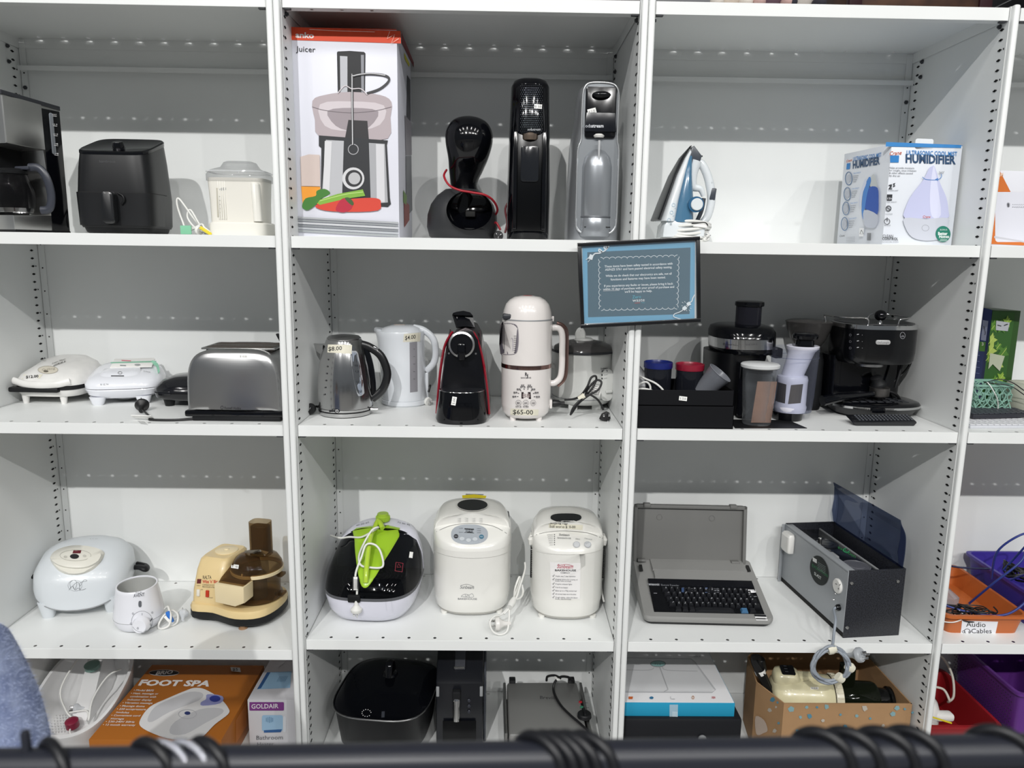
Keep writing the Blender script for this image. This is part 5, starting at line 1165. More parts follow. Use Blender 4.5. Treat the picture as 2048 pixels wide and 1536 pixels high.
def espresso():
    f = FR(1733, ZC, .27, 815); X, Z, m = f.X, f.Z, f.m
    t = thing('espresso_machine', 'black retro espresso machine with a chrome cup rail and steam wand', 'espresso machine', f.o)
    A = 76 * m
    obj('back_column', body([(.02, -.012, .045, .115, .06, 4), (Z(712), -.012, .045, .118, .06, 4)], 40), BLK, t, smooth=40)
    bo = obj('head', body([(Z(722), 0, .01, A * .93, .098, 2.8), (Z(716), 0, .01, A * .98, .105, 2.8), (Z(700), 0, .01, A, .108, 2.8), (Z(654), 0, .01, A, .108, 2.8)], 56), mat('espresso_black', '08090c', .18), t, smooth=50)
    rim = obj('chrome_rim', body([(Z(654), 0, .01, A * 1.003, .109, 2.8), (Z(646), 0, .01, A * 1.003, .109, 2.8), (Z(645), 0, .01, A * .97, .103, 2.8)], 56), CHROME, t)
    obj('cup_tray', body([(Z(645.5), 0, .01, A * .95, .10, 2.8), (Z(643.5), 0, .01, A * .93, .098, 2.8)], 48), mat('tray_steel', '6c6c6e', .3, 1), t)
    zt = Z(646); X0 = X; X = lambda px: f.X(px, 690, dy=-.08)
    rl = lambda pts: obj('cup_rail', tube(pts, .0022, 8, k=5), CHROME, t)
    rl([(X(1730), -.085, zt), (X(1730), -.085, zt + .016), (X(1722), -.084, zt + .022), (X(1700), -.078, zt + .022), (X(1678), -.05, zt + .022), (X(1668), .0, zt + .022), (X(1672), .02, zt + .020), (X(1676), .02, zt)])
    rl([(X(1790), -.085, zt), (X(1791), -.085, zt + .014), (X(1797), -.084, zt + .020), (X(1815), -.07, zt + .022), (X(1824), -.03, zt + .022), (X(1815), .02, zt + .024), (X(1780), .05, zt + .024), (X(1772), .06, zt)])
    k = obj('steam_knob', ell((X(1762), -.06, Z(628)), (.0175, .0175, .0165), n=28, m=16), BLK, t, smooth=80)
    obj('knob_stem', lathe([(.008, Z(645)), (.005, Z(640)), (.006, Z(635))], 16, (X(1762), -.06, 0)), CHROME, k)
    pt = obj('badge', prism(rrect(f.X(1752, 685, -.1), f.X(1781, 685, -.1), f.Z(689.5, dy=-.1), f.Z(680.5, dy=-.1), .006), -.1005, -.094, .001), mat('badge_silver', 'cfcfcf', .3, .5), t)
    p = Print(t, [bo, pt], 'front_print'); p.text("De'Longhi", (1755, 687), (1778, 687), (0, -4), '8a8a8c', .01); p.ring(1805, 671, 5, 6.5, .7, '9a9aa0'); p.text('cb', (1802, 674), (1808, 674), (0, -4), '9a9aa0')
    for y_ in (669, 682, 695): p.line([(1714, y_), (1718, y_ - .6)], 1.2, 'c8c8cc', smooth=False); p.ring(1701, y_ + 1, 2, 2, .6, '6c6c72'); p.line([(1724, y_ + 1), (1725, y_ + 1)], 1, '8c8c90', smooth=False)
    p.done()
    obj('brew_ring', lathe([(.034, Z(722)), (.042, Z(721)), (.042, Z(727)), (.036, Z(729))], 36, (X(1752), -.045, 0)), mat('brew_steel', 'a5a5a5', .3, 1), t)
    # oval drip tray with chrome band
    A2 = 91 * m
    tc = (X0(1737), -.015)
    obj('tray_base', body([(0, *tc, A2 * .72, .075, 2.4), (.008, *tc, A2 * .86, .088, 2.4), (.030, *tc, A2 * .99, .106, 2.4)], 56), mat('tray_dark', '16171b', .4), t, smooth=50)
    obj('tray_band', body([(.030, *tc, A2, .107, 2.4), (.037, *tc, A2, .107, 2.4)], 56), CHROME, t)
    obj('tray_top', body([(.037, *tc, A2 * .99, .106, 2.4), (.044, *tc, A2 * .95, .101, 2.4), (.046, *tc, A2 * .85, .09, 2.4)], 56), BLK, t, smooth=50)
    gr = NB()
    for i in range(-3, 4):
        for j in (-1, 0, 1): join(gr, b2(tc[0] + i * .026 - .010, tc[0] + i * .026 + .010, tc[1] - .02 + j * .028 - .011, tc[1] - .02 + j * .028 + .011, .0455, .0472, .001))
    obj('drip_grate', gr, DRK, t, kind='stuff')
    obj('tray_latch', b2(X(1741), X(1769), -.128, -.118, .022, .038, .004), BLK, t)
    obj('steam_wand', tube([(X(1822), -.03, Z(705)), (X(1821), -.04, Z(718)), (X(1818), -.045, Z(740)), (X(1813), -.048, Z(760)), (X(1811), -.048, Z(770))], lambda k: .0028 if .2 < k < .3 else .005, 10), BLKM, t, smooth=60)
    obj('wand_grip', box((X(1834), -.03, Z(714)), (.016, .014, .028), .005), BLKM, t)
    cable(t, [(X(1822), -.03, Z(706)), (X(1832), -.03, Z(701)), (X(1845), -.02, Z(706)), (X(1848), -.015, Z(725)), (X(1838), -.01, Z(745)), (X(1818), -.005, Z(765)), (X(1798), 0, Z(775))], .0042, BCORD, k=8)
    cable(t, [(X(1800), -.01, Z(716)), (X(1792), -.0, Z(745)), (X(1788), .02, Z(770))], .0042, BCORD)
    cable(t, [(X(1800), -.03, Z(778)), (X(1820), -.03, Z(785)), (X(1834), -.02, Z(800)), (X(1838), -.01, Z(818)), (X(1832), .0, Z(830)), (X(1822), .0, Z(828))], .0045, BCORD, k=8)
    tb = f.o + V((tc[0], tc[1], .048))
    # portafilter lying on the tray
    h = thing('portafilter', 'steel portafilter with a black handle lying across the drip tray', 'portafilter', tb, 0)
    px = X(1780) - tc[0]
    obj('basket', lathe([(.024, .010), (.027, .012), (.029, .016), (.029, .038), (.030, .040), (.027, .041)], 32, (px, -.03, 0)), mat('basket_steel', '8e8b88', .4, 1, var=.2, vscale=60), h, smooth=40)
    obj('spout', lathe([(.010, 0), (.012, .008), (.022, .012)], 20, (px, -.03, 0)), BLKM, h)
    obj('handle', tube([(px - .025, -.045, .022), (px - .08, -.055, .018), (px - .15, -.075, .014), (px - .20, -.085, .006)], lambda k: .008 + .009 * k, 14), BLK, h, smooth=60)
    obj('tamper', aim(lathe([(.022, -.002), (.024, .002), (.022, .010), (.016, .018), (.017, .030), (.012, .034)], 24), (-.45, -.1, 1), (px - .004, -.03, .044)), BLKM, h, smooth=50)
    # remote
    a, b = PZ(1712, 853, ZC), PZ(1822, 849, ZC)
    r = thing('remote_control', 'black remote control with tiny buttons lying before the espresso machine', 'remote', ((a.x + b.x) / 2, (a.y + b.y) / 2 + .02, ZC + .004), rot=(radians(14), 0, radians(2)))
    L = (b.x - a.x) / 2 + .004
    pf = [(-L + .012, .0), (L - .008, 0), (L, .012), (L - .002, .016), (-L, .014), (-L - .002, .010)]
    bm = prism(pf, -.026, .026, .002); sh = obj('remote_shell', bm, mat('remote_black', '121317', .3, coat=.2), r)
    bt = NB(); random.seed(5)
    for i in range(16):
        for j in range(4): join(bt, box((-L + .02 + i * .0105, -.014 + j * .0095, .0162 + .0018 * (i / 16)), (.0055, .0045, .0018)))
    obj('remote_button', bt, mat('button_grey', '55585e', .5), r, kind='stuff', smooth=0)
espresso()
# ================================================================ SECOND ROW, RIGHT BAY
def right_bay_mid():
    y0 = .33; near = PY(1985, 700, y0); zt = PY(1985, 621, y0).z
    t = thing('plant_light_box', 'blue and green leaf-printed box behind the mint basket', 'box', (near.x, y0, ZC), radians(2))
    Wd = PY(2029, 700, y0).x - near.x; H = zt - ZC
    obj('carton', b2(0, Wd + .006, 0, .12, 0, H, .0012), mat('carton_green', '2c4f1e', .4, coat=.2), t)
    M = WM[t.name]; n = M.to_3x3() @ V((0, -1, 0)); n2 = M.to_3x3() @ V((-1, 0, 0))
    p = Print(t, None, 'leaf_print', plane=(M.translation + n * .0006, n))
    p.poly([(1985, 622), (2030, 625), (2003, 812), (1960, 812)], '2f5a22')
    random.seed(9)
    for i in range(12):
        cx, cy, r = random.uniform(1978, 2018), random.uniform(635, 790), random.uniform(7, 15); a0 = random.random() * 6
        pts = [(min(2029 - (cy - 622) * .14, max(1986 - (cy - 622) * .12, cx + r * (1 if k % 2 else .5) * cos(a0 + k * pi / 5))), cy + r * 1.3 * (1 if k % 2 else .5) * sin(a0 + k * pi / 5)) for k in range(10)]
        p.poly(pts, ('5d8a32', '86a83e', 'a9bd5c', '4b7a2c')[i % 4]); p.line([(cx - r * .5, cy + r * .6), (cx, cy), (cx + r * .5, cy - r * .7)], .8, 'c3cf6a')
    p.poly([(1979, 706), (2008, 712), (1998, 742), (1984, 728), (1975, 738)], 'b3b9a2'); p.poly([(1991, 641), (2018, 645), (2014, 662), (1990, 660)], 'b0b2b8'); p.line([(1993, 650), (2001, 652)], 2, '2a2a2c', smooth=False); p.line([(2006, 651), (2014, 648)], 2, '2a2a2c', smooth=False)
    p.poly([(1982, 795), (1992, 797), (1990, 808), (1980, 807)], 'd9dcd8'); p.text('ke', (1986, 794), (1993, 795), (0, -6), 'dfe6d2', .02); p.done()
    s = Print(t, None, 'side_print', plane=(M.translation + n2 * .0006, n2))
    s.poly([(1940, 608), (1985, 620), (1965, 800), (1930, 780)], '1d2f6b'); s.poly([(1966, 640), (1977, 642), (1972, 682), (1962, 680)], 'a7abc6'); s.line([(1968, 652), (1971, 665), (1970, 670)], 1.2, '24262c')
    s.poly([(1960, 683), (1972, 684), (1970, 703), (1959, 702)], '4f8a2c'); s.text('3', (1964, 691), (1968, 691), (0, -6), 'e8eed8', .03)
    for i in range(4): s.line([(1953, 710 + i * 12), (1960, 711 + i * 12)], .8, '8f9cc6', smooth=False)
    s.done()
    # mint woven basket
    f = FR(1964, ZC, .27, 812); X, Z = f.X, f.Z
    b = thing('plastic_basket', 'small mint green plastic basket with a woven pattern', 'basket', f.o)
    mm = mat('mint_plastic', '84ad9d', .45); h = Z(764)
    def wall(n, mth, depth):  # woven lattice: crossing wavy strips
        bm = NB()
        for k in range(n):
            x = -.052 + .104 * (k + .5) / n
            tube([(x + .006 * sin(j * 2.4 + k * pi), -.0012 * (j % 2), .004 + (h - .012) * j / 7) for j in range(8)], .0022, 5, bm, k=2)
        for j in range(5):
            z = .008 + (h - .018) * j / 4
            tube([(-.054 + .108 * k / 10, .0012 * (k % 2), z + .004 * sin(k * 2.2 + j * pi)) for k in range(11)], .0022, 5, bm, k=2)
        return bm
    for rot_, loc_ in (((0, 0, 0), (0, -.048, 0)), ((0, 0, 0), (0, .048, 0)), ((0, 0, pi / 2), (-.055, 0, 0)), ((0, 0, pi / 2), (.055, 0, 0))):
        obj('woven_side', xf(wall(9, 0, 0), rot=rot_, loc=loc_), mm, b)
    rr = [V((x, y, h)) for x, y in rrect(-.060, .060, -.053, .053, .012)]
    obj('basket_rim', loft([rr, [p * 1.04 + V((0, 0, -.04 * h + .0)) for p in rr], [p * 1.04 + V((0, 0, -.04 * h - .007)) for p in rr], [p + V((0, 0, -.008)) for p in rr]], (0, 0), loop=True), mm, b)
    obj('basket_floor', b2(-.052, .052, -.046, .046, 0, .003), mm, b)
    cb = thing('black_cable', 'thin black cable looping over the mint basket', 'cable', f.o + V((0, 0, h)))
    obj('cable_run', tube([(-.03, -.055, .008), (0, -.07, .020), (.03, -.085, .012), (.06, -.09, -.008), (.085, -.09, -.022), (.105, -.09, -.03), (.115, -.09, -.038), (.108, -.092, -.045), (.09, -.092, -.04), (.06, -.09, -.02), (.03, -.08, .0), (.0, -.06, .004), (-.03, -.04, .004)], .0016, 6), BCORD, cb, smooth=60)
    wc = thing('white_cable', 'thin white cable hanging down the front of the mint basket', 'cable', f.o + V((-.01, -.056, 0)))
    obj('cable_run', tube([(-.02, .0, h + .008), (-.01, -.006, h - .006), (.012, -.007, h * .6), (.02, -.006, h * .3), (.018, -.004, .006)], .0016, 6), WCORD, wc, smooth=60)
    f = FR(2052, ZC, .27, 806)
    bw = thing('bowl', 'pale grey-green ring-shaped bowl at the right edge', 'bowl', f.o); m = f.m; Z = f.Z
    obj('bowl_wall', lathe([(34 * m, 0), (40 * m, .006), (42 * m, .03), (41 * m, Z(772)), (36 * m, Z(766)), (26 * m, Z(765)), (18 * m, Z(769)), (15 * m, .03), (.001, .028)], 40), mat('bowl_green_grey', 'a4a698', .5), bw, smooth=60)
    # keyboards
    def keyboard(lbl, col, kc, px0, py0, px1, z, wid, dep, th, thick):
        a = PZ(px0, py0, z); t = thing('keyboard', lbl, 'keyboard', (a.x, a.y, z), th)
        m1 = mat('kb_' + col, col, .4); k1 = mat('key_' + kc, kc, .45)
        obj('keyboard_case', b2(0, wid, 0, dep, 0, thick, .002), m1, t)
        proto = None; n = 0
        for r in range(5):
            for c in range(int(wid / .0185)):
                if proto is None: proto = obj('key', box((0, 0, 0), (.016, .0165, .003), .0012), k1, t); o = proto
                else: o = proto.copy(); COL.objects.link(o); o.parent = t
                o.location = (.012 + c * .0185 + (r % 2) * .004, .014 + r * .0188, thick + .0016)
    keyboard('white keyboard with square keys, under the dark one', 'c8cad0', 'd7d8dc', 1940, 857, 0, ZC, .23, .11, radians(3), .008)
    keyboard('dark grey keyboard lying on top of the white one', '2c2d34', '383a42', 1946, 838, 0, ZC + .0125, .21, .11, radians(8), .012)
right_bay_mid()
# ================================================================ THIRD ROW, LEFT BAY
def roaster():
    t = thing('electric_roaster', 'pale grey electric roaster with black side handles and a signature print', 'roaster', (-.802, .300, ZE), radians(14))
    m = mat('roaster_grey', 'cfd4d8', .3, coat=.2)
    a, b = .141, .118
    obj('lower_shell', body([(.040, 0, 0, a - .03, b - .02, 3.4), (.052, 0, 0, a - .008, b - .006, 3.2), (.09, 0, 0, a, b, 3), (.105, 0, 0, a, b, 3)], 56), m, t, smooth=50)
    for sx in (-.092, .092):
        for sy in (-.085, .07): obj('foot', body([(0, sx, sy, .016, .014, 3), (.01, sx, sy, .019, .017, 3), (.055, sx * 1.02, sy * 1.02, .026, .022, 3)], 24), m, t)
    tilt = lambda x, y, z: (x, y, z + (y + .0) * .22 * min(1, (z - .03) / .06) - .030 * max(0, -y / b) * (1 - (x / a) ** 2) * max(0, 1 - abs(z - .08) / .04))
    lid = obj('lid', warp(body([(.082, 0, 0, a + .002, b + .003, 2.9), (.10, 0, 0, a + .004, b + .005, 2.9), (.14, 0, 0, a + .001, b + .001, 2.8), (.168, 0, .0, a - .016, b - .018, 2.6), (.186, 0, .005, a - .045, b - .045, 2.4), (.194, 0, .01, a - .08, b - .075, 2.2), (.196, 0, .012, .02, .012, 2)], 64), tilt), m, t, smooth=70)
    obj('rim_seam', warp(body([(.079, 0, 0, a + .003, b + .004, 2.9), (.083, 0, 0, a + .003, b + .004, 2.9)], 64, (0, 0)), tilt), GREYP, t)
    cm = mat('panel_cream', 'd8d6cc', .3, coat=.2)
    for s in (-1, 1):
        h = tube([(s * (a - .01), .02, .100), (s * (a + .022), .005, .104), (s * (a + .040), -.005, .100), (s * (a + .038), .025, .098), (s * (a + .006), .05, .098)], .0115, 10, rx=.008)
        obj('side_handle', h, BLKM, t, smooth=60)
    # lens-shaped thermostat panel moulded on the front slope
    M = WM[t.name].inverted(); bt = Print(t, lid)
    P1 = [(100, 1117), (112, 1103), (135, 1095), (160, 1093), (190, 1097), (209, 1105), (205, 1118), (195, 1132), (178, 1144), (155, 1150), (130, 1148), (112, 1137)]
    def slab(pts, h0, h1, name, mt, par=None):
        q = sm2(pts, 3); lo = [M @ bt.hit(x, y, h0) for x, y in q]; c = V((sum(x for x, y in q) / len(q), sum(y for x, y in q) / len(q)))
        hi = [M @ bt.hit(c.x + (x - c.x) * .93, c.y + (y - c.y) * .93, h1) for x, y in q]; hi2 = [M @ bt.hit(c.x + (x - c.x) * .5, c.y + (y - c.y) * .5, h1 * 1.15) for x, y in q]
        return obj(name, loft([lo, hi, hi2], (0, 1)), mt, par or t, smooth=60)
    pan = slab(P1, .0, .009, 'control_panel', cm)
    slab([(104, 1122), (130, 1127), (160, 1128), (190, 1124), (205, 1112), (200, 1126), (180, 1138), (155, 1141), (128, 1138), (110, 1130)], .006, .016, 'panel_lip', cm, pan)
    bt.bm.free()
    p = Print(t, [pan], 'panel_print'); p.ring(151, 1111, 31, 11, .8, 'a9a79e'); p.disc(149, 1113, 9, 5, '1b1b1d'); p.poly([(147, 1101), (163, 1101), (161, 1107), (145, 1107)], '5c1622')
    p.disc(131, 1114, 3.5, 2.5, 'b9b7ae'); p.disc(169, 1112, 3.5, 2.5, 'b9b7ae'); p.done()
    p = Print(t, [lid], 'signature_print'); p.line([(142, 1177), (140, 1166), (148, 1160), (154, 1166), (150, 1178), (146, 1172), (156, 1164), (160, 1172), (168, 1160), (174, 1162), (160, 1166), (160, 1182)], .6, '55585c'); p.line([(138, 1180), (145, 1172), (150, 1180), (156, 1176), (163, 1180), (172, 1177)], .6, '55585c'); p.ring(150, 1171, 14, 11, .5, '8a8d92')
    p.text('- - --', (180, 1079), (195, 1079), (0, -3), '66696d'); p.done()
roaster()
def bottle_warmer():
    f = FR(281, ZE, .150, 1262); X, Z, m = f.X, f.Z, f.m
    t = thing('bottle_warmer', 'small white tapered bottle warmer with a round front dial', 'bottle warmer', f.o, 0)
    wm = mat('warmer_white', 'e3e4ea', .3, coat=.15); H = .135
    P = [(.050, 0), (.061, .006), (.070, .020), (.0735, .036), (.0735, .0375), (.0715, .06), (.066, .095), (.0605, .125), (.0595, H), (.058, H + .001), (.055, H), (.054, .07), (.052, .05), (.001, .05)]
    obj_ = lathe(P, 52, caps=(1, 0)); tl = lambda x, y, z: (x, y, z + .035 * y * max(0, (z - .06) / .075))
    bo = obj('body', warp(obj_, tl), wm, t, smooth=50)
    obj('seam', lathe([(.0737, .0365), (.0737, .0378)], 52, caps=(0, 0)), GREYP, t)
    obj('inner_cup', warp(lathe([(.0548, H - .003), (.0538, .06), (.001, .058)], 44, caps=(0, 0)), tl), mat('inner_grey', 'a8a9a6', .4), t, smooth=60)
    obj('dial', xf(lathe([(.026, 0), (.026, -.006), (.0235, -.010), (.022, -.018), (.020, -.020)], 40, axis='y'), rot=(radians(-4), 0, 0), loc=(f.X(283, 1243, -.07), -.068, .037)), wm, t, smooth=40)
    p = Print(t, [c for c in t.children], 'front_print'); p.text('PHILIPS', (271, 1187), (284, 1186), (0, -3), '6d7076'); p.text('AVENT', (267, 1195), (289, 1192), (0, -7), '4d5057', .005)
    p.disc(280, 1208, 3.2, 6.5, '5d6066', e=3); p.line([(283, 1209), (283, 1204)], .6, 'aaaaaa', smooth=False)
    p.ring(284, 1243, 21, 21, .6, '7c7f86'); p.line([(284, 1226), (284, 1230)], 1, '8c8f96', smooth=False); p.line([(300, 1243), (304, 1236)], 1.6, '3c3f46', smooth=False)
    for q in ((266, 1227), (304, 1225), (262, 1247), (301, 1249), (276, 1262 - 6)): p.ring(*q, 1.4, 1.8, .6, '6c6f76')
    p.done()
    c = cable(t, [(.06, .02, .03), (.085, .01, .055), (.10, -.01, .052), (.108, -.02, .035), (.104, -.03, .012), (.085, -.035, .004), (.072, -.03, .006), (.072, -.02, .018), (.085, -.01, .038), (.10, .005, .045), (.115, .01, .03), (.118, 0, .01), (.11, -.012, .004), (.10, -.02, .006)], .0034, WCORD, k=8)
    obj('blue_tape', xf(box((0, 0, 0), (.013, .010, .038), .003, rot=(0, -.35, 0)), loc=(.103, -.016, .034)), mat('blue_tape', '2c6fc4', .5), c)
    obj('test_tag', xf(box((0, 0, 0), (.008, .0012, .03), .0003, rot=(0, -.6, .2)), loc=(.100, -.024, .028)), PAPER, c)
    plug(t, (.125, .03, .022), (-.3, .9, .3), clear('clear_plug', 'd9dde2', .5), .9)
bottle_warmer()
def food_processor():
    t = thing('food_processor', 'yellowed cream food processor with a smoky brown bowl and chute', 'food processor', (-.262, .235, ZE), radians(-13))
    cm = mat('aged_cream', 'dcc491', .35, coat=.1, var=.05, vscale=12); sm = clear('smoky_brown', '5c4a34', .20, .06, 'cdbb9e')
    cm2 = mat('cream_light', 'e2d1aa', .35)
    for x, y in ((-.115, -.055), (.055, -.095), (-.10, .08), (.10, .06)): obj('foot', lathe([(.014, 0), (.013, .004), (.009, .006), (.009, .014)], 18, (x, y, 0)), mat('foot_tan', '9c7a5c', .5), t)
    def plan(k, z):
        P = sm2([(-.135, -.085), (-.05, -.095), (.04, -.115), (.11, -.09), (.135, -.02), (.12, .07), (.05, .10), (-.06, .10), (-.135, .09)], 4)
        return [V((x * k, y * k, z)) for x, y in P]
    obj('base_band', loft([plan(.97, .013), plan(1, .017), plan(1, .038)]), BLKM, t, smooth=40)
    obj('base_deck', loft([plan(.995, .038), plan(1, .05), plan(.97, .060), plan(.9, .062)]), cm, t, smooth=45)
    # motor block at the left
    def blk(z, x0, x1, y0, y1, e=6): return [V(((x0 + x1) / 2 + x, (y0 + y1) / 2 + y, z)) for x, y in se((x1 - x0) / 2, (y1 - y0) / 2, e, 40)]
    mb = obj('motor_block', loft([blk(.04, -.137, -.015, -.088, .085), blk(.10, -.134, -.018, -.082, .085), blk(.16, -.130, -.020, -.062, .085), blk(.188, -.126, -.022, -.045, .083), blk(.196, -.118, -.028, -.036, .076)]), cm, t, smooth=40)
    obj('cap', xf(lathe([(.036, 0), (.036, .003), (.033, .005), (.008, .0055), (.007, .008), (.001, .009)], 36), loc=(-.068, .025, .195)), cm2, mb, smooth=40)
    # bowl
    bc = (.055, .0)
    bw = obj('bowl', lathe([(.062, .062), (.074, .066), (.076, .075), (.070, .085), (.072, .15), (.076, .154)], 48, (*bc, 0), caps=(1, 0)), sm, t, smooth=60)
    ribs = NB()
    for i in range(14):
        u = -pi * .95 + i * .2; b2(-.001, .001, -.0005, .0005, .09, .145, 0, ribs)
    ribs.free()
    obj('bowl_band', lathe([(.077, .152), (.082, .155), (.082, .164), (.077, .167)], 48, (*bc, 0), caps=(0, 0)), cm2, bw, smooth=40)
    obj('drive_core', lathe([(.03, .064), (.028, .14), (.02, .15)], 24, (*bc, 0)), clear('core_smoke', '5a5148', .35, .2), bw)
    ld = obj('lid', lathe([(.080, .165), (.078, .178), (.066, .198), (.050, .206), (.042, .208)], 48, (bc[0], bc[1], 0), caps=(0, 1)), sm, t, smooth=60)
    # flat smoky cover running to the outlet box
    cov = loft([[V((x, y, z)) for x, y, z in q] for q in ([(-.012, -.112, .150), (.078, -.120, .150), (.085, -.02, .165), (-.01, -.02, .165)], [(-.006, -.104, .166), (.070, -.112, .166), (.075, -.015, .205), (.005, -.015, .205)])])
    obj('outlet_cover', cov, sm, ld, smooth=20)
    ob = prism([(-.018, .092), (.050, .085), (.082, .100), (.084, .152), (-.018, .152)], -.126, -.070, .005); obj('outlet_box', ob, cm2, t)
    ch = [[V((bc[0] + .012 + x, .01 + y, z)) for x, y in se(.033, .024, 4, 32)] for z in (.205, .315)]
    obj('chute', loft(ch, (0, 0)), sm, ld, smooth=60)
    obj('pusher', loft([[V((bc[0] + .012 + x, .01 + y, z)) for x, y in se(.029, .020, 4, 32)] for z in (.21, .300)], (0, 1)), clear('pusher_smoke', '5c4a34', .3, .1, 'b8a07c'), ld, smooth=60)
    obj('hinge', b2(.112, .140, .0, .03, .135, .145, .003), sm, bw); obj('hinge', b2(.112, .140, .0, .03, .07, .08, .003), sm, bw)
    obj('clamp', box((.050, -.077, .158), (.006, .006, .030), .002), cm2, t)
    p = Print(t, [mb], 'front_print'); p.text('RALTA', (406, 1158), (423, 1158), (0, -7), '3a352c', .005); p.text("Wizz 'n' Blend", (405, 1166), (441, 1166), (0, -6), 'b8442c', .03)
    p.text('CONTINUOUS FLOW FOOD', (405, 1171), (440, 1172), (0, -3), '5c5344'); p.text('PROCESSOR & BLENDER', (405, 1175), (438, 1176), (0, -3), '5c5344')
    p.poly([(395, 1158), (403, 1158), (402, 1167), (394, 1167)], '5c1c1c'); p.text('POWER ON', (394, 1172), (401, 1172), (0, -2), '5c5344'); p.text('OFF', (402, 1180), (406, 1180), (0, -2), '5c5344'); p.text('PULSE', (419, 1196), (426, 1196), (0, -2), '5c5344'); p.text('Ladies Chef', (446, 1104), (466, 1104), (0, -3), '5c5344'); p.done()
    pr = Print(t, [mb])
    M = WM[t.name].inverted()
    for (cx, cy, col, nm) in ((397.5, 1185, 'dcd8cc', 'white_switch'), (415.5, 1187, 'b5341c', 'red_switch')):
        q = M @ pr.hit(cx, cy, .002); obj('rocker_switch', box(q, (.011, .006, .022), .002, rot=(-.15, 0, 0)), mat(nm, col, .3), mb, label=('white' if 'w' in nm[:1] else 'red') + ' rocker switch')
    pr.bm.free()
    sticker(t, [ld] + list(ld.children), 470, 1133, 15, 8, 8, '$ 5.00')
    p = Print(t, [ld] + list(ld.children), 'lid_sticker'); p.poly([(489, 1101), (520, 1099), (537, 1104), (530, 1111), (505, 1107), (490, 1106)], 'b8b2a6', sub=0); p.text('coupe crack', (492, 1106), (522, 1106), (0, -4), '4c463c'); p.done()
food_processor()
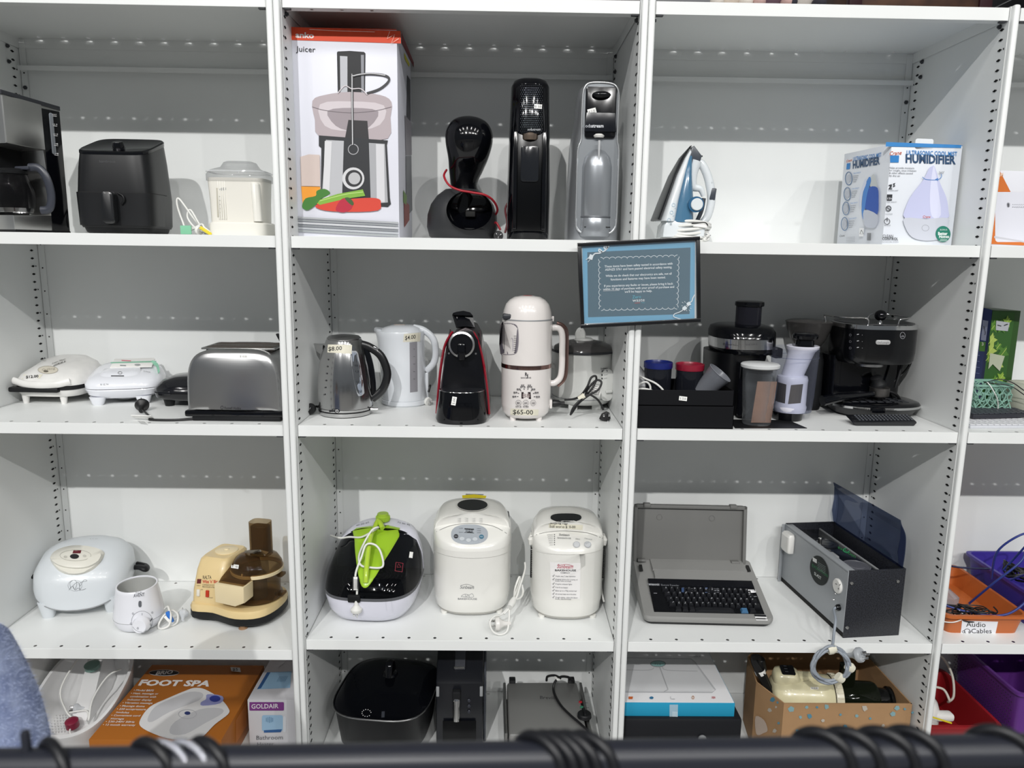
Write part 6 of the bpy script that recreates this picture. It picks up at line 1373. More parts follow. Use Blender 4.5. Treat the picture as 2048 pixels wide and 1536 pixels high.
# ================================================================ THIRD ROW, SECOND BAY
def steam_fryer():
    cx, cy = .170, .243
    t = thing('indoor_grill_fryer', 'white and lime green tabletop fryer with a smoky window lid', 'air fryer', (cx, cy, ZD), radians(-3))
    wm = mat('fryer_white', 'dcdce8', .25, coat=.3); gr = mat('lime_green', '9cc42c', .3, coat=.3)
    a, b = .147, .178
    e = 3.2
    obj('lower_shell', body([(.004, 0, 0, a - .045, b - .05, e), (.012, 0, 0, a - .028, b - .03, e), (.04, 0, 0, a - .010, b - .010, e), (.078, 0, 0, a - .001, b - .001, e), (.09, 0, 0, a, b, e)], 64), wm, t, smooth=60)
    for sx in (-.06, .06):
        for sy in (-.10, .10): obj('foot', lathe([(.010, 0), (.012, .008)], 14, (sx, sy, 0)), BLKM, t)
    obj('lid_seal', body([(.090, 0, 0, a + .001, b + .001, e), (.099, 0, 0, a, b, e)], 64, (0, 0)), mat('seal_grey', '55565a', .35), t)
    obj('inner_liner', body([(.091, 0, 0, a - .006, b - .006, e), (.093, 0, 0, a - .008, b - .008, e)], 56), mat('tray_black', '141519', .3), t)
    # rising lid: the higher, the further back
    up = lambda x, y, z: (x, min(y, .055), z + max(0, z - .099) / .05 * (y + b) * .27)
    up2 = lambda x, y, z: (x, max(y, .054), z + max(0, z - .099) / .05 * (y + b) * .27)
    smk = clear('fryer_window', '0d0e11', .5, .04, '6a6e78')
    lid = obj('window_lid', warp(body([(.099, 0, 0, a, b, e), (.125, 0, .002, a - .006, b - .008, 3), (.142, 0, .006, a - .020, b - .025, 2.8), (.150, 0, .01, a - .045, b - .055, 2.6), (.152, 0, .012, .05, .07, 2.4)], 72), up), smk, t, smooth=70)
    obj('food_tray', body([(.06, 0, -.01, .1, .11, 2.4), (.094, 0, -.01, .118, .135, 2.4)], 44), mat('tray_black', '141519', .3), t)
    bk = NB()
    for i in range(7): join(bk, tube([(x * (1 - i * .12), -.02 + y * (1 - i * .12), .105) for x, y in se(.10, .115, 2.2, 28)], .0013, 5, closed=True, k=1))
    join(bk, tube([(-.09, -.02, .11), (.09, -.02, .11)], .0016, 5)); obj('wire_basket', bk, CHROME, t, smooth=60, kind='stuff')
    # white rear housing arching over the back
    hs = warp(body([(.099, 0, 0, a + .001, b + .001, e), (.125, 0, .002, a - .004, b - .006, 3), (.144, 0, .006, a - .018, b - .023, 2.8), (.152, 0, .01, a - .043, b - .053, 2.6), (.154, 0, .012, .05, .07, 2.4), (.154, 0, .03, .02, .03, 2)], 72), up2)
    bo = obj('rear_housing', hs, wm, t, smooth=60)
    bt = Print(t, [lid, bo]); M = WM[t.name].inverted()
    # lime wedge down the middle of the lid
    W_ = [(713, 1056), (800, 1056), (770, 1120), (745, 1162), (731, 1176), (720, 1165), (712, 1120), (709, 1080)]
    def slab(pts, h0, h1, name, mt, k=.94, par=None, sub=3):
        q = sm2(pts, sub); c = V((sum(x for x, y in q) / len(q), sum(y for x, y in q) / len(q)))
        lo = [M @ bt.hit(x, y, h0) for x, y in q]; hi = [M @ bt.hit(c.x + (x - c.x) * k, c.y + (y - c.y) * k, h1) for x, y in q]
        mid = [M @ bt.hit(c.x + (x - c.x) * .6, c.y + (y - c.y) * .6, h1) for x, y in q]; m2 = [M @ bt.hit(c.x + (x - c.x) * .2, c.y + (y - c.y) * .2, h1) for x, y in q]
        return obj(name, loft([lo, hi, mid, m2], (0, 1)), mt, par or t, smooth=60)
    wd = slab(W_, .0005, .004, 'green_wedge', gr)
    hp = [M @ bt.hit(*q, o) for q, o in (((766, 1056), .004), ((757, 1052), .020), ((750, 1058), .028), ((743, 1090), .032), ((738, 1120), .030), ((734, 1150), .018), ((732, 1166), .004))]
    obj('lid_handle', tube(hp, .0095, 12, rx=.008), mat('lime_light', 'b0cf3c', .25, coat=.4), wd, smooth=60)
    bt.bm.free()
    obj('latch', box((-.028, -b - .002, .100), (.038, .010, .024), .003), BLKM, t)
    kb = NB(); lathe([(.022, 0), (.0225, .003), (.0225, .016), (.021, .018), (.019, .019), (.019, .024), (.017, .026)], 40, (0, .115, .239), kb)
    kn = obj('dial', kb, mat('lime_knob', 'a4c63c', .35), t, smooth=35)
    rb = NB()
    for i in range(22): u = 2 * pi * i / 22; join(rb, xf(box((0, 0, 0), (.0025, .0025, .014), .0006), rot=(0, 0, u), loc=(.0228 * cos(u), .115 + .0228 * sin(u), .2475)))
    obj('grip_ribs', rb, mat('lime_knob', 'a4c63c', .35), kn, kind='stuff')
    p = Print(t, [bo, lid, wd], 'lid_print'); p.text('heller', (752, 1053), (774, 1053), (0, -3.5), '4c4f55', .02); p.text('40 50 60', (712, 1053), (738, 1046), (0, -3), '66696f'); p.text('70 80 90', (795, 1046), (820, 1052), (0, -3), '66696f')
    p.line([(792, 1125), (806, 1127), (804, 1144), (790, 1142)], 1, '9c3444', closed=True, smooth=False); p.line([(797, 1128), (802, 1135), (794, 1135)], .9, '9c3444', closed=True, smooth=False)
    p.done(name='printed_marks')
    sticker(t, [lid], 822, 1110, 7, 12, 8, '')
    # white cord lying across the lid with its plug in front
    bt = Print(t, [lid, bo, wd]); Q = lambda px, py, o=.005: M @ bt.hit(px, py, o)
    L = [PY(662, 1071, .30), PY(680, 1076, .26)]
    pts = [M @ L[0], M @ L[1]] + [Q(700, 1077, .006), Q(722, 1077, .006), Q(740, 1075, .02), Q(757, 1073, .04), Q(748, 1082, .045), Q(730, 1096, .02), Q(719, 1118, .012), Q(722, 1134, .01), Q(738, 1140, .012), Q(758, 1136, .018), Q(763, 1120, .03), Q(752, 1112, .045), Q(735, 1112, .045), Q(724, 1125, .02), Q(717, 1150, .010)]
    pf = M @ PY(714, 1180, .075); pp_ = M @ PY(713, 1200, .068)
    cable(t, pts + [pf, pp_], .0034, WCORD, k=7)
    bt.bm.free()
    pl = plug(t, M @ PY(713, 1220, .064), (0, 0, -1), WCORD, 1.0)
    tg = obj('test_tag', xf(box((0, 0, 0), (.012, .001, .040), .0003), rot=(-.15, 0, .1), loc=M @ PY(711, 1167, .066)), PAPER, t)
    q = Print(t, tg, 'tag_print'); q.line([(706, 1153), (717, 1153), (717, 1182), (705, 1182)], 1.4, '1b1b1d', closed=True, smooth=False)
    for i in range(4): q.line([(708 + i * 2.2, 1158), (708 + i * 2.2, 1178)], .7, '44464a', smooth=False)
    q.done()
steam_fryer()
def breadmaker(px, y, label, hw, hd, zf, zs, zt, lidlift, kind, rz=0):
    f = FR(px, ZD, y, 1200); m = f.m
    t = thing('bread_maker', label, 'bread maker', f.o, rz)
    wm = mat('bread_white', 'e3e2dd', .22, coat=.35)
    a, b = hw, hd
    obj('skirt', body([(.004, 0, 0, a * .86, b * .88, 2.7), (.012, 0, 0, a * .93, b * .94, 2.7)], 56), mat('skirt_grey', 'b9b8b2', .4), t)
    for sx in (-.07, .07):
        for sy in (-.07, .07): obj('foot', lathe([(.010, 0), (.011, .010)], 12, (sx * a / .1, sy * b / .1 - .0, 0)), wm, t)
    bo = obj('body', body([(.010, 0, 0, a * .90, b * .92, 2.7), (.020, 0, 0, a * .96, b * .97, 2.7), (.06, 0, 0, a * 1.0, b, 2.7), (zf, 0, 0, a * 1.01, b * 1.01, 2.7)], 64), wm, t, smooth=60)
    # sloping control deck: front low, rising to the lid
    def slope(z0, z1):
        def fn(x, y, z):
            k = max(0, min(1, (y + b) / (b * .75))); return (x, y, z + (z1 - z0) * k ** .8 * (1 if z > z0 + .004 else 0))
        return fn
    dk = obj('control_deck', warp(body([(zf, 0, 0, a * 1.012, b * 1.012, 2.7), (zf + .005, 0, 0, a * 1.0, b * 1.0, 2.7), (zf + .012, 0, 0, a * .97, b * .965, 2.6), (zf + .016, 0, 0, a * .9, b * .88, 2.6), (zf + .017, 0, .0, a * .6, b * .6, 2.4), (zf + .017, 0, 0, a * .3, b * .3, 2.4)], 64), slope(zf, zs)), wm, t, smooth=70)
    # lid: rounded hood over the rear three quarters
    yb0 = -b * .42
    def sec(z, k, kk=1): return [V((x * a * k, max(yb0 + .02 * (1 - (x) ** 2) - .0, 0 + y * b * k), z)) for x, y in se(1, 1, 2.8, 64)]
    L = [sec(zf + .02, .985), sec(zs + .005, .985), sec(zs + (zt - zs) * .45, .95), sec(zs + (zt - zs) * .8, .84), sec(zt - .004, .66), sec(zt, .5), sec(zt, .15)]
    def dome(x, y, z):
        k = max(0, (z - zs) / (zt - zs)); return (x, y, z + (-.020 * (1 - (y - yb0) / (b - yb0)) if y < b else 0) * k)
    ld = obj('lid', warp(loft(L), dome), wm, t, smooth=70)
    return f, t, bo, dk, ld
def bread_makers():
    M0 = mat('viewing_glass', '141618', .12)
    f, t, bo, dk, ld = breadmaker(944, .268, 'cream-white bread maker with a grey oval display and yellow price tag', .125, .130, .222, .266, .330, 0, 0, radians(2))
    p = Print(t, [dk, ld], 'control_print')
    p.line([(868, 1066), (900, 1052), (940, 1047), (985, 1052), (1018, 1070)], 1.1, '8b8b88'); p.line([(868, 1103), (900, 1113), (945, 1117), (990, 1113), (1016, 1104)], .8, 'c4c3be'); p.disc(939, 1069, 37, 20, 'a3a9b0', 32, 2.4); p.poly([(929, 1057), (948, 1058), (948, 1067), (928, 1066)], '2a2c30'); p.text('888', (931, 1066), (946, 1066), (0, -6), '4c5056')
    p.disc(912, 1073, 4.6, 4.3, '2c2e34'); p.disc(963, 1074, 4.8, 4.3, '3f6f86'); p.text('MENU', (909, 1074), (915, 1074), (0, -2), 'b9bcc2'); p.text('START', (960, 1075), (966, 1075), (0, -2), 'd9e0e5')
    for x, y in ((924, 1078), (937, 1081), (950, 1079)): p.disc(x, y, 5, 3.6, 'c2c7cc')
    for q in ((918, 1058), (918, 1066), (954, 1059), (954, 1063), (954, 1067)): p.text('xxxx', q, (q[0] + 8, q[1]), (0, -2), '5c6066'); 
    for i in range(4):
        for j in range(3): p.text('x xxxx', (915 + i * 14.5, 1037 + j * 3.2 - (i == 1)), (922 + i * 14.5, 1037 + j * 3.2), (0, -2), '8a8b8c')
    p.disc(945, 1012, 30, 11, M0, 28, 2.2); p.ring(945, 1012, 31, 12, 1.2, 'c9c8c2')
    p.poly([(924, 993), (948, 991), (973, 994), (971, 999), (948, 998.5), (925, 999)], 'd3c01f'); p.text('10-00', (931, 998), (963, 998), (0, -5), '2a2a22', .01); p.poly([(931, 990), (968, 991), (966, 993), (932, 992.5)], '8b8d8f')
    p.done()
    p = Print(t, [bo], 'front_print'); p.text('Sunbeam', (920, 1177), (948, 1178), (0, -7), '6a6c70', .005, .25); p.line([(922, 1171), (934, 1168.5), (948, 1173)], .7, '6a6c70'); p.line([(922, 1192), (930, 1188), (938, 1190), (944, 1187), (946, 1194), (922, 1193)], .7, '8a8c90'); p.line([(930, 1188), (932, 1194), (936, 1189), (939, 1194)], .7, '8a8c90'); p.text('BAKEHOUSE', (916, 1199), (954, 1199.5), (0, -3.4), '7a7c80', .01); p.done()
    obj('side_handle', b2(.115, .121, .0, .05, .225, .29, .003), DRK, t)
    f, t, bo, dk, ld = breadmaker(1130, .236, 'white compact bread maker with a red-lettered feature label', .115, .121, .226, .252, .318, 0, 1, radians(0))
    p = Print(t, [dk, ld], 'control_print')
    p.line([(1061, 1074), (1090, 1065), (1130, 1062), (1175, 1066), (1205, 1077)], 1.1, '8b8b88'); p.line([(1058, 1098), (1090, 1107), (1135, 1110), (1180, 1106), (1206, 1098)], .8, 'c4c3be'); p.disc(1132, 1035.5, 31, 8.5, M0, 28, 2.6); p.ring(1132, 1035, 33, 11, 1.4, 'cfcfca')
    for i in range(6): p.text('xxxxxx', (1094 + i * 1.0, 1071 + i * 4), (1106, 1071 + i * 4), (0, -2), '77797c'); p.disc(1109, 1070 + i * 4, 1, 1, '3c3e42', 8)
    p.text('Sunbeam', (1118, 1072), (1139, 1073), (0, -4), '55575c', .005, .25); p.text('BAKEHOUSE', (1115, 1078), (1142, 1079), (0, -2.4), '77797c', .01)
    p.disc(1153, 1090, 7, 6, 'b3b5b8'); p.disc(1153, 1090, 5.8, 5, 'c6c8ca'); p.disc(1175, 1090, 7, 6, 'b3b5b8'); p.disc(1175, 1090, 5.8, 5, 'c6c8ca'); p.text('MENU', (1151, 1080), (1160, 1081), (0, -2), '77797c'); p.text('START/STOP', (1169, 1079), (1184, 1082), (0, -2), '77797c')
    p.done()
    p = Print(t, [ld, dk], 'masking_tape'); p.poly([(1098, 1047), (1166, 1050), (1165, 1060), (1097, 1055)], TAPE, sub=6); p.text('Broken clip', (1100, 1050), (1135, 1049), (0, -4.5), '1e1e1c', .03); p.text('Still works $10-00', (1099, 1055), (1151, 1056), (0, -4.5), '1e1e1c', .02); p.done(label='masking tape with a handwritten note')
    p = Print(t, [bo], 'feature_label'); p.poly([(1100, 1124), (1161, 1126), (1160, 1198), (1103, 1197)], 'e9e7e6', sub=6); p.text('Sunbeam', (1114, 1136), (1146, 1137), (0, -8), 'ad2a4a', .01, .25); p.line([(1116, 1131), (1132, 1128.5), (1147, 1132)], .8, 'ad2a4a'); p.text('BAKEHOUSE', (1110, 1142), (1152, 1142.5), (0, -3.6), '2b2b30', .03); p.text('COMPACT', (1121, 1146.5), (1140, 1147), (0, -2.4), '4b4b50', .02)
    for i, (s, w_) in enumerate((('Simple, easy 2 step operation', 40), ('8 baking options for a variety of', 44), ('Program indicator lights', 33), ('Fruit & nut beeper', 25), ('Bakes up to a 750g vertical loaf', 42), ('60 minute keep warm function', 41), ('Dough setting - takes the labour', 44))):
        y = 1153 + i * 6.6 + (2.4 if i > 1 else 0); p.text(s, (1111, y), (1111 + w_, y + .8), (0, -2.6), '6a6a70', .005); p.line([(1105, y - 2), (1106.5, y), (1109, y - 4)], .9, '3b3b40', smooth=False)
        if i in (1, 6): p.text('breads, cakes and dough', (1111, y + 3), (1142, y + 3.6), (0, -2.4), '6a6a70', .005)
    p.done()
    M = WM[t.name]
    for s in (-1, 1):
        obj('lid_lug', body([(.222, s * .118, -.03, .006, .010, 2.5), (.240, s * .119, -.03, .008, .014, 2.5), (.252, s * .114, -.02, .006, .012, 2.5)], 20), mat('bread_white', 'e3e2dd'), t)
        vb = NB()
        for i in range(14): join(vb, box((s * .1135, -.035 + 0 * i, .115 + i * .0075), (.008, .020, .0022)))
        obj('side_vents', vb, HOLE, t, kind='stuff')
    # bundled white cord between the two bread makers
    M = M.inverted(); Q = lambda px, py, y: M @ PY(px, py, y)
    cable(t, [Q(1050, 1125, .24), Q(1050, 1140, .22), Q(1040, 1172, .16), Q(1030, 1200, .11), Q(1004, 1228, .07), Q(990, 1232, .055), Q(980, 1244, .04), Q(985, 1262, .03), Q(1000, 1269, .03), Q(1014, 1262, .04), Q(1018, 1240, .06), Q(1020, 1215, .09), Q(1034, 1180, .16), Q(1040, 1160, .2), Q(1038, 1155, .2), Q(1030, 1178, .17), Q(1026, 1205, .1), Q(1008, 1228, .07)], .0034, WCORD, k=8)
    cable(t, [Q(1026, 1200, .1), Q(1040, 1196, .13), Q(1046, 1185, .16), Q(1044, 1170, .18)], .0034, WCORD)
    obj('cord_tape', aim(lathe([(.009, -.018), (.011, 0), (.008, .018)], 12), Q(1032, 1190, .13) - Q(1018, 1216, .08), Q(1024, 1206, .09)), mat('white_tape', 'dcdcd8', .6), t)
    plug(t, Q(995, 1248, .052), (-1, -.1, .0), mat('plug_white', 'dedcd8', .3), 1.2)
    cable(t, [(.10, .05, .10), (.118, .03, .12), (.124, .02, .09), (.116, .0, .08), (.118, -.01, .05), (.124, -.03, .025)], .0034, WCORD)
bread_makers()
# ================================================================ THIRD ROW, THIRD BAY
def typewriter():
    a = PZ(1300, 1250, ZD); b_ = PZ(1552, 1255, ZD)
    W_ = .405; o = V((a.x - .022, .100, ZD)); rz = radians(-2)
    t = thing('electric_typewriter', 'grey electric typewriter with its lid open and black keys', 'typewriter', o, rz)
    g = mat('typewriter_grey', '898987', .5, bump=.08, bscale=900, spec=.3); g2 = mat('typewriter_lid_grey', '747472', .55, spec=.3)
    D = .30; H0, H1 = .030, .098
    zt = lambda y: H0 + (H1 - H0) * max(0, min(1, y / (D * .82)))
    W2 = W_
    def plan(k, dz, top):
        P = rrect(0, W2, 0, D, .022, 5); c = V((W2 / 2, D / 2))
        return [V((c.x + (x - c.x) * k, c.y + (y - c.y) * k, (zt(y) if top else 0) + dz)) for x, y in P]
    obj('underside', loft([plan(.95, .004, 0), plan(.985, .012, 0)]), BLKM, t, smooth=30)
    for x in (.04, W_ - .04):
        for y in (.03, .25): obj('foot', lathe([(.010, 0), (.010, .006)], 12, (x, y, 0)), BLKM, t)
    # the case: outer shell with a sunken key well
    shell = loft([plan(.985, .012, 0), plan(1, .020, 0), plan(1, -.006, 1), plan(.985, .0, 1)], (1, 1))
    # triangulated top needs rows: rebuild as heightfield strip on top
    bo = obj('case', shell, g, t, smooth=35)
    sl = math.atan2(H1 - H0, D * .82)
    def on(x, y, dz=0): return V((x, y, zt(y) + dz))
    def quadpanel(x0, x1, y0, y1, dz0, dz1, m, name, par=t, ins=.0):
        lo = [on(x0, y0, dz0), on(x1, y0, dz0), on(x1, y1, dz0), on(x0, y1, dz0)]; hi = [on(x0 + ins, y0 + ins, dz1), on(x1 - ins, y0 + ins, dz1), on(x1 - ins, y1 - ins, dz1), on(x0 + ins, y1 - ins, dz1)]
        return obj(name, loft([lo, hi]), m, par, smooth=20)
    yk = D * .82
    quadpanel(.060, W_ - .028, .215, D - .012, -.004, .0025, g, 'ribbon_cover', ins=.001)
    quadpanel(.062, W_ - .022, .178, .213, -.004, .0015, g, 'ribbon_cover_front', ins=.001)
    wl = quadpanel(.036, W_ - .026, .022, .168, -.002, .0008, mat('well_black', '0b0c10', .25, spec=.3), 'key_well')
    quadpanel(.036, W_ - .026, .138, .168, .0008, .004, mat('display_strip', '101116', .2, spec=.3), 'display_strip', wl, .001)
    km = mat('key_black', '1a1b1f', .4, spec=.3); kb = mat('key_blue', '3f6a8f', .4)
    proto = {}
    def key(x, y, w_, m=km, h=.008):
        kk = (round(w_, 4), m.name)
        if kk not in proto:
            bm = loft([[V((sx * w_ / 2 * k, sy * .0085 * k, z)) for sx, sy in ((-1, -1), (1, -1), (1, 1), (-1, 1))] for k, z in ((1, 0), (.95, .004), (.74, .009), (.70, .0095))]); ob = obj('key', bm, m, wl, smooth=20); proto[kk] = ob
        else:
            ob = proto[kk].copy(); COL.objects.link(ob); ob.parent = wl
        ob.location = on(x, y, .001); ob.rotation_euler = (sl, 0, 0)
        reg(ob, WM[wl.name] @ Matrix.Translation(on(x, y, .001)) @ Euler((sl, 0, 0)).to_matrix().to_4x4())
        if m is kb: ob['label'] = 'blue key'
    keys = []
    for r in range(5):
        y = .030 + r * .0215; n = 15 if r > 0 else 0; off = (0, .010, .006, .002, -.002)[r]
        for c in range(n):
            w_ = .0165; x = .090 + off + c * .0185
            if c in (0, n - 1): key(x - (.003 if c == 0 else -.003), y, .022)
            else: key(x, y, w_)
            keys.append((x, y, 'QWERTYUIOP[]ASDFGHJKLZXCVBNM12345'[(r * 9 + c) % 33]))
    for c in range(3): key(.112 + c * .0215, .030, .019)
    key(.225, .029, .125, h=.006); key(.318, .030, .022, kb); key(.343, .030, .020)
    p = Print(t, [c for c in wl.children] + [wl, bo], 'printed_marks')
    M = WM[t.name]
    def pix(v):
        d = CR.transposed() @ (M @ v - CPOS); return (1024 + FPX * d.x / -d.z, 768 - FPX * d.y / -d.z)
    bm = NB()
    for x, y, s in keys:
        q = pix(on(x, y, .0105)); p.text(s, (q[0] - 1.3, q[1] + 1.2), (q[0] + 1.3, q[1] + 1.2), (0, -3), 'c9cbd0')
        p.n = 1
    p.n = 3; bm.free()
    p.text('Panasonic', (1295, 1170), (1319, 1171), (0, -4), 'b9bbc0', .02); p.text('Electronic Typewriter', (1322, 1171), (1358, 1172), (0, -2.5), '8a8c92')
    for q0 in (1363, 1410):
        p.poly([(q0, 1176), (q0 + 5, 1176), (q0 + 5, 1185), (q0, 1185)], '34496e')
        for k in range(3): p.line([(q0 + 9, 1177 + k * 3), (q0 + 28, 1178.5 + k * 3)], .9, '66686e', smooth=False)
    p.line([(1296, 1187), (1314, 1187.5)], 1.2, '8d8f94', smooth=False); p.line([(1500, 1193), (1517, 1194)], 1.2, '8d8f94', smooth=False)
    p.poly([(1496, 1180), (1511, 1180.5), (1512, 1186), (1497, 1185.5)], 'e8e8ea'); p.text('$ 10.00', (1498, 1185), (1510, 1185), (0, -3), '333333')
    p.poly([(1508, 1230), (1531, 1231), (1535, 1241), (1512, 1240.5)], 'e6e6e6'); p.poly([(1508, 1230), (1531, 1231), (1532.5, 1235), (1509.5, 1234)], '1d1e22'); p.line([(1512, 1237.5), (1531, 1238)], .9, '444444', smooth=False)
    p.done()
    for x, y in ((.022, .225), (W_ - .020, .235)): obj('lid_slot', loft([[on(x + sx * .005, y + sy * .014, z) for sx, sy in ((-1, -1), (1, -1), (1, 1), (-1, 1))] for z in (-.003, .0012)]), HOLE, t)
    # lid leaning back
    lw = .175; th = radians(-8)
    L = obj('lid', xf(prism(rrect(.002, W_ - .018, 0, .20, .014), 0, .012, .004), rot=(radians(-8), 0, 0), loc=(0, D - .018, H1 - .008)), g2, t)
    rim = NB()
    for q in ((.002, .014, 0, .20), (W_ - .030, W_ - .018, 0, .20), (.002, W_ - .018, .188, .20)): join(rim, b2(q[0], q[1], -.014, .002, q[2], q[3], .003))
    obj('lid_edge', xf(rim, rot=(radians(-8), 0, 0), loc=(0, D - .018, H1 - .008)), g2, L)
    for x in (.045, .340): obj('lid_catch', xf(b2(x - .012, x + .012, -.018, .006, .192, .205, .002), rot=(radians(-8), 0, 0), loc=(0, D - .018, H1 - .008)), g2, L)
    for x in (.03, W_ - .055): obj('lid_hinge', xf(b2(x - .014, x + .014, -.022, .002, .004, .012, .002), rot=(radians(-8), 0, 0), loc=(0, D - .018, H1 - .008)), g2, L)
    for x in (.09, .27): obj('moulded_ring', xf(tube([V((x + .0095 * cos(k * pi / 12), -.001, .155 + .0095 * sin(k * pi / 12))) for k in range(24)], .0005, 5, closed=True, k=1), rot=(radians(-8), 0, 0), loc=(0, D - .018, H1 - .008)), g2, L)
typewriter()
def metal_box():
    rz = radians(6.2); o = V((1.611, .030, ZD))
    t = thing('binding_machine', 'silver and speckled black metal machine with an open tinted cover', 'machine', o, rz)
    W_, D, H = .184, .40, .217
    sp = mat('speckled_black', '0b0c10', .4, bump=.6, bscale=500, col2='2c2e36', vscale=300)
    sg = mat('panel_silver', 'a3a7ab', .42, .35)
    # open-topped tray body: gray long side, speckled ends
    obj('end_plate', b2(.002, W_, 0, .003, 0, H, .001), sp, t); obj('end_plate', b2(.002, W_, D - .003, D, 0, H, .001), sp, t)
    obj('long_panel', b2(0, .003, .001, D - .001, .018, H - .002, .001), sg, t)
    obj('panel_top', b2(0, .028, .002, D - .002, H - .010, H - .004, .002), sg, t)
    obj('plinth', b2(.004, .007, .002, D - .002, 0, .02), HOLE, t)
    obj('back_panel', b2(W_ - .003, W_, .002, D - .002, 0, H, .001), sp, t)
    obj('corner_bracket', b2(-.010, .0, D - .004, D + .001, 0, H - .004, .001), sg, t)
    dk = mat('deck_black', '0e1014', .12, coat=.3)
    deck = obj('deck', b2(.028, .128, .004, D - .004, H - .030, H - .026, .001), dk, t)
    obj('deck_edge', b2(.126, .131, .004, D - .004, H - .032, H - .022, .001), GREYP, t)
    obj('tray_floor', b2(.131, W_ - .003, .004, D - .004, H - .075, H - .072), dk, t)
    for y, r, nm in ((.085, .042, 'spool'), (.265, .040, 'spool')):
        s = obj(nm, lathe([(r, 0), (r, .003), (r * .92, .004), (r * .9, .002), (r * .6, .002), (r * .55, .004), (.012, .004), (.001, .005)], 40, (.078, y, H - .026)), mat('spool_grey' if y < .1 else 'spool_dark', '55565c' if y < .1 else '1a1c22', .25), t, smooth=35)
    obj('spindle', lathe([(.006, 0), (.0065, .022), (.005, .024)], 18, (.055, .262, H - .026)), STEEL, t)
    obj('guide_block', box((.045, .155, H - .020), (.012, .04, .012), .003), GREYP, t)
    # hardware on the long panel (faces left)
    obj('switch_box', body([(.135, -.010, .348, .012, .026, 4), (.142, -.012, .348, .014, .028, 4), (.192, -.012, .348, .014, .028, 4), (.200, -.010, .348, .010, .024, 4)], 32), LID, t)
    sk = obj('socket', lathe([(.023, 0), (.023, -.004), (.020, -.007)], 36, (-.0005, .045, .148), axis='x'), LID, t)
    obj('gland', lathe([(.010, 0), (.010, -.006), (.006, -.012)], 18, (0, .030, .085), axis='x'), BLK, t)
    M = WM[t.name]; n2 = M.to_3x3() @ V((-1, 0, 0))
    p = Print(t, None, 'panel_badge', plane=(M.translation + n2 * .0008, n2))
    p.poly([(1639 + x * cos(.25) * 1.0 - y * sin(.0), 1141 + y + x * .38) for x, y in se(19.5, 29, 2, 40)], '131a1a'); p.ring(1639, 1141, 18, 27, .01, '2a4a3a')
    p.poly([(1626, 1114), (1634, 1119), (1634, 1127), (1626, 1122)], 'd9dad8'); p.text('SL42T', (1629, 1149), (1643, 1160), (0, -6), 'cfd4d2', .02); p.text('EVOLUTION', (1625, 1133), (1656, 1155), (0, -6), '2f7a4e', .01)
    for k in range(5): p.line([(1636, 1124 + k * 3.3), (1652, 1134 + k * 3.3)], .8, '7f8a88', smooth=False)
    p.done()
    q = Print(t, sk, 'socket_slots'); q.line([(1671, 1167), (1674, 1169)], 1.3, '2a2a2c', smooth=False); q.line([(1679, 1171), (1681, 1168)], 1.3, '2a2a2c', smooth=False); q.line([(1677, 1176), (1677.5, 1179)], 1.3, '2a2a2c', smooth=False); q.done()
    q = Print(t, [deck], 'deck_print'); q.text('evolution', (1676, 1097), (1711, 1117), (0, -7), '3a8a4c', .0, .2); q.ring(1693, 1101, 6, 4, 2, '2c8a5a'); q.done()
    for x, z in ((.012, .178), (.16, .178), (.012, .035)): obj('screw', lathe([(.0055, -.001), (.0045, -.004), (.001, -.0045)], 16, (x, 0, z), axis='y'), CHROME, t)
    for y, z in ((.055, .118), (.062, .095)): obj('screw', lathe([(.0035, 0), (.002, -.003)], 12, (0, y, z), axis='x'), CHROME, t)
    # tinted cover standing open along the back edge
    tc = clear('tinted_cover', '2c3450', .16, .04, 'bcc4d6')
    pts = [(W_ - .006, H - .004), (W_ - .004, H + .05), (W_ - .008, H + .10), (W_ - .025, H + .135), (W_ - .030, H + .150)]
    th = .0022; Q = cr([(x, 0, z) for x, z in pts], 5)
    prof = [(p_.x, p_.z) for p_ in Q] + [(p_.x + th, p_.z) for p_ in reversed(Q)]
    cv = obj('tinted_cover', prism(prof, .010, D - .02, 0), tc, t, smooth=40)
    for y in (.010, D - .0225):
        e = prism([(W_ - .006, H)] + [(p_.x, p_.z) for p_ in Q[:-5]] + [(W_ - .022, H + .09), (W_ - .026, H + .05), (W_ - .018, H + .01)], y, y + .0022, 0); obj('cover_cheek', e, tc, cv)
    # grey mains cord hanging over the shelf edge, coiled and taped
    gm = mat('grey_cord', '8b929b', .45); Mi = M.inverted(); P = lambda px, py, y: Mi @ PY(px, py, y)
    cord = cable(t, [(-.010, .030, .085), (-.020, .026, .080), P(1671, 1240, .0), P(1668, 1265, -.020), P(1666, 1285, -.028), P(1664, 1300, -.032)], .0042, gm, k=8)
    cp = []
    for i in range(58):
        u = i / 57 * 4.5 * 2 * pi + pi / 2; k = 1 + .10 * sin(i * .9); rr = 36 * k
        cp.append(P(1662 + rr * .98 * cos(u) + 3 * sin(i), 1330 + rr * .92 * sin(-u) + 2 * cos(i * 1.3), -.034 - .007 * ((i % 6) / 3)))
    obj('cord_coil', tube(cp, .0042, 8, k=3), gm, cord, smooth=60)
    for a_, b_ in ((1664, 1299), (1700, 1335), (1680, 1356)): obj('cord_tape', aim(lathe([(.013, -.012), (.015, 0), (.012, .012)], 12, sq=.7), (1, 0, .3 if a_ < 1670 else -.8), P(a_, b_, -.038)), TAPE, cord)
    plug(t, P(1719, 1310, -.034), (.55, -.75, .45), mat('plug_grey', 'a3a7ab', .35), 1.25)
metal_box()
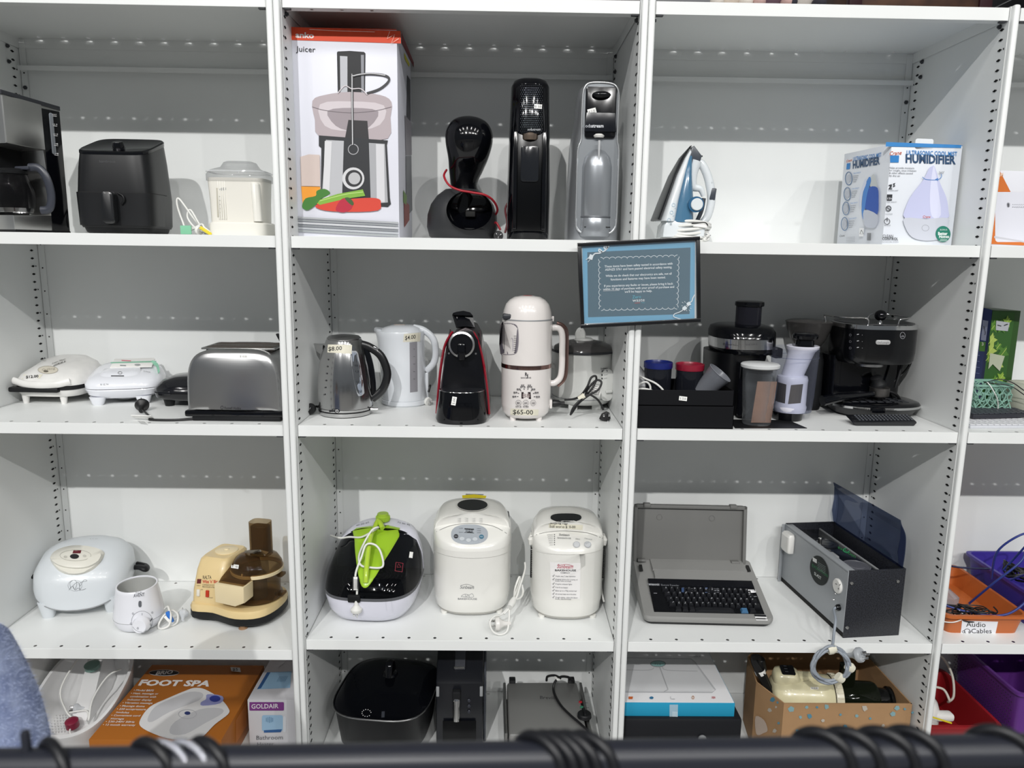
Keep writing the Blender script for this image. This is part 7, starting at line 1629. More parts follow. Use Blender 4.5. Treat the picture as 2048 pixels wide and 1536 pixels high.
# ================================================================ THIRD ROW, RIGHT BAY
def tub(t, name, x0, x1, y0, y1, z1, m, taper=.012, th=.003, rim=.008):
    bm = NB()
    def ring(k, z): return [V(((x0 + x1) / 2 + x, (y0 + y1) / 2 + y, z)) for x, y in se((x1 - x0) / 2 - k, (y1 - y0) / 2 - k, 14, 48)]
    return obj(name, loft([ring(taper, 0), ring(0, z1), ring(-rim, z1), ring(-rim, z1 - .008), ring(-rim + .001, z1 - .008), ring(-rim + .001, z1 + .001), ring(th, z1 + .001), ring(taper + th, .004)], (1, 1), bm), m, t, smooth=35)
def cable_crates():
    om = mat('orange_plastic', 'b8622c', .4, coat=.1)
    a = PZ(1888, 1271, ZD); W_ = .250
    t = thing('cable_tray', 'orange plastic tray labelled Audio Cables, full of leads', 'tray', (a.x + .004, .055, ZD), 0)
    bo = tub(t, 'tray_shell', 0, W_, 0, .37, .064, om)
    p = Print(t, bo, 'handwritten_label'); p.poly([(1924, 1241), (1996, 1243), (1990, 1270), (1921, 1267)], 'e4e5ea', sub=3); p.text('Audio', (1932, 1253), (1971, 1254), (0, -10), '1f2022', .005); p.text('Cables', (1942, 1266), (1983, 1266), (0, -9), '1f2022', .005); p.ring(1934, 1262, 6, 4.5, 1, '1f2022'); p.ring(1927, 1263, 3, 2, .8, '1f2022'); p.ring(1939, 1263.5, 2, 2, .8, '1f2022'); p.done(label='white handwritten Audio Cables label')
    B = WM[t.name].translation
    random.seed(21)
    for i in range(7):
        c = thing('audio_cable', ('black looped audio cable lying in the orange tray' if i else 'white looped audio cable bundled in the orange tray'), 'cable', (B.x + .02 + .016 * i * 1.2, B.y + .03 + .012 * (i % 3), ZD + .035), random.uniform(-.4, .4), 'black audio cables in the orange tray' if i else None)
        r = random.uniform(.022, .032)
        obj('cable_loop', tube([(r * 1.5 * cos(2 * pi * j / 9 + i) * (1 + .12 * (j > 9)), r * sin(2 * pi * j / 9 + i), .004 * sin(j * 1.7) + .002 * i + .0012 * j) for j in range(20)], .0022 if i else .002, 6, k=4), BCORD if i else WCORD, c, smooth=60)
    bg = thing('plastic_bag', 'clear plastic bag of leads lying at the back of the orange tray', 'bag', (B.x + .07, B.y + .19, ZD + .02), .3)
    random.seed(4); obj('bag_film', loft([[V((.055 * k * cos(u) * random.uniform(.85, 1.1), .09 * k * sin(u) * random.uniform(.85, 1.1), z + .01 * random.random())) for u in [2 * pi * j / 18 for j in range(18)]] for k, z in ((.7, 0), (1, .015), (.9, .035), (.5, .055), (.15, .06))]), clear('bag_film2', 'cfd4da', .22, .12, 'e4e6ea'), bg, smooth=20)
    # violet crate behind, with blue leads
    pm = mat('violet_plastic', '3c2f8f', .4)
    v = thing('cable_crate', 'violet plastic crate piled with blue leads, right of orange tray', 'crate', (2.222, .06, ZD), 0)
    tub(v, 'crate_shell', 0, .24, 0, .37, .115, pm)
    bl = mat('blue_cord', '26367f', .4); random.seed(8)
    L = [((2.10, .20, .06), (2.13, .14, .16), (2.19, .12, .24), (2.23, .16, .27), (2.27, .2, .2), (2.3, .2, .12)),
         ((2.19, .24, .13), (2.17, .2, .24), (2.22, .17, .31), (2.27, .2, .28), (2.24, .26, .15)),
         ((2.22, .20, .14), (2.23, .12, .20), (2.20, .06, .17), (2.12, .05, .10), (2.03, .09, .085), (1.95, .14, .10), (1.925, .2, .14)),
         ((1.93, .33, .17), (2.0, .30, .165), (2.10, .28, .15), (2.2, .27, .15))]
    for i, q in enumerate(L):
        c = thing('blue_cable', ('blue cable arching up from the violet crate, nearer loop', 'blue cable in a tall loop at the back of the crate', 'blue cable draped across the front of the orange tray', 'dark blue cable running along the back wall to the violet crate')[i], 'cable', V(q[0]) + V((0, 0, 0)))
        obj('cable_run', tube([V(x) - V(q[0]) for x in q], .0034, 8, k=8), bl if i < 3 else mat('navy_cord', '141c40', .4), c, smooth=60)
    for i in range(5):
        c = thing('black_lead', 'black lead heaped on top of the violet crate', 'cable', (2.26 + .012 * i, .22 + .02 * (i % 3), .13), i * .9, 'black leads heaped in the violet crate')
        obj('lead_coil', tube([((.035 + .004 * i) * cos(2 * pi * j / 9), (.028) * sin(2 * pi * j / 9), .012 + .010 * sin(j * 1.3 + i) + .001 * j) for j in range(22)], .003, 6, k=4), BCORD, c, smooth=60)
cable_crates()
# ================================================================ BOTTOM ROW
def foot_spa():
    t = thing('foot_spa', 'white plastic foot spa tub with a green and a red knob', 'foot spa', (-.803, .240, ZF + .034), rot=(radians(10), 0, 0))
    wm = mat('spa_white', 'dcdcdc', .22, coat=.3); a, b = .138, .185
    tl = lambda x, y, z: (x, y, z * (1 + 1.5 * (y + .03) * (1 if y > -.03 else .9)))
    def R_(k, z, e=2.6): return [V((x * k, y * k, z)) for x, y in se(a, b, e, 56)]
    bm = loft([R_(.80, 0), R_(.90, .03), R_(.97, .10), R_(1, .118), R_(1.0, .124), R_(.93, .124), R_(.88, .10), R_(.80, .035), R_(.6, .022)])
    bo = obj('tub', warp(bm, tl), wm, t, smooth=60)
    obj('centre_ridge', loft([[V((x, y, z)) for x, z in ((-.03, .02), (.03, .02), (.026, h), (-.026, h))] for y, h in ((-.05, .04), (.02, .085), (.10, .16), (.155, .185))]), wm, t, smooth=30)
    obj('green_knob', lathe([(.024, .145), (.024, .158), (.014, .162)], 28, (0, .075, .0)), mat('knob_green', '6f8f86', .3), t)
    obj('red_knob', lathe([(.02, .04), (.02, .062), (.012, .067)], 28, (-.005, -.075, .0)), mat('knob_red', '7a1a34', .3), t)
    nb = NB()
    for i in range(9):
        for j in range(7): join(nb, lathe([(.003, .022), (.0015, .030)], 6, (-.105 + i * .009 + j * .002, -.09 + j * .012 + i * .001, 0)))
    obj('massage_nodules', nb, wm, t, kind='stuff')
    cable(t, [(.0, .12, .205), (-.05, .08, .17), (-.07, .0, .12), (-.04, -.04, .07), (-.01, -.06, .05), (.0, -.10, .045), (.02, -.12, .04)], .003, WCORD)
    cable(t, [(-.04, -.04, .06), (.02, -.03, .06), (.04, -.06, .05), (.035, -.01, .09), (.06, .05, .13), (.10, .07, .145)], .003, WCORD)
    plug(t, (-.02, -.02, .06), (-1, -.2, .1), clear('clear_plug', 'd9dde2', .5), .9)
foot_spa()
def foot_spa_box():
    x0, x1, zt = PZ(172, 1485, -.30).x, PZ(440, 1485, -.30).x, -.30
    t = thing('foot_spa_box', 'orange foot spa box lying flat with white lettering', 'box', (x0, -.005, ZF), 0)
    H = zt - ZF; W_ = x1 - x0; D = .415
    obj('carton', b2(0, W_, 0, D, 0, H, .002), mat('carton_orange_brown', 'a86420', .45, bump=.08, bscale=30), t)
    p = Print(t, None, 'top_artwork', plane=((0, 0, zt + .0006), (0, 0, 1)))
    Wt = 'e3dfdc'
    p.disc(328, 1346, 30, 6, '17171a', 30); p.ring(328, 1346, 30, 6, .8, 'c9c5c2'); p.text('BRiO', (311, 1349.5), (345, 1347.5), (2, -6.5), Wt, .035, .15)
    p.text('FOOT SPA', (276, 1371), (418, 1373), (5, -11), Wt, .045, .1)
    L = ['• Model BRFS', '• Heat, massage or', '  combination with', '  indicator display', '• Vibration massage', '• Massage dome', '• 220 accupressure', '  nodules', '• Convenient cord', '  storage', '• 230-240V 50Hz', '• 12 month warranty']
    w_ = (40, 55, 52, 49, 60, 50, 58, 26, 58, 27, 58, 65)
    for i, s in enumerate(L):
        y = 1382.5 + i * 6.35; x = 267 - i * 5.6 + (4 if s[0] == ' ' else 0); p.text(s.strip(), (x, y), (x + w_[i], y + 1), (1.5, -3.6), Wt, .012, .15)
    p.poly(sm2([(373, 1382), (390, 1377), (410, 1380), (440, 1398), (457, 1418), (456, 1430), (430, 1450), (405, 1475), (385, 1480), (345, 1480), (310, 1470), (282, 1455), (281, 1440), (300, 1415), (335, 1398)], 4), 'dedede')
    p.poly(sm2([(345, 1398), (380, 1385), (405, 1388), (398, 1402), (340, 1425), (305, 1445), (295, 1440), (310, 1415)], 3), 'c2c3c6'); p.poly(sm2([(350, 1445), (400, 1420), (440, 1418), (445, 1428), (410, 1448), (370, 1470), (340, 1468)], 3), 'c4c5c8')
    p.poly(sm2([(415, 1390), (445, 1394), (441, 1408), (405, 1413), (402, 1406), (412, 1400)], 3), '8f93c4'); p.disc(430, 1399, 11, 6.5, '2c3a8f'); p.disc(375, 1428, 6, 3.5, '2c3a6f'); p.ring(375, 1430, 18, 9, 1.2, 'b4b5ba')
    p.poly([(461, 1336), (480, 1337), (482, 1346), (463, 1344)], 'd2d0cc'); p.text('$5', (465, 1343), (476, 1343), (0, -5), '33312c', .02)
    p.done()
    s = Print(t, None, 'side_artwork', plane=((x1 + .0006, 0, 0), (1, 0, 0)))
    for i in range(22): s.line([(472 + i * .9, 1440 - i * 1.6), (472 + i * .9, 1486 - i * 1.6)], .6, 'd98c4c', smooth=False)
    s.done()
    h = thing('heater_box', 'white and purple bathroom heater box with a pale blue heater picture', 'box', (PZ(499, 1392, -.25).x, .125, ZF), 0)
    hz = -.25; hx = h.location.x; W2 = -.048 - hx
    obj('carton', b2(0, W2, 0, .30, 0, hz - ZF, .0015), mat('carton_white_b', 'd2d2d6', .5, bump=.06, bscale=40), h)
    p = Print(h, None, 'front_artwork', plane=((0, .1244, 0), (0, -1, 0)))
    p.poly(rrect(499, 568, 1404, 1421, 2), '7d3a86'); p.poly([(499, 1404), (520, 1404), (520, 1421), (500, 1421)], '7d3a86'); p.text('GOLDAIR', (503, 1417), (557, 1416), (0, -9), 'e8e6ea', .01)
    p.poly(rrect(524, 566, 1430, 1462, 4), '9cc0dc'); p.poly(rrect(566, 572, 1432, 1464, 3), 'd9dde2'); p.poly([(528, 1460), (564, 1458), (562, 1464), (528, 1465)], '2c5c94')
    for i in range(5): p.line([(533 + i * 3.2, 1433 + abs(i - 2)), (533 + i * 3.2, 1445 - abs(i - 2))], 1.2, '5c84a8', smooth=False)
    p.text('Bathroom', (513, 1479), (566, 1478), (0, -8.5), '5a5c62'); p.text('Heater', (515, 1492), (548, 1491), (0, -8), '5a5c62'); p.done()
    p = Print(h, None, 'top_artwork', plane=((0, 0, hz + .0006), (0, 0, 1)))
    p.poly([(534, 1345), (583, 1343), (580, 1376), (514, 1379)], '9cc4e2'); p.poly([(534, 1345), (541, 1345), (522, 1377), (514, 1379)], '2c5c94'); p.text('Heater', (556, 1338), (570, 1326), (3, -5), '8a8c92')
    for i in range(6): p.line([(560 + i * 3, 1353), (554 + i * 3, 1364)], 1, '6c94b8', smooth=False)
    p.done()
foot_spa_box()
def frypan():
    t = thing('electric_frypan', 'black electric frypan with a glass lid, cord stored inside', 'frypan', (.208, .205, ZF), radians(-7))
    a, b, e = .158, .175, 3.4; pm = mat('pan_black', '090a0e', .45, spec=.25)
    obj('pan', body([(.04, 0, 0, a * .82, b * .82, e), (.05, 0, 0, a * .88, b * .88, e), (.165, 0, 0, a * .97, b * .97, e), (.172, 0, 0, a, b, e), (.172, 0, 0, a * .95, b * .95, e), (.06, 0, 0, a * .84, b * .84, e)], 60), pm, t, smooth=50)
    for x in (-.1, .1):
        for y in (-.11, .11): obj('foot', lathe([(.010, 0), (.015, .05)], 14, (x, y, 0)), BLKM, t)
    gl = obj('glass_lid', body([(.173, 0, 0, a * .99, b * .99, e), (.183, 0, 0, a * .93, b * .93, e), (.196, 0, 0, a * .75, b * .75, 3), (.204, 0, 0, a * .45, b * .45, 2.5), (.206, 0, 0, a * .15, b * .15, 2)], 60, (0, 1)), clear('pan_glass', '14161c', .20, .03, '9498a0'), t, smooth=70)
    obj('lid_rim', tube([V((x, y, .175)) for x, y in se(a * 1.0, b * 1.0, e, 56)], .0026, 6, closed=True, k=1), mat('rim_steel', '8f8f8f', .25, 1), gl)
    k = obj('lid_knob', lathe([(.026, .205), (.022, .212), (.012, .216)], 24, (0, .03, 0)), BLK, gl)
    obj('knob_grip', tube([(-.0, .005, .212), (0, .015, .242), (0, .03, .250), (0, .045, .242), (0, .055, .212)], .007, 10, rx=.012), BLK, k)
    pr = obj('heat_probe', body([(.062, -.04, -.075, .035, .028, 2.5), (.085, -.04, -.075, .034, .027, 2.5), (.09, -.04, -.075, .02, .016, 2)], 28), BLKM, t)
    p = Print(t, pr, 'probe_print')
    for i in range(11):
        u = radians(i * 30 + 10); p.disc(733 + 9 * cos(u), 1426 - 7 * sin(u), .9, .9, 'c4c4c4', 6)
    p.done()
    cable(t, [(-.01, -.085, .075), (.04, -.09, .07), (.10, -.05, .08), (.11, .02, .10), (.08, .08, .11)], .004, BCORD)
    obj('test_tag', xf(b2(-.005, .005, -.016, .016, 0, .0006), rot=(0, 0, .25), loc=(-.008, -.035, .100)), PAPER, t)
    obj('rear_handle', tube([(-.05, b * .98, .15), (-.03, b + .012, .155), (.03, b + .012, .155), (.05, b * .98, .15)], .009, 10), BLKM, t)
frypan()
def drip_machine():
    z = lambda px, py, y: PY(px, py, y).z - ZF
    x0 = PY(872, 1420, .13).x; x1 = PY(966, 1420, .13).x; zl, zs = z(925, 1366, .13), z(925, 1300, .22)
    t = thing('coffee_machine', 'tall black coffee machine with a chrome spout, tucked under the shelf', 'coffee machine', (x0, .13, ZF), radians(1))
    W_ = x1 - x0; m = mat('machine_black', '0f1117', .3, spec=.4)
    obj('body', prism([(0, .0), (0, z(925, 1437, .13)), (-.004, z(925, 1430, .13)), (-.004, zl), (.03, zl + .03), (.09, zs), (.10, zs + .012), (.28, zs + .012), (.28, 0)], 0, W_, .006, plane='yz'), m, t, smooth=30)
    sp = b2(W_ / 2 - .017, W_ / 2 + .017, -.004, .004, 0, .135, .002); a_ = math.atan2(.06 , zs - zl - .03)
    obj('top_strip', xf(sp, rot=(-a_, 0, 0), loc=(0, .023, zl + .032)), mat('strip_grey', '55575e', .3, .6), t)
    obj('strip_badge', xf(b2(W_ / 2 - .019, W_ / 2 + .015, -.0055, -.003, 0, .007, .001), rot=(-a_, 0, 0), loc=(0, .021, zl + .034)), CHROME, t)
    xs = PY(913, 1415, .12).x - x0
    obj('spout', lathe([(.012, z(913, 1438, .12)), (.012, z(913, 1397, .12)), (.009, z(913, 1394, .12))], 24, (xs, -.016, 0)), CHROME, t, smooth=40)
    obj('spout_block', b2(xs - .013, xs + .013, -.024, .0, z(913, 1396, .12), z(913, 1380, .12), .004), BLKM, t)
    for i in range(3): obj('button', lathe([(.0055, 0), (.0055, -.002), (.0045, -.003)], 20, (PY(938, 1402 + i * 11, .125).x - x0, -.004, z(938, 1402 + i * 11, .125)), axis='y'), mat('button_ring', '3a3c44', .3, .5), t)
    obj('cup_recess', b2(.022, W_ - .022, -.0055, -.004, .02, z(925, 1440, .13), .0005), mat('recess_black', '050608', .25, spec=.25), t)
    for x in (.006, W_ - .006): obj('side_trim', b2(x - .005, x + .005, -.006, -.0, z(925, 1392, .13), z(925, 1372, .13), .002), GREYP, t)
    obj('tank', b2(W_ + .001, W_ + .010, .04, .27, .0, zl + .02, .004), clear('tank_grey', '5c6068', .5, .1, '9a9ea6'), t)
    cable(t, [(.0, .24, .10), (-.02, .2, .11), (-.03, .16, .10), (-.025, .12, .07)], .004, BCORD)
drip_machine()
def press():
    A = PZ(1010, 1468, -.30); B_ = PZ(1192, 1468, -.30); x0, x1 = A.x, B_.x - .012
    t = thing('sandwich_press', 'brushed steel sandwich press with red and green lights and black dial', 'sandwich press', (x0, .03, ZF), radians(1))
    W_ = x1 - x0; H = -.30 - ZF; D = .285; sm = mat('press_steel', 'b4b4b2', .42, .8, bump=.06, brushed=(500, 3, 3))
    obj('lower_plate', b2(.006, W_ - .006, .01, D - .01, .015, H - .055, .008), BLKM, t)
    top = obj('top_plate', b2(.012, W_ - .014, 0, D, H - .045, H, .009), sm, t, smooth=40)
    for x in (.03, W_ - .03):
        for y in (.04, D - .04): obj('foot', lathe([(.012, 0), (.012, .016)], 14, (x, y, 0)), BLKM, t)
    for x in (.003, W_ - .003): obj('side_arm', b2(x - .004, x + .006, .01, D + .004, .04, H - .004, .003), STEEL, t)
    for x in (.02, W_ - .045): obj('hinge_clamp', b2(x, x + .022, D - .012, D + .014, H - .03, H + .012, .003), BLKM, t)
    obj('front_handle', b2(.03, W_ - .03, -.022, -.006, H - .03, H - .012, .006), BLKM, t)
    p = Print(t, top, 'logo'); p.text('Breville', (1080, 1398), (1116, 1399), (0, -6), '4a4a4c', .01); p.line([(1170, 1406), (1176, 1406)], .7, '55575b', smooth=False); p.line([(1172, 1416), (1178, 1416)], .7, '55575b', smooth=False); p.done()
    def at_(px, py): q = PZ(px, py, -.30); return (q.x - x0, q.y - .03, H)
    obj('red_light', lathe([(.006, 0), (.006, .002), (.003, .004)], 16, at_(1163, 1406)), mat('light_red', 'a3202a', .2), t); obj('green_light', lathe([(.006, 0), (.006, .002), (.003, .004)], 16, at_(1165, 1416)), mat('light_green', '2c6a52', .2), t)
    d = obj('dial', lathe([(.023, 0), (.022, .010), (.019, .013)], 32, at_(1170, 1435)), BLKM, t); c = at_(1170, 1435)
    obj('dial_grip', box((c[0], c[1], H + .016), (.007, .038, .012), .003), BLKM, d)
    P = lambda px, py, z: (PZ(px, py, z).x - x0, PZ(px, py, z).y - .03, z - ZF)
    cable(t, [P(1150, 1364, -.29), P(1140, 1356, -.27), P(1124, 1355, -.26), P(1112, 1366, -.27), P(1110, 1385, -.29), P(1122, 1410, -.293), P(1140, 1430, -.293), P(1160, 1448, -.293), P(1175, 1462, -.293)], .0042, BCORD, k=8)
    cable(t, [P(1124, 1358, -.26), P(1112, 1352, -.26), P(1098, 1354, -.27), P(1096, 1362, -.29)], .0042, BCORD)
    obj('cord_tag', box(P(1117, 1358, -.262), (.012, .02, .006), .001, rot=(0, .3, .5)), PAPER, t)
press()
def scale_box():
    B_ = PZ(1471, 1408, -.20); x1 = B_.x
    c = thing('carry_case', 'black plastic case lying under the blue-edged scale box', 'case', (.962, .03, ZF), 0)
    Wc = PZ(1490, 1460, -.27).x - .962
    obj('case_lower', b2(0, Wc, 0, .40, 0, .09, .010), mat('case_black', '18191d', .45, spec=.3), c); obj('case_upper', b2(.002, Wc - .002, .003, .398, .093, -.2465 - ZF, .010), MATS['case_black'], c)
    obj('case_catch', lathe([(.013, 0), (.013, -.004), (.009, -.005)], 22, (Wc * .66, 0, .118), axis='y'), GREYP, c)
    t = thing('scale_box', 'white bathroom scale box with a bright blue front edge', 'box', (.960, .045, -.2460), 0)
    W_ = x1 - .960; D = .385; H = .045
    obj('carton', b2(0, W_, 0, D, 0, H, .001), mat('carton_blue', '1f8fb4', .4), t)
    obj('lid_panel', b2(.0, W_ - .002, .002, D, H, H + .002, .0008), mat('carton_lid_white', 'd6d6d8', .4), t)
    zt = -.2460 + H + .002
    p = Print(t, None, 'lid_artwork', plane=((0, 0, zt + .0006), (0, 0, 1)))
    p.line([(1240, 1384), (1424, 1385), (1431, 1380), (1390, 1325), (1382, 1318), (1240, 1316)], 2.6, 'b4b5b8', smooth=False); p.poly([(1240, 1382), (1423, 1383), (1428, 1379), (1388, 1325), (1381, 1319), (1240, 1317)], 'cbccce')
    p.disc(1316, 1328, 15, 6, '8fb6b4'); p.ring(1316, 1328, 15, 6, 1.4, '7c8082'); p.text('72.6', (1309, 1331), (1322, 1331), (0, -4), '4c7270')
    p.line([(1319, 1334), (1336, 1380)], 2, 'a4a5a8', smooth=False); p.line([(1240, 1340), (1296, 1341), (1308, 1336)], 1.4, 'b0b1b4'); p.line([(1325, 1334), (1334, 1341), (1395, 1343)], 1.4, 'b0b1b4'); p.line([(1336, 1380), (1328, 1384)], 1.4, 'a4a5a8', smooth=False)
    p.poly([(1257, 1394), (1266, 1394), (1265, 1399), (1257, 1399)], 'c4622c'); p.disc(1303, 1396.5, 4, 2.6, '2c6c94'); p.line([(1341, 1394), (1342, 1399), (1350, 1399)], .8, '9a9b9e', smooth=False); p.ring(1386, 1396, 2, 3, 1, 'b4743c'); p.text('XBA', (1423, 1398), (1431, 1398), (0, -4), 'b4444c', .02)
    for i in range(3): p.line([(1387 + i * 5, 1314), (1391 + i * 5, 1314)], 1, '8c8d90', smooth=False)
    p.done()
    f = Print(t, None, 'tape_strip', plane=((0, .0445, 0), (0, -1, 0))); f.poly([(1339, 1409), (1356, 1409), (1355, 1441), (1339, 1441)], clear('clear_tape', 'cfe3ec', .45, .15)); 
    for i in range(4):
        for j in range(4): f.disc(1346 + i * 2.6, 1424 + j * 2.6, .8, .8, 'e8f2f6', 6)
    f.done()
scale_box()
def cardboard():
    zr = -.20; FL, FR_, L_ = PZ(1568, 1407, zr), PZ(1838, 1408, zr), PZ(1512, 1366, zr)
    P = [(FL.x, FL.y), (min(FR_.x, 1.858), FR_.y), (1.852, .37), (1.50, .39), (1.425, .30), (L_.x, L_.y)]
    o = V((FL.x, FL.y, ZF)); t = thing('cardboard_box', 'open brown cardboard box printed with blue confetti shapes', 'box', o)
    cm = mat('cardboard', 'a4815c', .75, bump=.2, bscale=120, var=.06, vscale=20); H = zr - ZF; n = len(P)
    walls = []
    for i in range(n):
        a, b = V(P[i]) - o.xy, V(P[(i + 1) % n]) - o.xy; d = (b - a).normalized(); nn = V((-d.y, d.x)) * .004
        hv = (0, 0, .0, .006, .010, .004)
        q = [a, b, b + nn, a + nn]
        walls.append(obj('box_wall', loft([[V((*v, 0)) for v in q], [V((*v, H + (hv[i] if k in (0, 3) else hv[(i + 1) % n]))) for k, v in enumerate(q)]]), cm, t, smooth=0))
    obj('box_floor', prism([(V(p) - o.xy)[:] for p in P], .0, .004, plane='xy'), cm, t)
    p = Print(t, walls, 'printed_confetti'); random.seed(12)
    cols = ('5f8fa0', '7fa0a4', '4f8296', 'b3aca0')
    for x, y, s in ((1545, 1399, 6), (1555, 1405, 3), (1540, 1420, 5), (1552, 1414, 3), (1582, 1418, 7), (1613, 1414, 4), (1634, 1414, 3), (1652, 1413, 6), (1600, 1434, 4), (1618, 1432, 6), (1558, 1446, 3), (1594, 1461, 4), (1713, 1431, 4), (1728, 1416, 7), (1740, 1436, 3), (1785, 1427, 6), (1793, 1415, 6), (1809, 1417, 3), (1824, 1424, 3), (1550, 1461, 5), (1645, 1440, 4), (1765, 1450, 4), (1680, 1428, 3), (1690, 1452, 5)):
        a0 = random.random() * 3; p.poly([(x + s * cos(a0 + k * 1.257) * (1 if k != 2 else .5), y + s * .9 * sin(a0 + k * 1.257)) for k in range(5)], cols[random.randrange(4)])
    p.text('with', (1672, 1467), (1712, 1466), (0, -12), '7c5a40', .03); p.poly(sm2([(1513, 1432), (1530, 1440), (1537, 1460), (1528, 1466), (1518, 1470), (1513, 1462)], 3), 'b9a89a')
    p.done()['kind'] = 'stuff'
    # cold press juicer lying in the box
    a, b = PZ(1552, 1385, -.20), PZ(1700, 1385, -.20)
    j = thing('slow_juicer', 'cream slow juicer lying on its side in the cardboard box', 'juicer', (1.60, .17, ZF + .005), radians(-4))
    cr_ = mat('juicer_cream', 'd2cba8', .25, coat=.3); rz = H - .01
    ax = [(-.135, .045), (-.125, .060), (-.08, .070), (0, .072), (.05, .070), (.055, .066)]
    bo = obj('motor_housing', lathe([(r, x) for x, r in ax], 44, (0, 0, .170), axis='x'), cr_, j, smooth=60)
    obj('collar', lathe([(.071, .055), (.073, .058), (.073, .078), (.070, .080)], 44, (0, 0, .170), axis='x', caps=(0, 0)), mat('collar_cream', 'c9c3ad', .3), j)
    rb = NB()
    for i in range(30): u = 2 * pi * i / 30; join(rb, xf(box((0, 0, 0), (.018, .004, .003), .0006), rot=(u, 0, 0), loc=(.068, .0735 * sin(-u), .170 + .0735 * cos(u))))
    obj('collar_ribs', rb, MATS['collar_cream'], j, kind='stuff')
    obj('handle', body([(.215, -.085, .0, .045, .035, 3), (.240, -.088, .0, .044, .034, 3), (.258, -.090, 0, .036, .028, 3), (.262, -.09, 0, .02, .016, 3)], 36), cr_, j, smooth=60)
    obj('handle_bridge', b2(-.06, .02, -.02, .02, .232, .250, .008), cr_, j)
    ct = obj('switch_panel', xf(prism(rrect(-.022, .022, -.020, .020, .006), -.002, .002, .001, plane='xy'), rot=(radians(18), 0, 0), loc=(-.088, -.008, .2635)), BLK, j)
    for k in range(3): obj('switch_button', box((-.094, -.018 + .011 * k, .2645 + k * .0034), (.010, .004, .003), .001), DRK, ct)
    dg = clear('dark_green_chamber', '171c12', .5, .05, '4c5638')
    obj('chamber', lathe([(.060, .080), (.060, .19), (.056, .20)], 40, (0, 0, .165), axis='x'), dg, j, smooth=50)
    obj('end_cap', lathe([(.042, .20), (.040, .235), (.046, .24), (.046, .25), (.040, .252)], 36, (0, 0, .165), axis='x'), clear('dark_cap', '0f1010', .7, .05, '3a3c38'), j, smooth=40)
    obj('hopper_tube', body([(.21, .105, .0, .022, .022, 4), (.285, .105, .0, .022, .022, 4)], 28), dg, j, smooth=40)
    obj('auger', lathe([(.02, .08), (.03, .12), (.02, .15), (.03, .18), (.018, .2)], 20, (0, 0, .165), axis='x'), BLKM, j)
    p = Print(j, bo, 'housing_print'); p.poly([(1621, 1374), (1637, 1374), (1637, 1379), (1621, 1379)], 'e8e6de'); p.text('$ 15.00', (1623, 1378), (1635, 1378), (0, -3), '333333'); p.text('oscar', (1606, 1364), (1618, 1362), (0, -3), '8a8674'); p.done()
    # bundled black cord standing at the left of the box
    c = thing('black_cord_bundle', 'bundled black cord with a white tag, sticking out of the cardboard box', 'cable', (1.452, .17, ZF + .005))
    Q = lambda px, py, dy=0: tuple(PY(px, py, .17 + dy) - V((1.452, .17, ZF + .005)))
    for i in range(5):
        obj('cord_loop', tube([Q(1548 - i * 2, 1392 + i, .01 * i), Q(1538 - i * 3, 1365, .006 * i), Q(1524 - i * 2, 1335, .0), Q(1514 + i * 1.5, 1316 - (i % 2) * 4, -.005), Q(1506 + i, 1311 + i * 2, -.008), Q(1505 + i * 2, 1325, -.01), Q(1516 + i * 3, 1350, -.012), Q(1532 + i * 3, 1382 + i, -.01)], .0042, 8, k=6), BCORD, c, smooth=60)
    obj('cord_body', aim(lathe([(.006, -.03), (.013, -.02), (.015, .02), (.008, .03)], 16), (-.3, 0, 1), Q(1523, 1330, .01)), BLKM, c)
    obj('test_tag', aim(lathe([(.017, -.008), (.018, .008)], 12, caps=(0, 0)), (-.4, 0, 1), Q(1520, 1343)), PAPER, c)
cardboard()
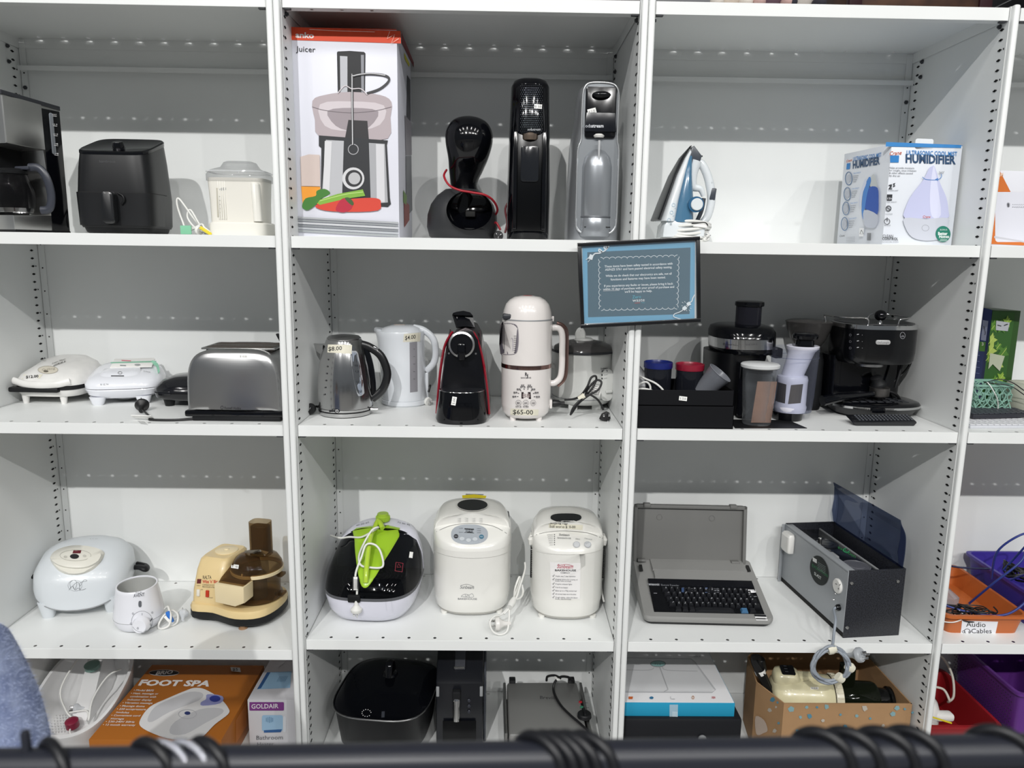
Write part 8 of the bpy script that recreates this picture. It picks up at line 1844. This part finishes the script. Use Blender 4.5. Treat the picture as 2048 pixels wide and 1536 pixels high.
def right_bay_low():
    rm = mat('red_plastic', '8f1a20', .4)
    t = thing('plastic_tray', 'red plastic tray holding a white steamer, bottom shelf at right', 'tray', (1.935, .09, ZF))
    tub(t, 'tray_shell', 0, .245, 0, .33, .125, rm)
    w_ = thing('garment_steamer', 'white rounded steamer head lying in the red tray', 'steamer', (1.995, .23, ZF + .006))
    bo = obj('steamer_body', body([(0, 0, 0, .05, .06, 2), (.06, 0, 0, .058, .07, 2), (.10, 0, 0, .058, .07, 2), (.125, 0, 0, .05, .06, 2), (.142, 0, 0, .036, .044, 2), (.148, 0, 0, .02, .024, 2)], 36), LID, w_, smooth=60)
    obj('disc_cap', lathe([(.030, .146), (.030, .152), (.010, .154)], 30), LID, w_); obj('stub', lathe([(.009, .12), (.009, .152)], 16, (.045, .03, 0)), LID, w_)
    obj('nozzle_foot', b2(.02, .085, -.065, -.03, .08, .105, .008), LID, w_)
    c = cable(w_, [(.03, .06, .10), (.04, .09, .20), (.07, .10, .235), (.115, .09, .225), (.145, .07, .17), (.14, .04, .11), (.11, .02, .10), (.10, .0, .12), (.09, .02, .145), (.06, .03, .15)], .0042, mat('cream_cord', 'c9c4b8', .45), k=8)
    obj('yellow_strap', box((.0, -.115, .125), (.075, .006, .004), .001, rot=(0, .22, -.2)), mat('yellow_tape', 'd8c62c', .5), w_)
    pm = mat('purple_plastic', '5c2c7c', .4)
    b = thing('perforated_basket', 'deep purple perforated basket at the right edge, bottom shelf', 'basket', (2.215, .08, ZF))
    sh = tub(b, 'basket_shell', 0, .24, 0, .34, .245, pm)
    hb = NB()
    for i in range(26):
        for j in range(14): join(hb, lathe([(.0022, -.0008), (.0022, .0)], 6, (.0045 - j * .0009 + .001, .02 + i * .012 + (j % 2) * .006, .03 + j * .0145), axis='x'))
    obj('side_perforation', hb, mat('perforation_dark', '241432', .7), sh, kind='stuff')
    for k in range(3):
        c = thing('black_lead', ('black lead coiled at the bottom of the purple basket', 'black lead draped over the first coil in the purple basket', 'black lead at the back of the purple basket')[k], 'cable', (2.30 + .02 * k, .16 + .07 * k, ZF + .006 + .016 * k))
        obj('lead_coil', tube([(.04 * cos(2 * pi * j / 9), .05 * sin(2 * pi * j / 9), .006 + .0016 * j) for j in range(20)], .0035, 6, k=4), BCORD, c, smooth=60)
right_bay_low()
# ================================================================ ON TOP OF THE SHELVING
def top_things():
    x0 = PY(1690, 5, .06).x; x1 = PY(1978, 10, .06).x
    t = thing('wooden_case', 'brown wooden case with dark red trim standing on top of the shelving', 'case', (x0, .04, ZA), 0)
    wd = mat('walnut_wood', '4a3020', .4, bump=.1, brushed=(3, 60, 60), col2='2e1c14', vscale=18)
    obj('case_body', b2(.004, x1 - x0 - .004, .004, .25, .006, .16, .004), wd, t); obj('base_trim', b2(0, x1 - x0, 0, .254, 0, .010, .003), mat('oxblood', '2c1418', .35), t); obj('lid_trim', b2(0, x1 - x0, 0, .254, .16, .17, .003), MATS['oxblood'], t)
    for x in (.02, x1 - x0 - .02): obj('corner_post', b2(x - .018, x + .018, -.002, .02, .006, .165, .006), MATS['oxblood'], t)
    for i, (px, c1, c2, lb) in enumerate(((1462, 'c9bcae', 'd9d0c6', 'pale fluffy plush toy on top of the shelving, nearest the iron'), (1545, '5c4650', 'b99a94', 'pink and brown plush toy on top of the shelving, between two others'), (1608, 'bdb6ae', '2a2830', 'white and black plush toy on top of the shelving, beside the wooden case'))):
        p = PY(px, 0, .05); u = thing('plush_toy', lb, 'soft toy', (p.x, .08, ZA)); f1 = mat('fur_%d' % i, c1, .9, bump=.8, bscale=90); f2 = mat('fur_b%d' % i, c2, .9, bump=.8, bscale=90)
        obj('toy_body', ell((0, 0, .048), (.05, .042, .05)), f1, u, smooth=90); obj('toy_head', ell((0, -.005, .125), (.038, .036, .036)), f1, u, smooth=90)
        for s in (-1, 1): obj('ear', ell((s * .028, 0, .158), (.012, .008, .014), n=12, m=8), f2, u, smooth=90); obj('paw', ell((s * .038, -.035, .016), (.018, .026, .015), n=14, m=8), f2, u, smooth=90); obj('eye', ell((s * .014, -.037, .132), (.004, .003, .004), n=8, m=6), BLK, u)
        obj('muzzle', ell((0, -.036, .118), (.014, .012, .010), n=12, m=8), f2, u, smooth=90)
    b = thing('black_case', 'black case standing on top of the shelving at the right edge', 'case', (1.955, .05, ZA)); obj('case_shell', b2(0, .3, 0, .22, 0, .12, .02, seg=4), mat('case_black', '18191d', .45), b); obj('case_seam', b2(-.001, .301, -.001, .221, .06, .063), GREYP, b); obj('case_handle', tube([(.10, -.005, .07), (.10, -.025, .085), (.2, -.025, .085), (.2, -.005, .07)], .005, 8), BLKM, b)
top_things()
# ================================================================ CLOTHES RAIL IN FRONT
def clothes_rail():
    y = -1.45; A, B_ = PY(0, 1533, y), PY(2048, 1503, y); d = (B_ - A).normalized(); C_ = (A + B_) / 2
    ends = [C_ - d * .85, C_ + d * .85]; rm = mat('rail_black', '23252d', .38, spec=.4)
    t = thing('clothes_rail', 'dark metal clothes rail crossing the bottom foreground', 'clothes rack', (C_.x, y, -.56))
    L = lambda v: v - V((C_.x, y, -.56))
    obj('rail_bar', aim(lathe([(.0145, 0), (.0155, .001), (.0155, 1.699), (.0145, 1.7)], 32), d, L(ends[0])), rm, t, smooth=40)
    for e_ in ends:
        q = L(e_); obj('upright', lathe([(.0155, .03), (.0155, q.z - .012)], 24, (q.x, 0, 0)), rm, t, smooth=40); obj('rack_foot', b2(q.x - .02, q.x + .02, -.22, .22, 0, .03, .006), rm, t)
    q = L(PY(54, 1500, y)); obj('rail_peg', lathe([(.0042, -.02), (.0042, .016), (.003, .019)], 16, (q.x, 0, q.z)), rm, t, smooth=40)
    bk = mat('hanger_black', '17181c', .4, spec=.4); gl = mat('hanger_glitter', 'b9bcc4', .2, .7, bump=1, bscale=900)
    R_ = .0262
    spots = ((108, 52, bk), (300, 62, bk), (333, 66, gl), (372, 66, gl), (412, 58, bk), (1072, 50, bk), (1096, 50, bk), (1118, 50, bk), (1140, 52, bk), (1172, 54, bk), (1640, 54, bk), (1696, 54, bk), (1764, 54, bk), (1822, 50, bk), (1998, 56, bk))
    names = ('first black hanger from the left end of the rail', 'black hanger left of the two glitter hangers', 'silver glitter hanger, left of a pair on the rail', 'silver glitter hanger, right of a pair on the rail', 'black hanger right of the two glitter hangers', 'leftmost black hanger of the middle five on the rail', 'second black hanger of the middle five on the rail', 'third black hanger of the middle five on the rail', 'fourth black hanger of the middle five on the rail', 'rightmost black hanger of the middle five on the rail', 'leftmost black hanger of the right-hand four on the rail', 'second black hanger of the right-hand four on the rail', 'third black hanger of the right-hand four on the rail', 'rightmost black hanger of the right-hand four on the rail', 'black hanger at the far right end of the rail')
    for (px, ang, m), nm in zip(spots, names):
        tt = px / 2048; c = A + (B_ - A) * tt; h = thing('clothes_hanger', nm, 'hanger', c, radians(ang - 90), 'hangers on the foreground rail')
        r = .0050 if m is bk else .0032
        pts = [V((-R_ * cos(u), 0, R_ * sin(u) - .0050)) for u in [radians(a_) for a_ in range(-50, 181, 14)]] + [V((R_ * 1.0, 0, -.012)), V((R_ * .9, 0, -.03)), V((.004, 0, -.052)), V((0, 0, -.07))]
        obj('hook', tube(pts, r, 10, k=3), m, h, smooth=60)
        obj('shoulder_bar', tube([(-.2, 0, -.15), (-.17, 0, -.137), (-.06, 0, -.09), (0, 0, -.072), (.06, 0, -.09), (.17, 0, -.137), (.2, 0, -.15)], .005, 8, k=4), m, h, smooth=60); obj('trouser_bar', tube([(-.19, 0, -.149), (0, 0, -.153), (.19, 0, -.149)], .004, 8), m, h, smooth=60)
clothes_rail()
# ================================================================ PERSON AT THE LEFT
def person():
    ox, oy, fz = -.385, -1.0, -.56
    t = thing('person', 'person in a fuzzy light blue sweater, cut off by the left edge', 'person', (ox, oy, fz))
    def skin(nodes, edges, name, m, sub=2, root=0):
        me = bpy.data.meshes.new(name); me.from_pydata([n[:3] for n in nodes], edges, []); o = bpy.data.objects.new(name, me); COL.objects.link(o)
        o.modifiers.new('s', 'SKIN').use_smooth_shade = True
        lay = me.skin_vertices[0].data
        for i, n in enumerate(nodes): lay[i].radius = (n[3], n[4] if len(n) > 4 else n[3]); lay[i].use_root = i == root
        o.modifiers.new('d', 'SUBSURF').levels = sub; bpy.context.view_layer.update()
        nm = bpy.data.meshes.new_from_object(o.evaluated_get(bpy.context.evaluated_depsgraph_get())); bpy.data.objects.remove(o)
        nm.materials.clear(); nm.materials.append(m); o = bpy.data.objects.new(name, nm); COL.objects.link(o); o.parent = t; reg(o, WM[t.name]); return o
    sk = mat('skin', 'c79a80', .5); k = 1.0
    N = [(0, 0, .74, .10, .08), (0, .0, .88, .09, .075), (0, .01, 1.02, .11, .08), (0, .01, 1.11, .05, .05), (0, 0, 1.155, .046, .046), (0, .0, 1.21, .060, .070), (0, -.005, 1.285, .070, .082), (0, 0, 1.335, .045, .055)]; E = [(i, i + 1) for i in range(7)]
    for s in (-1, 1):
        b = len(N); N += [(s * .13, .0, 1.07, .045), (s * .165, .01, .98, .040), (s * .175, .02, .86, .036), (s * .165, .10, .74, .030), (s * .14, .19, .68, .024), (s * .135, .22, .67, .026, .014)]; E += [(2, b), (b, b + 1), (b + 1, b + 2), (b + 2, b + 3), (b + 3, b + 4), (b + 4, b + 5)]
        for j, (dx, L) in enumerate(((-.022, .050), (-.008, .062), (.006, .058), (.019, .046))):
            c = len(N); N += [(s * .135 + dx, .245, .668, .008), (s * .135 + dx * 1.2, .245 + L * .55, .660, .0075), (s * .135 + dx * 1.2, .245 + L * .9, .642, .006)]; E += [(b + 5, c), (c, c + 1), (c + 1, c + 2)]
        c = len(N); N += [(s * .135 - s * .030, .225, .664, .009), (s * .135 - s * .042, .250, .656, .007)]; E += [(b + 5, c), (c, c + 1)]
        h = len(N); N += [(s * .075, 0, .66, .075), (s * .085, .01, .42, .050), (s * .085, -.01, .22, .042), (s * .085, -.01, .06, .030), (s * .09, .07, .03, .03, .022)]; E += [(0, h), (h, h + 1), (h + 1, h + 2), (h + 2, h + 3), (h + 3, h + 4)]
    body_ = skin(N, E, 'body', sk)
    for s in (-1, 1):
        obj('eye', ell((s * .026, .074, 1.268), (.010, .006, .006), n=10, m=8), mat('eye_white', 'e4e0dc', .2), t); obj('ear', ell((s * .070, 0, 1.258), (.008, .018, .028), n=12, m=8), sk, t, smooth=90)
        obj('shoe', body([(0, s * .088, .05, .040, .10, 2.6), (.03, s * .088, .05, .040, .10, 2.6), (.06, s * .088, .03, .034, .07, 2.4), (.08, s * .088, -.01, .03, .035, 2)], 28), BLKM, t, smooth=50)
    obj('nose', ell((0, .084, 1.242), (.010, .014, .018), n=12, m=8), sk, t, smooth=90); obj('mouth', ell((0, .074, 1.208), (.020, .006, .006), n=12, m=6), mat('lips', 'a5605a', .4), t, smooth=90)
    hm = mat('hair_brown', '3c2a20', .6, bump=.5, brushed=(200, 200, 8)); obj('hair', warp(ell((0, -.020, 1.275), (.086, .096, .100), n=28, m=18), lambda x, y, z: (x, min(y, .035 + (z - 1.27) * .45), z)), hm, t, smooth=80)
    sw = mat('fuzzy_blue_wool', 'aab6d6', .9, bump=.9, bscale=140, col2='7f8cb2', vscale=26)
    SN = [(0, 0, .62, .140, .115), (0, 0, .86, .128, .105), (0, .01, 1.0, .14, .11), (0, .01, 1.10, .075, .07)]; SE = [(0, 1), (1, 2), (2, 3)]
    for s in (-1, 1): b = len(SN); SN += [(s * .150, 0, 1.095, .085), (s * .176, .01, .98, .080), (s * .165, .02, .85, .074), (s * .175, .09, .755, .052), (s * .150, .16, .70, .040)]; SE += [(2, b), (b, b + 1), (b + 1, b + 2), (b + 2, b + 3), (b + 3, b + 4)]
    so = skin(SN, SE, 'sweater', sw)
    tn = [(0, 0, .74, .115, .10)]; te = []
    for s in (-1, 1): b = len(tn); tn += [(s * .078, 0, .64, .085), (s * .088, .01, .42, .062), (s * .088, -.01, .22, .056), (s * .088, -.01, .07, .055)]; te += [(0, b), (b, b + 1), (b + 1, b + 2), (b + 2, b + 3)]
    skin(tn, te, 'trousers', mat('trousers_navy', '23283a', .8))
    # short wool fibres standing off the sweater
    random.seed(2); bm = NB(); me = so.data; ps = me.polygons; me.calc_loop_triangles()
    cand = [p for p in ps if p.center.x > .02 and p.center.z > .78]; ar = [p.area for p in cand]
    for p in random.choices(cand, ar, k=14000):
        vs = [me.vertices[i].co for i in p.vertices]; u, v_ = random.random(), random.random(); c = vs[0].lerp(vs[1], u).lerp(vs[-1].lerp(vs[-2], u), v_)
        d = (p.normal + V((random.uniform(-.8, .8), random.uniform(-.8, .8), random.uniform(-.8, .8)))).normalized(); L = random.uniform(.004, .010); q = d.orthogonal().normalized() * .00022
        bm.faces.new([bm.verts.new(c - q), bm.verts.new(c + q), bm.verts.new(c + d * L)])
    obj('wool_fuzz', bm, mat('wool_fibre', 'b3bedb', .9), so, kind='stuff', smooth=0, keep=True)
person()
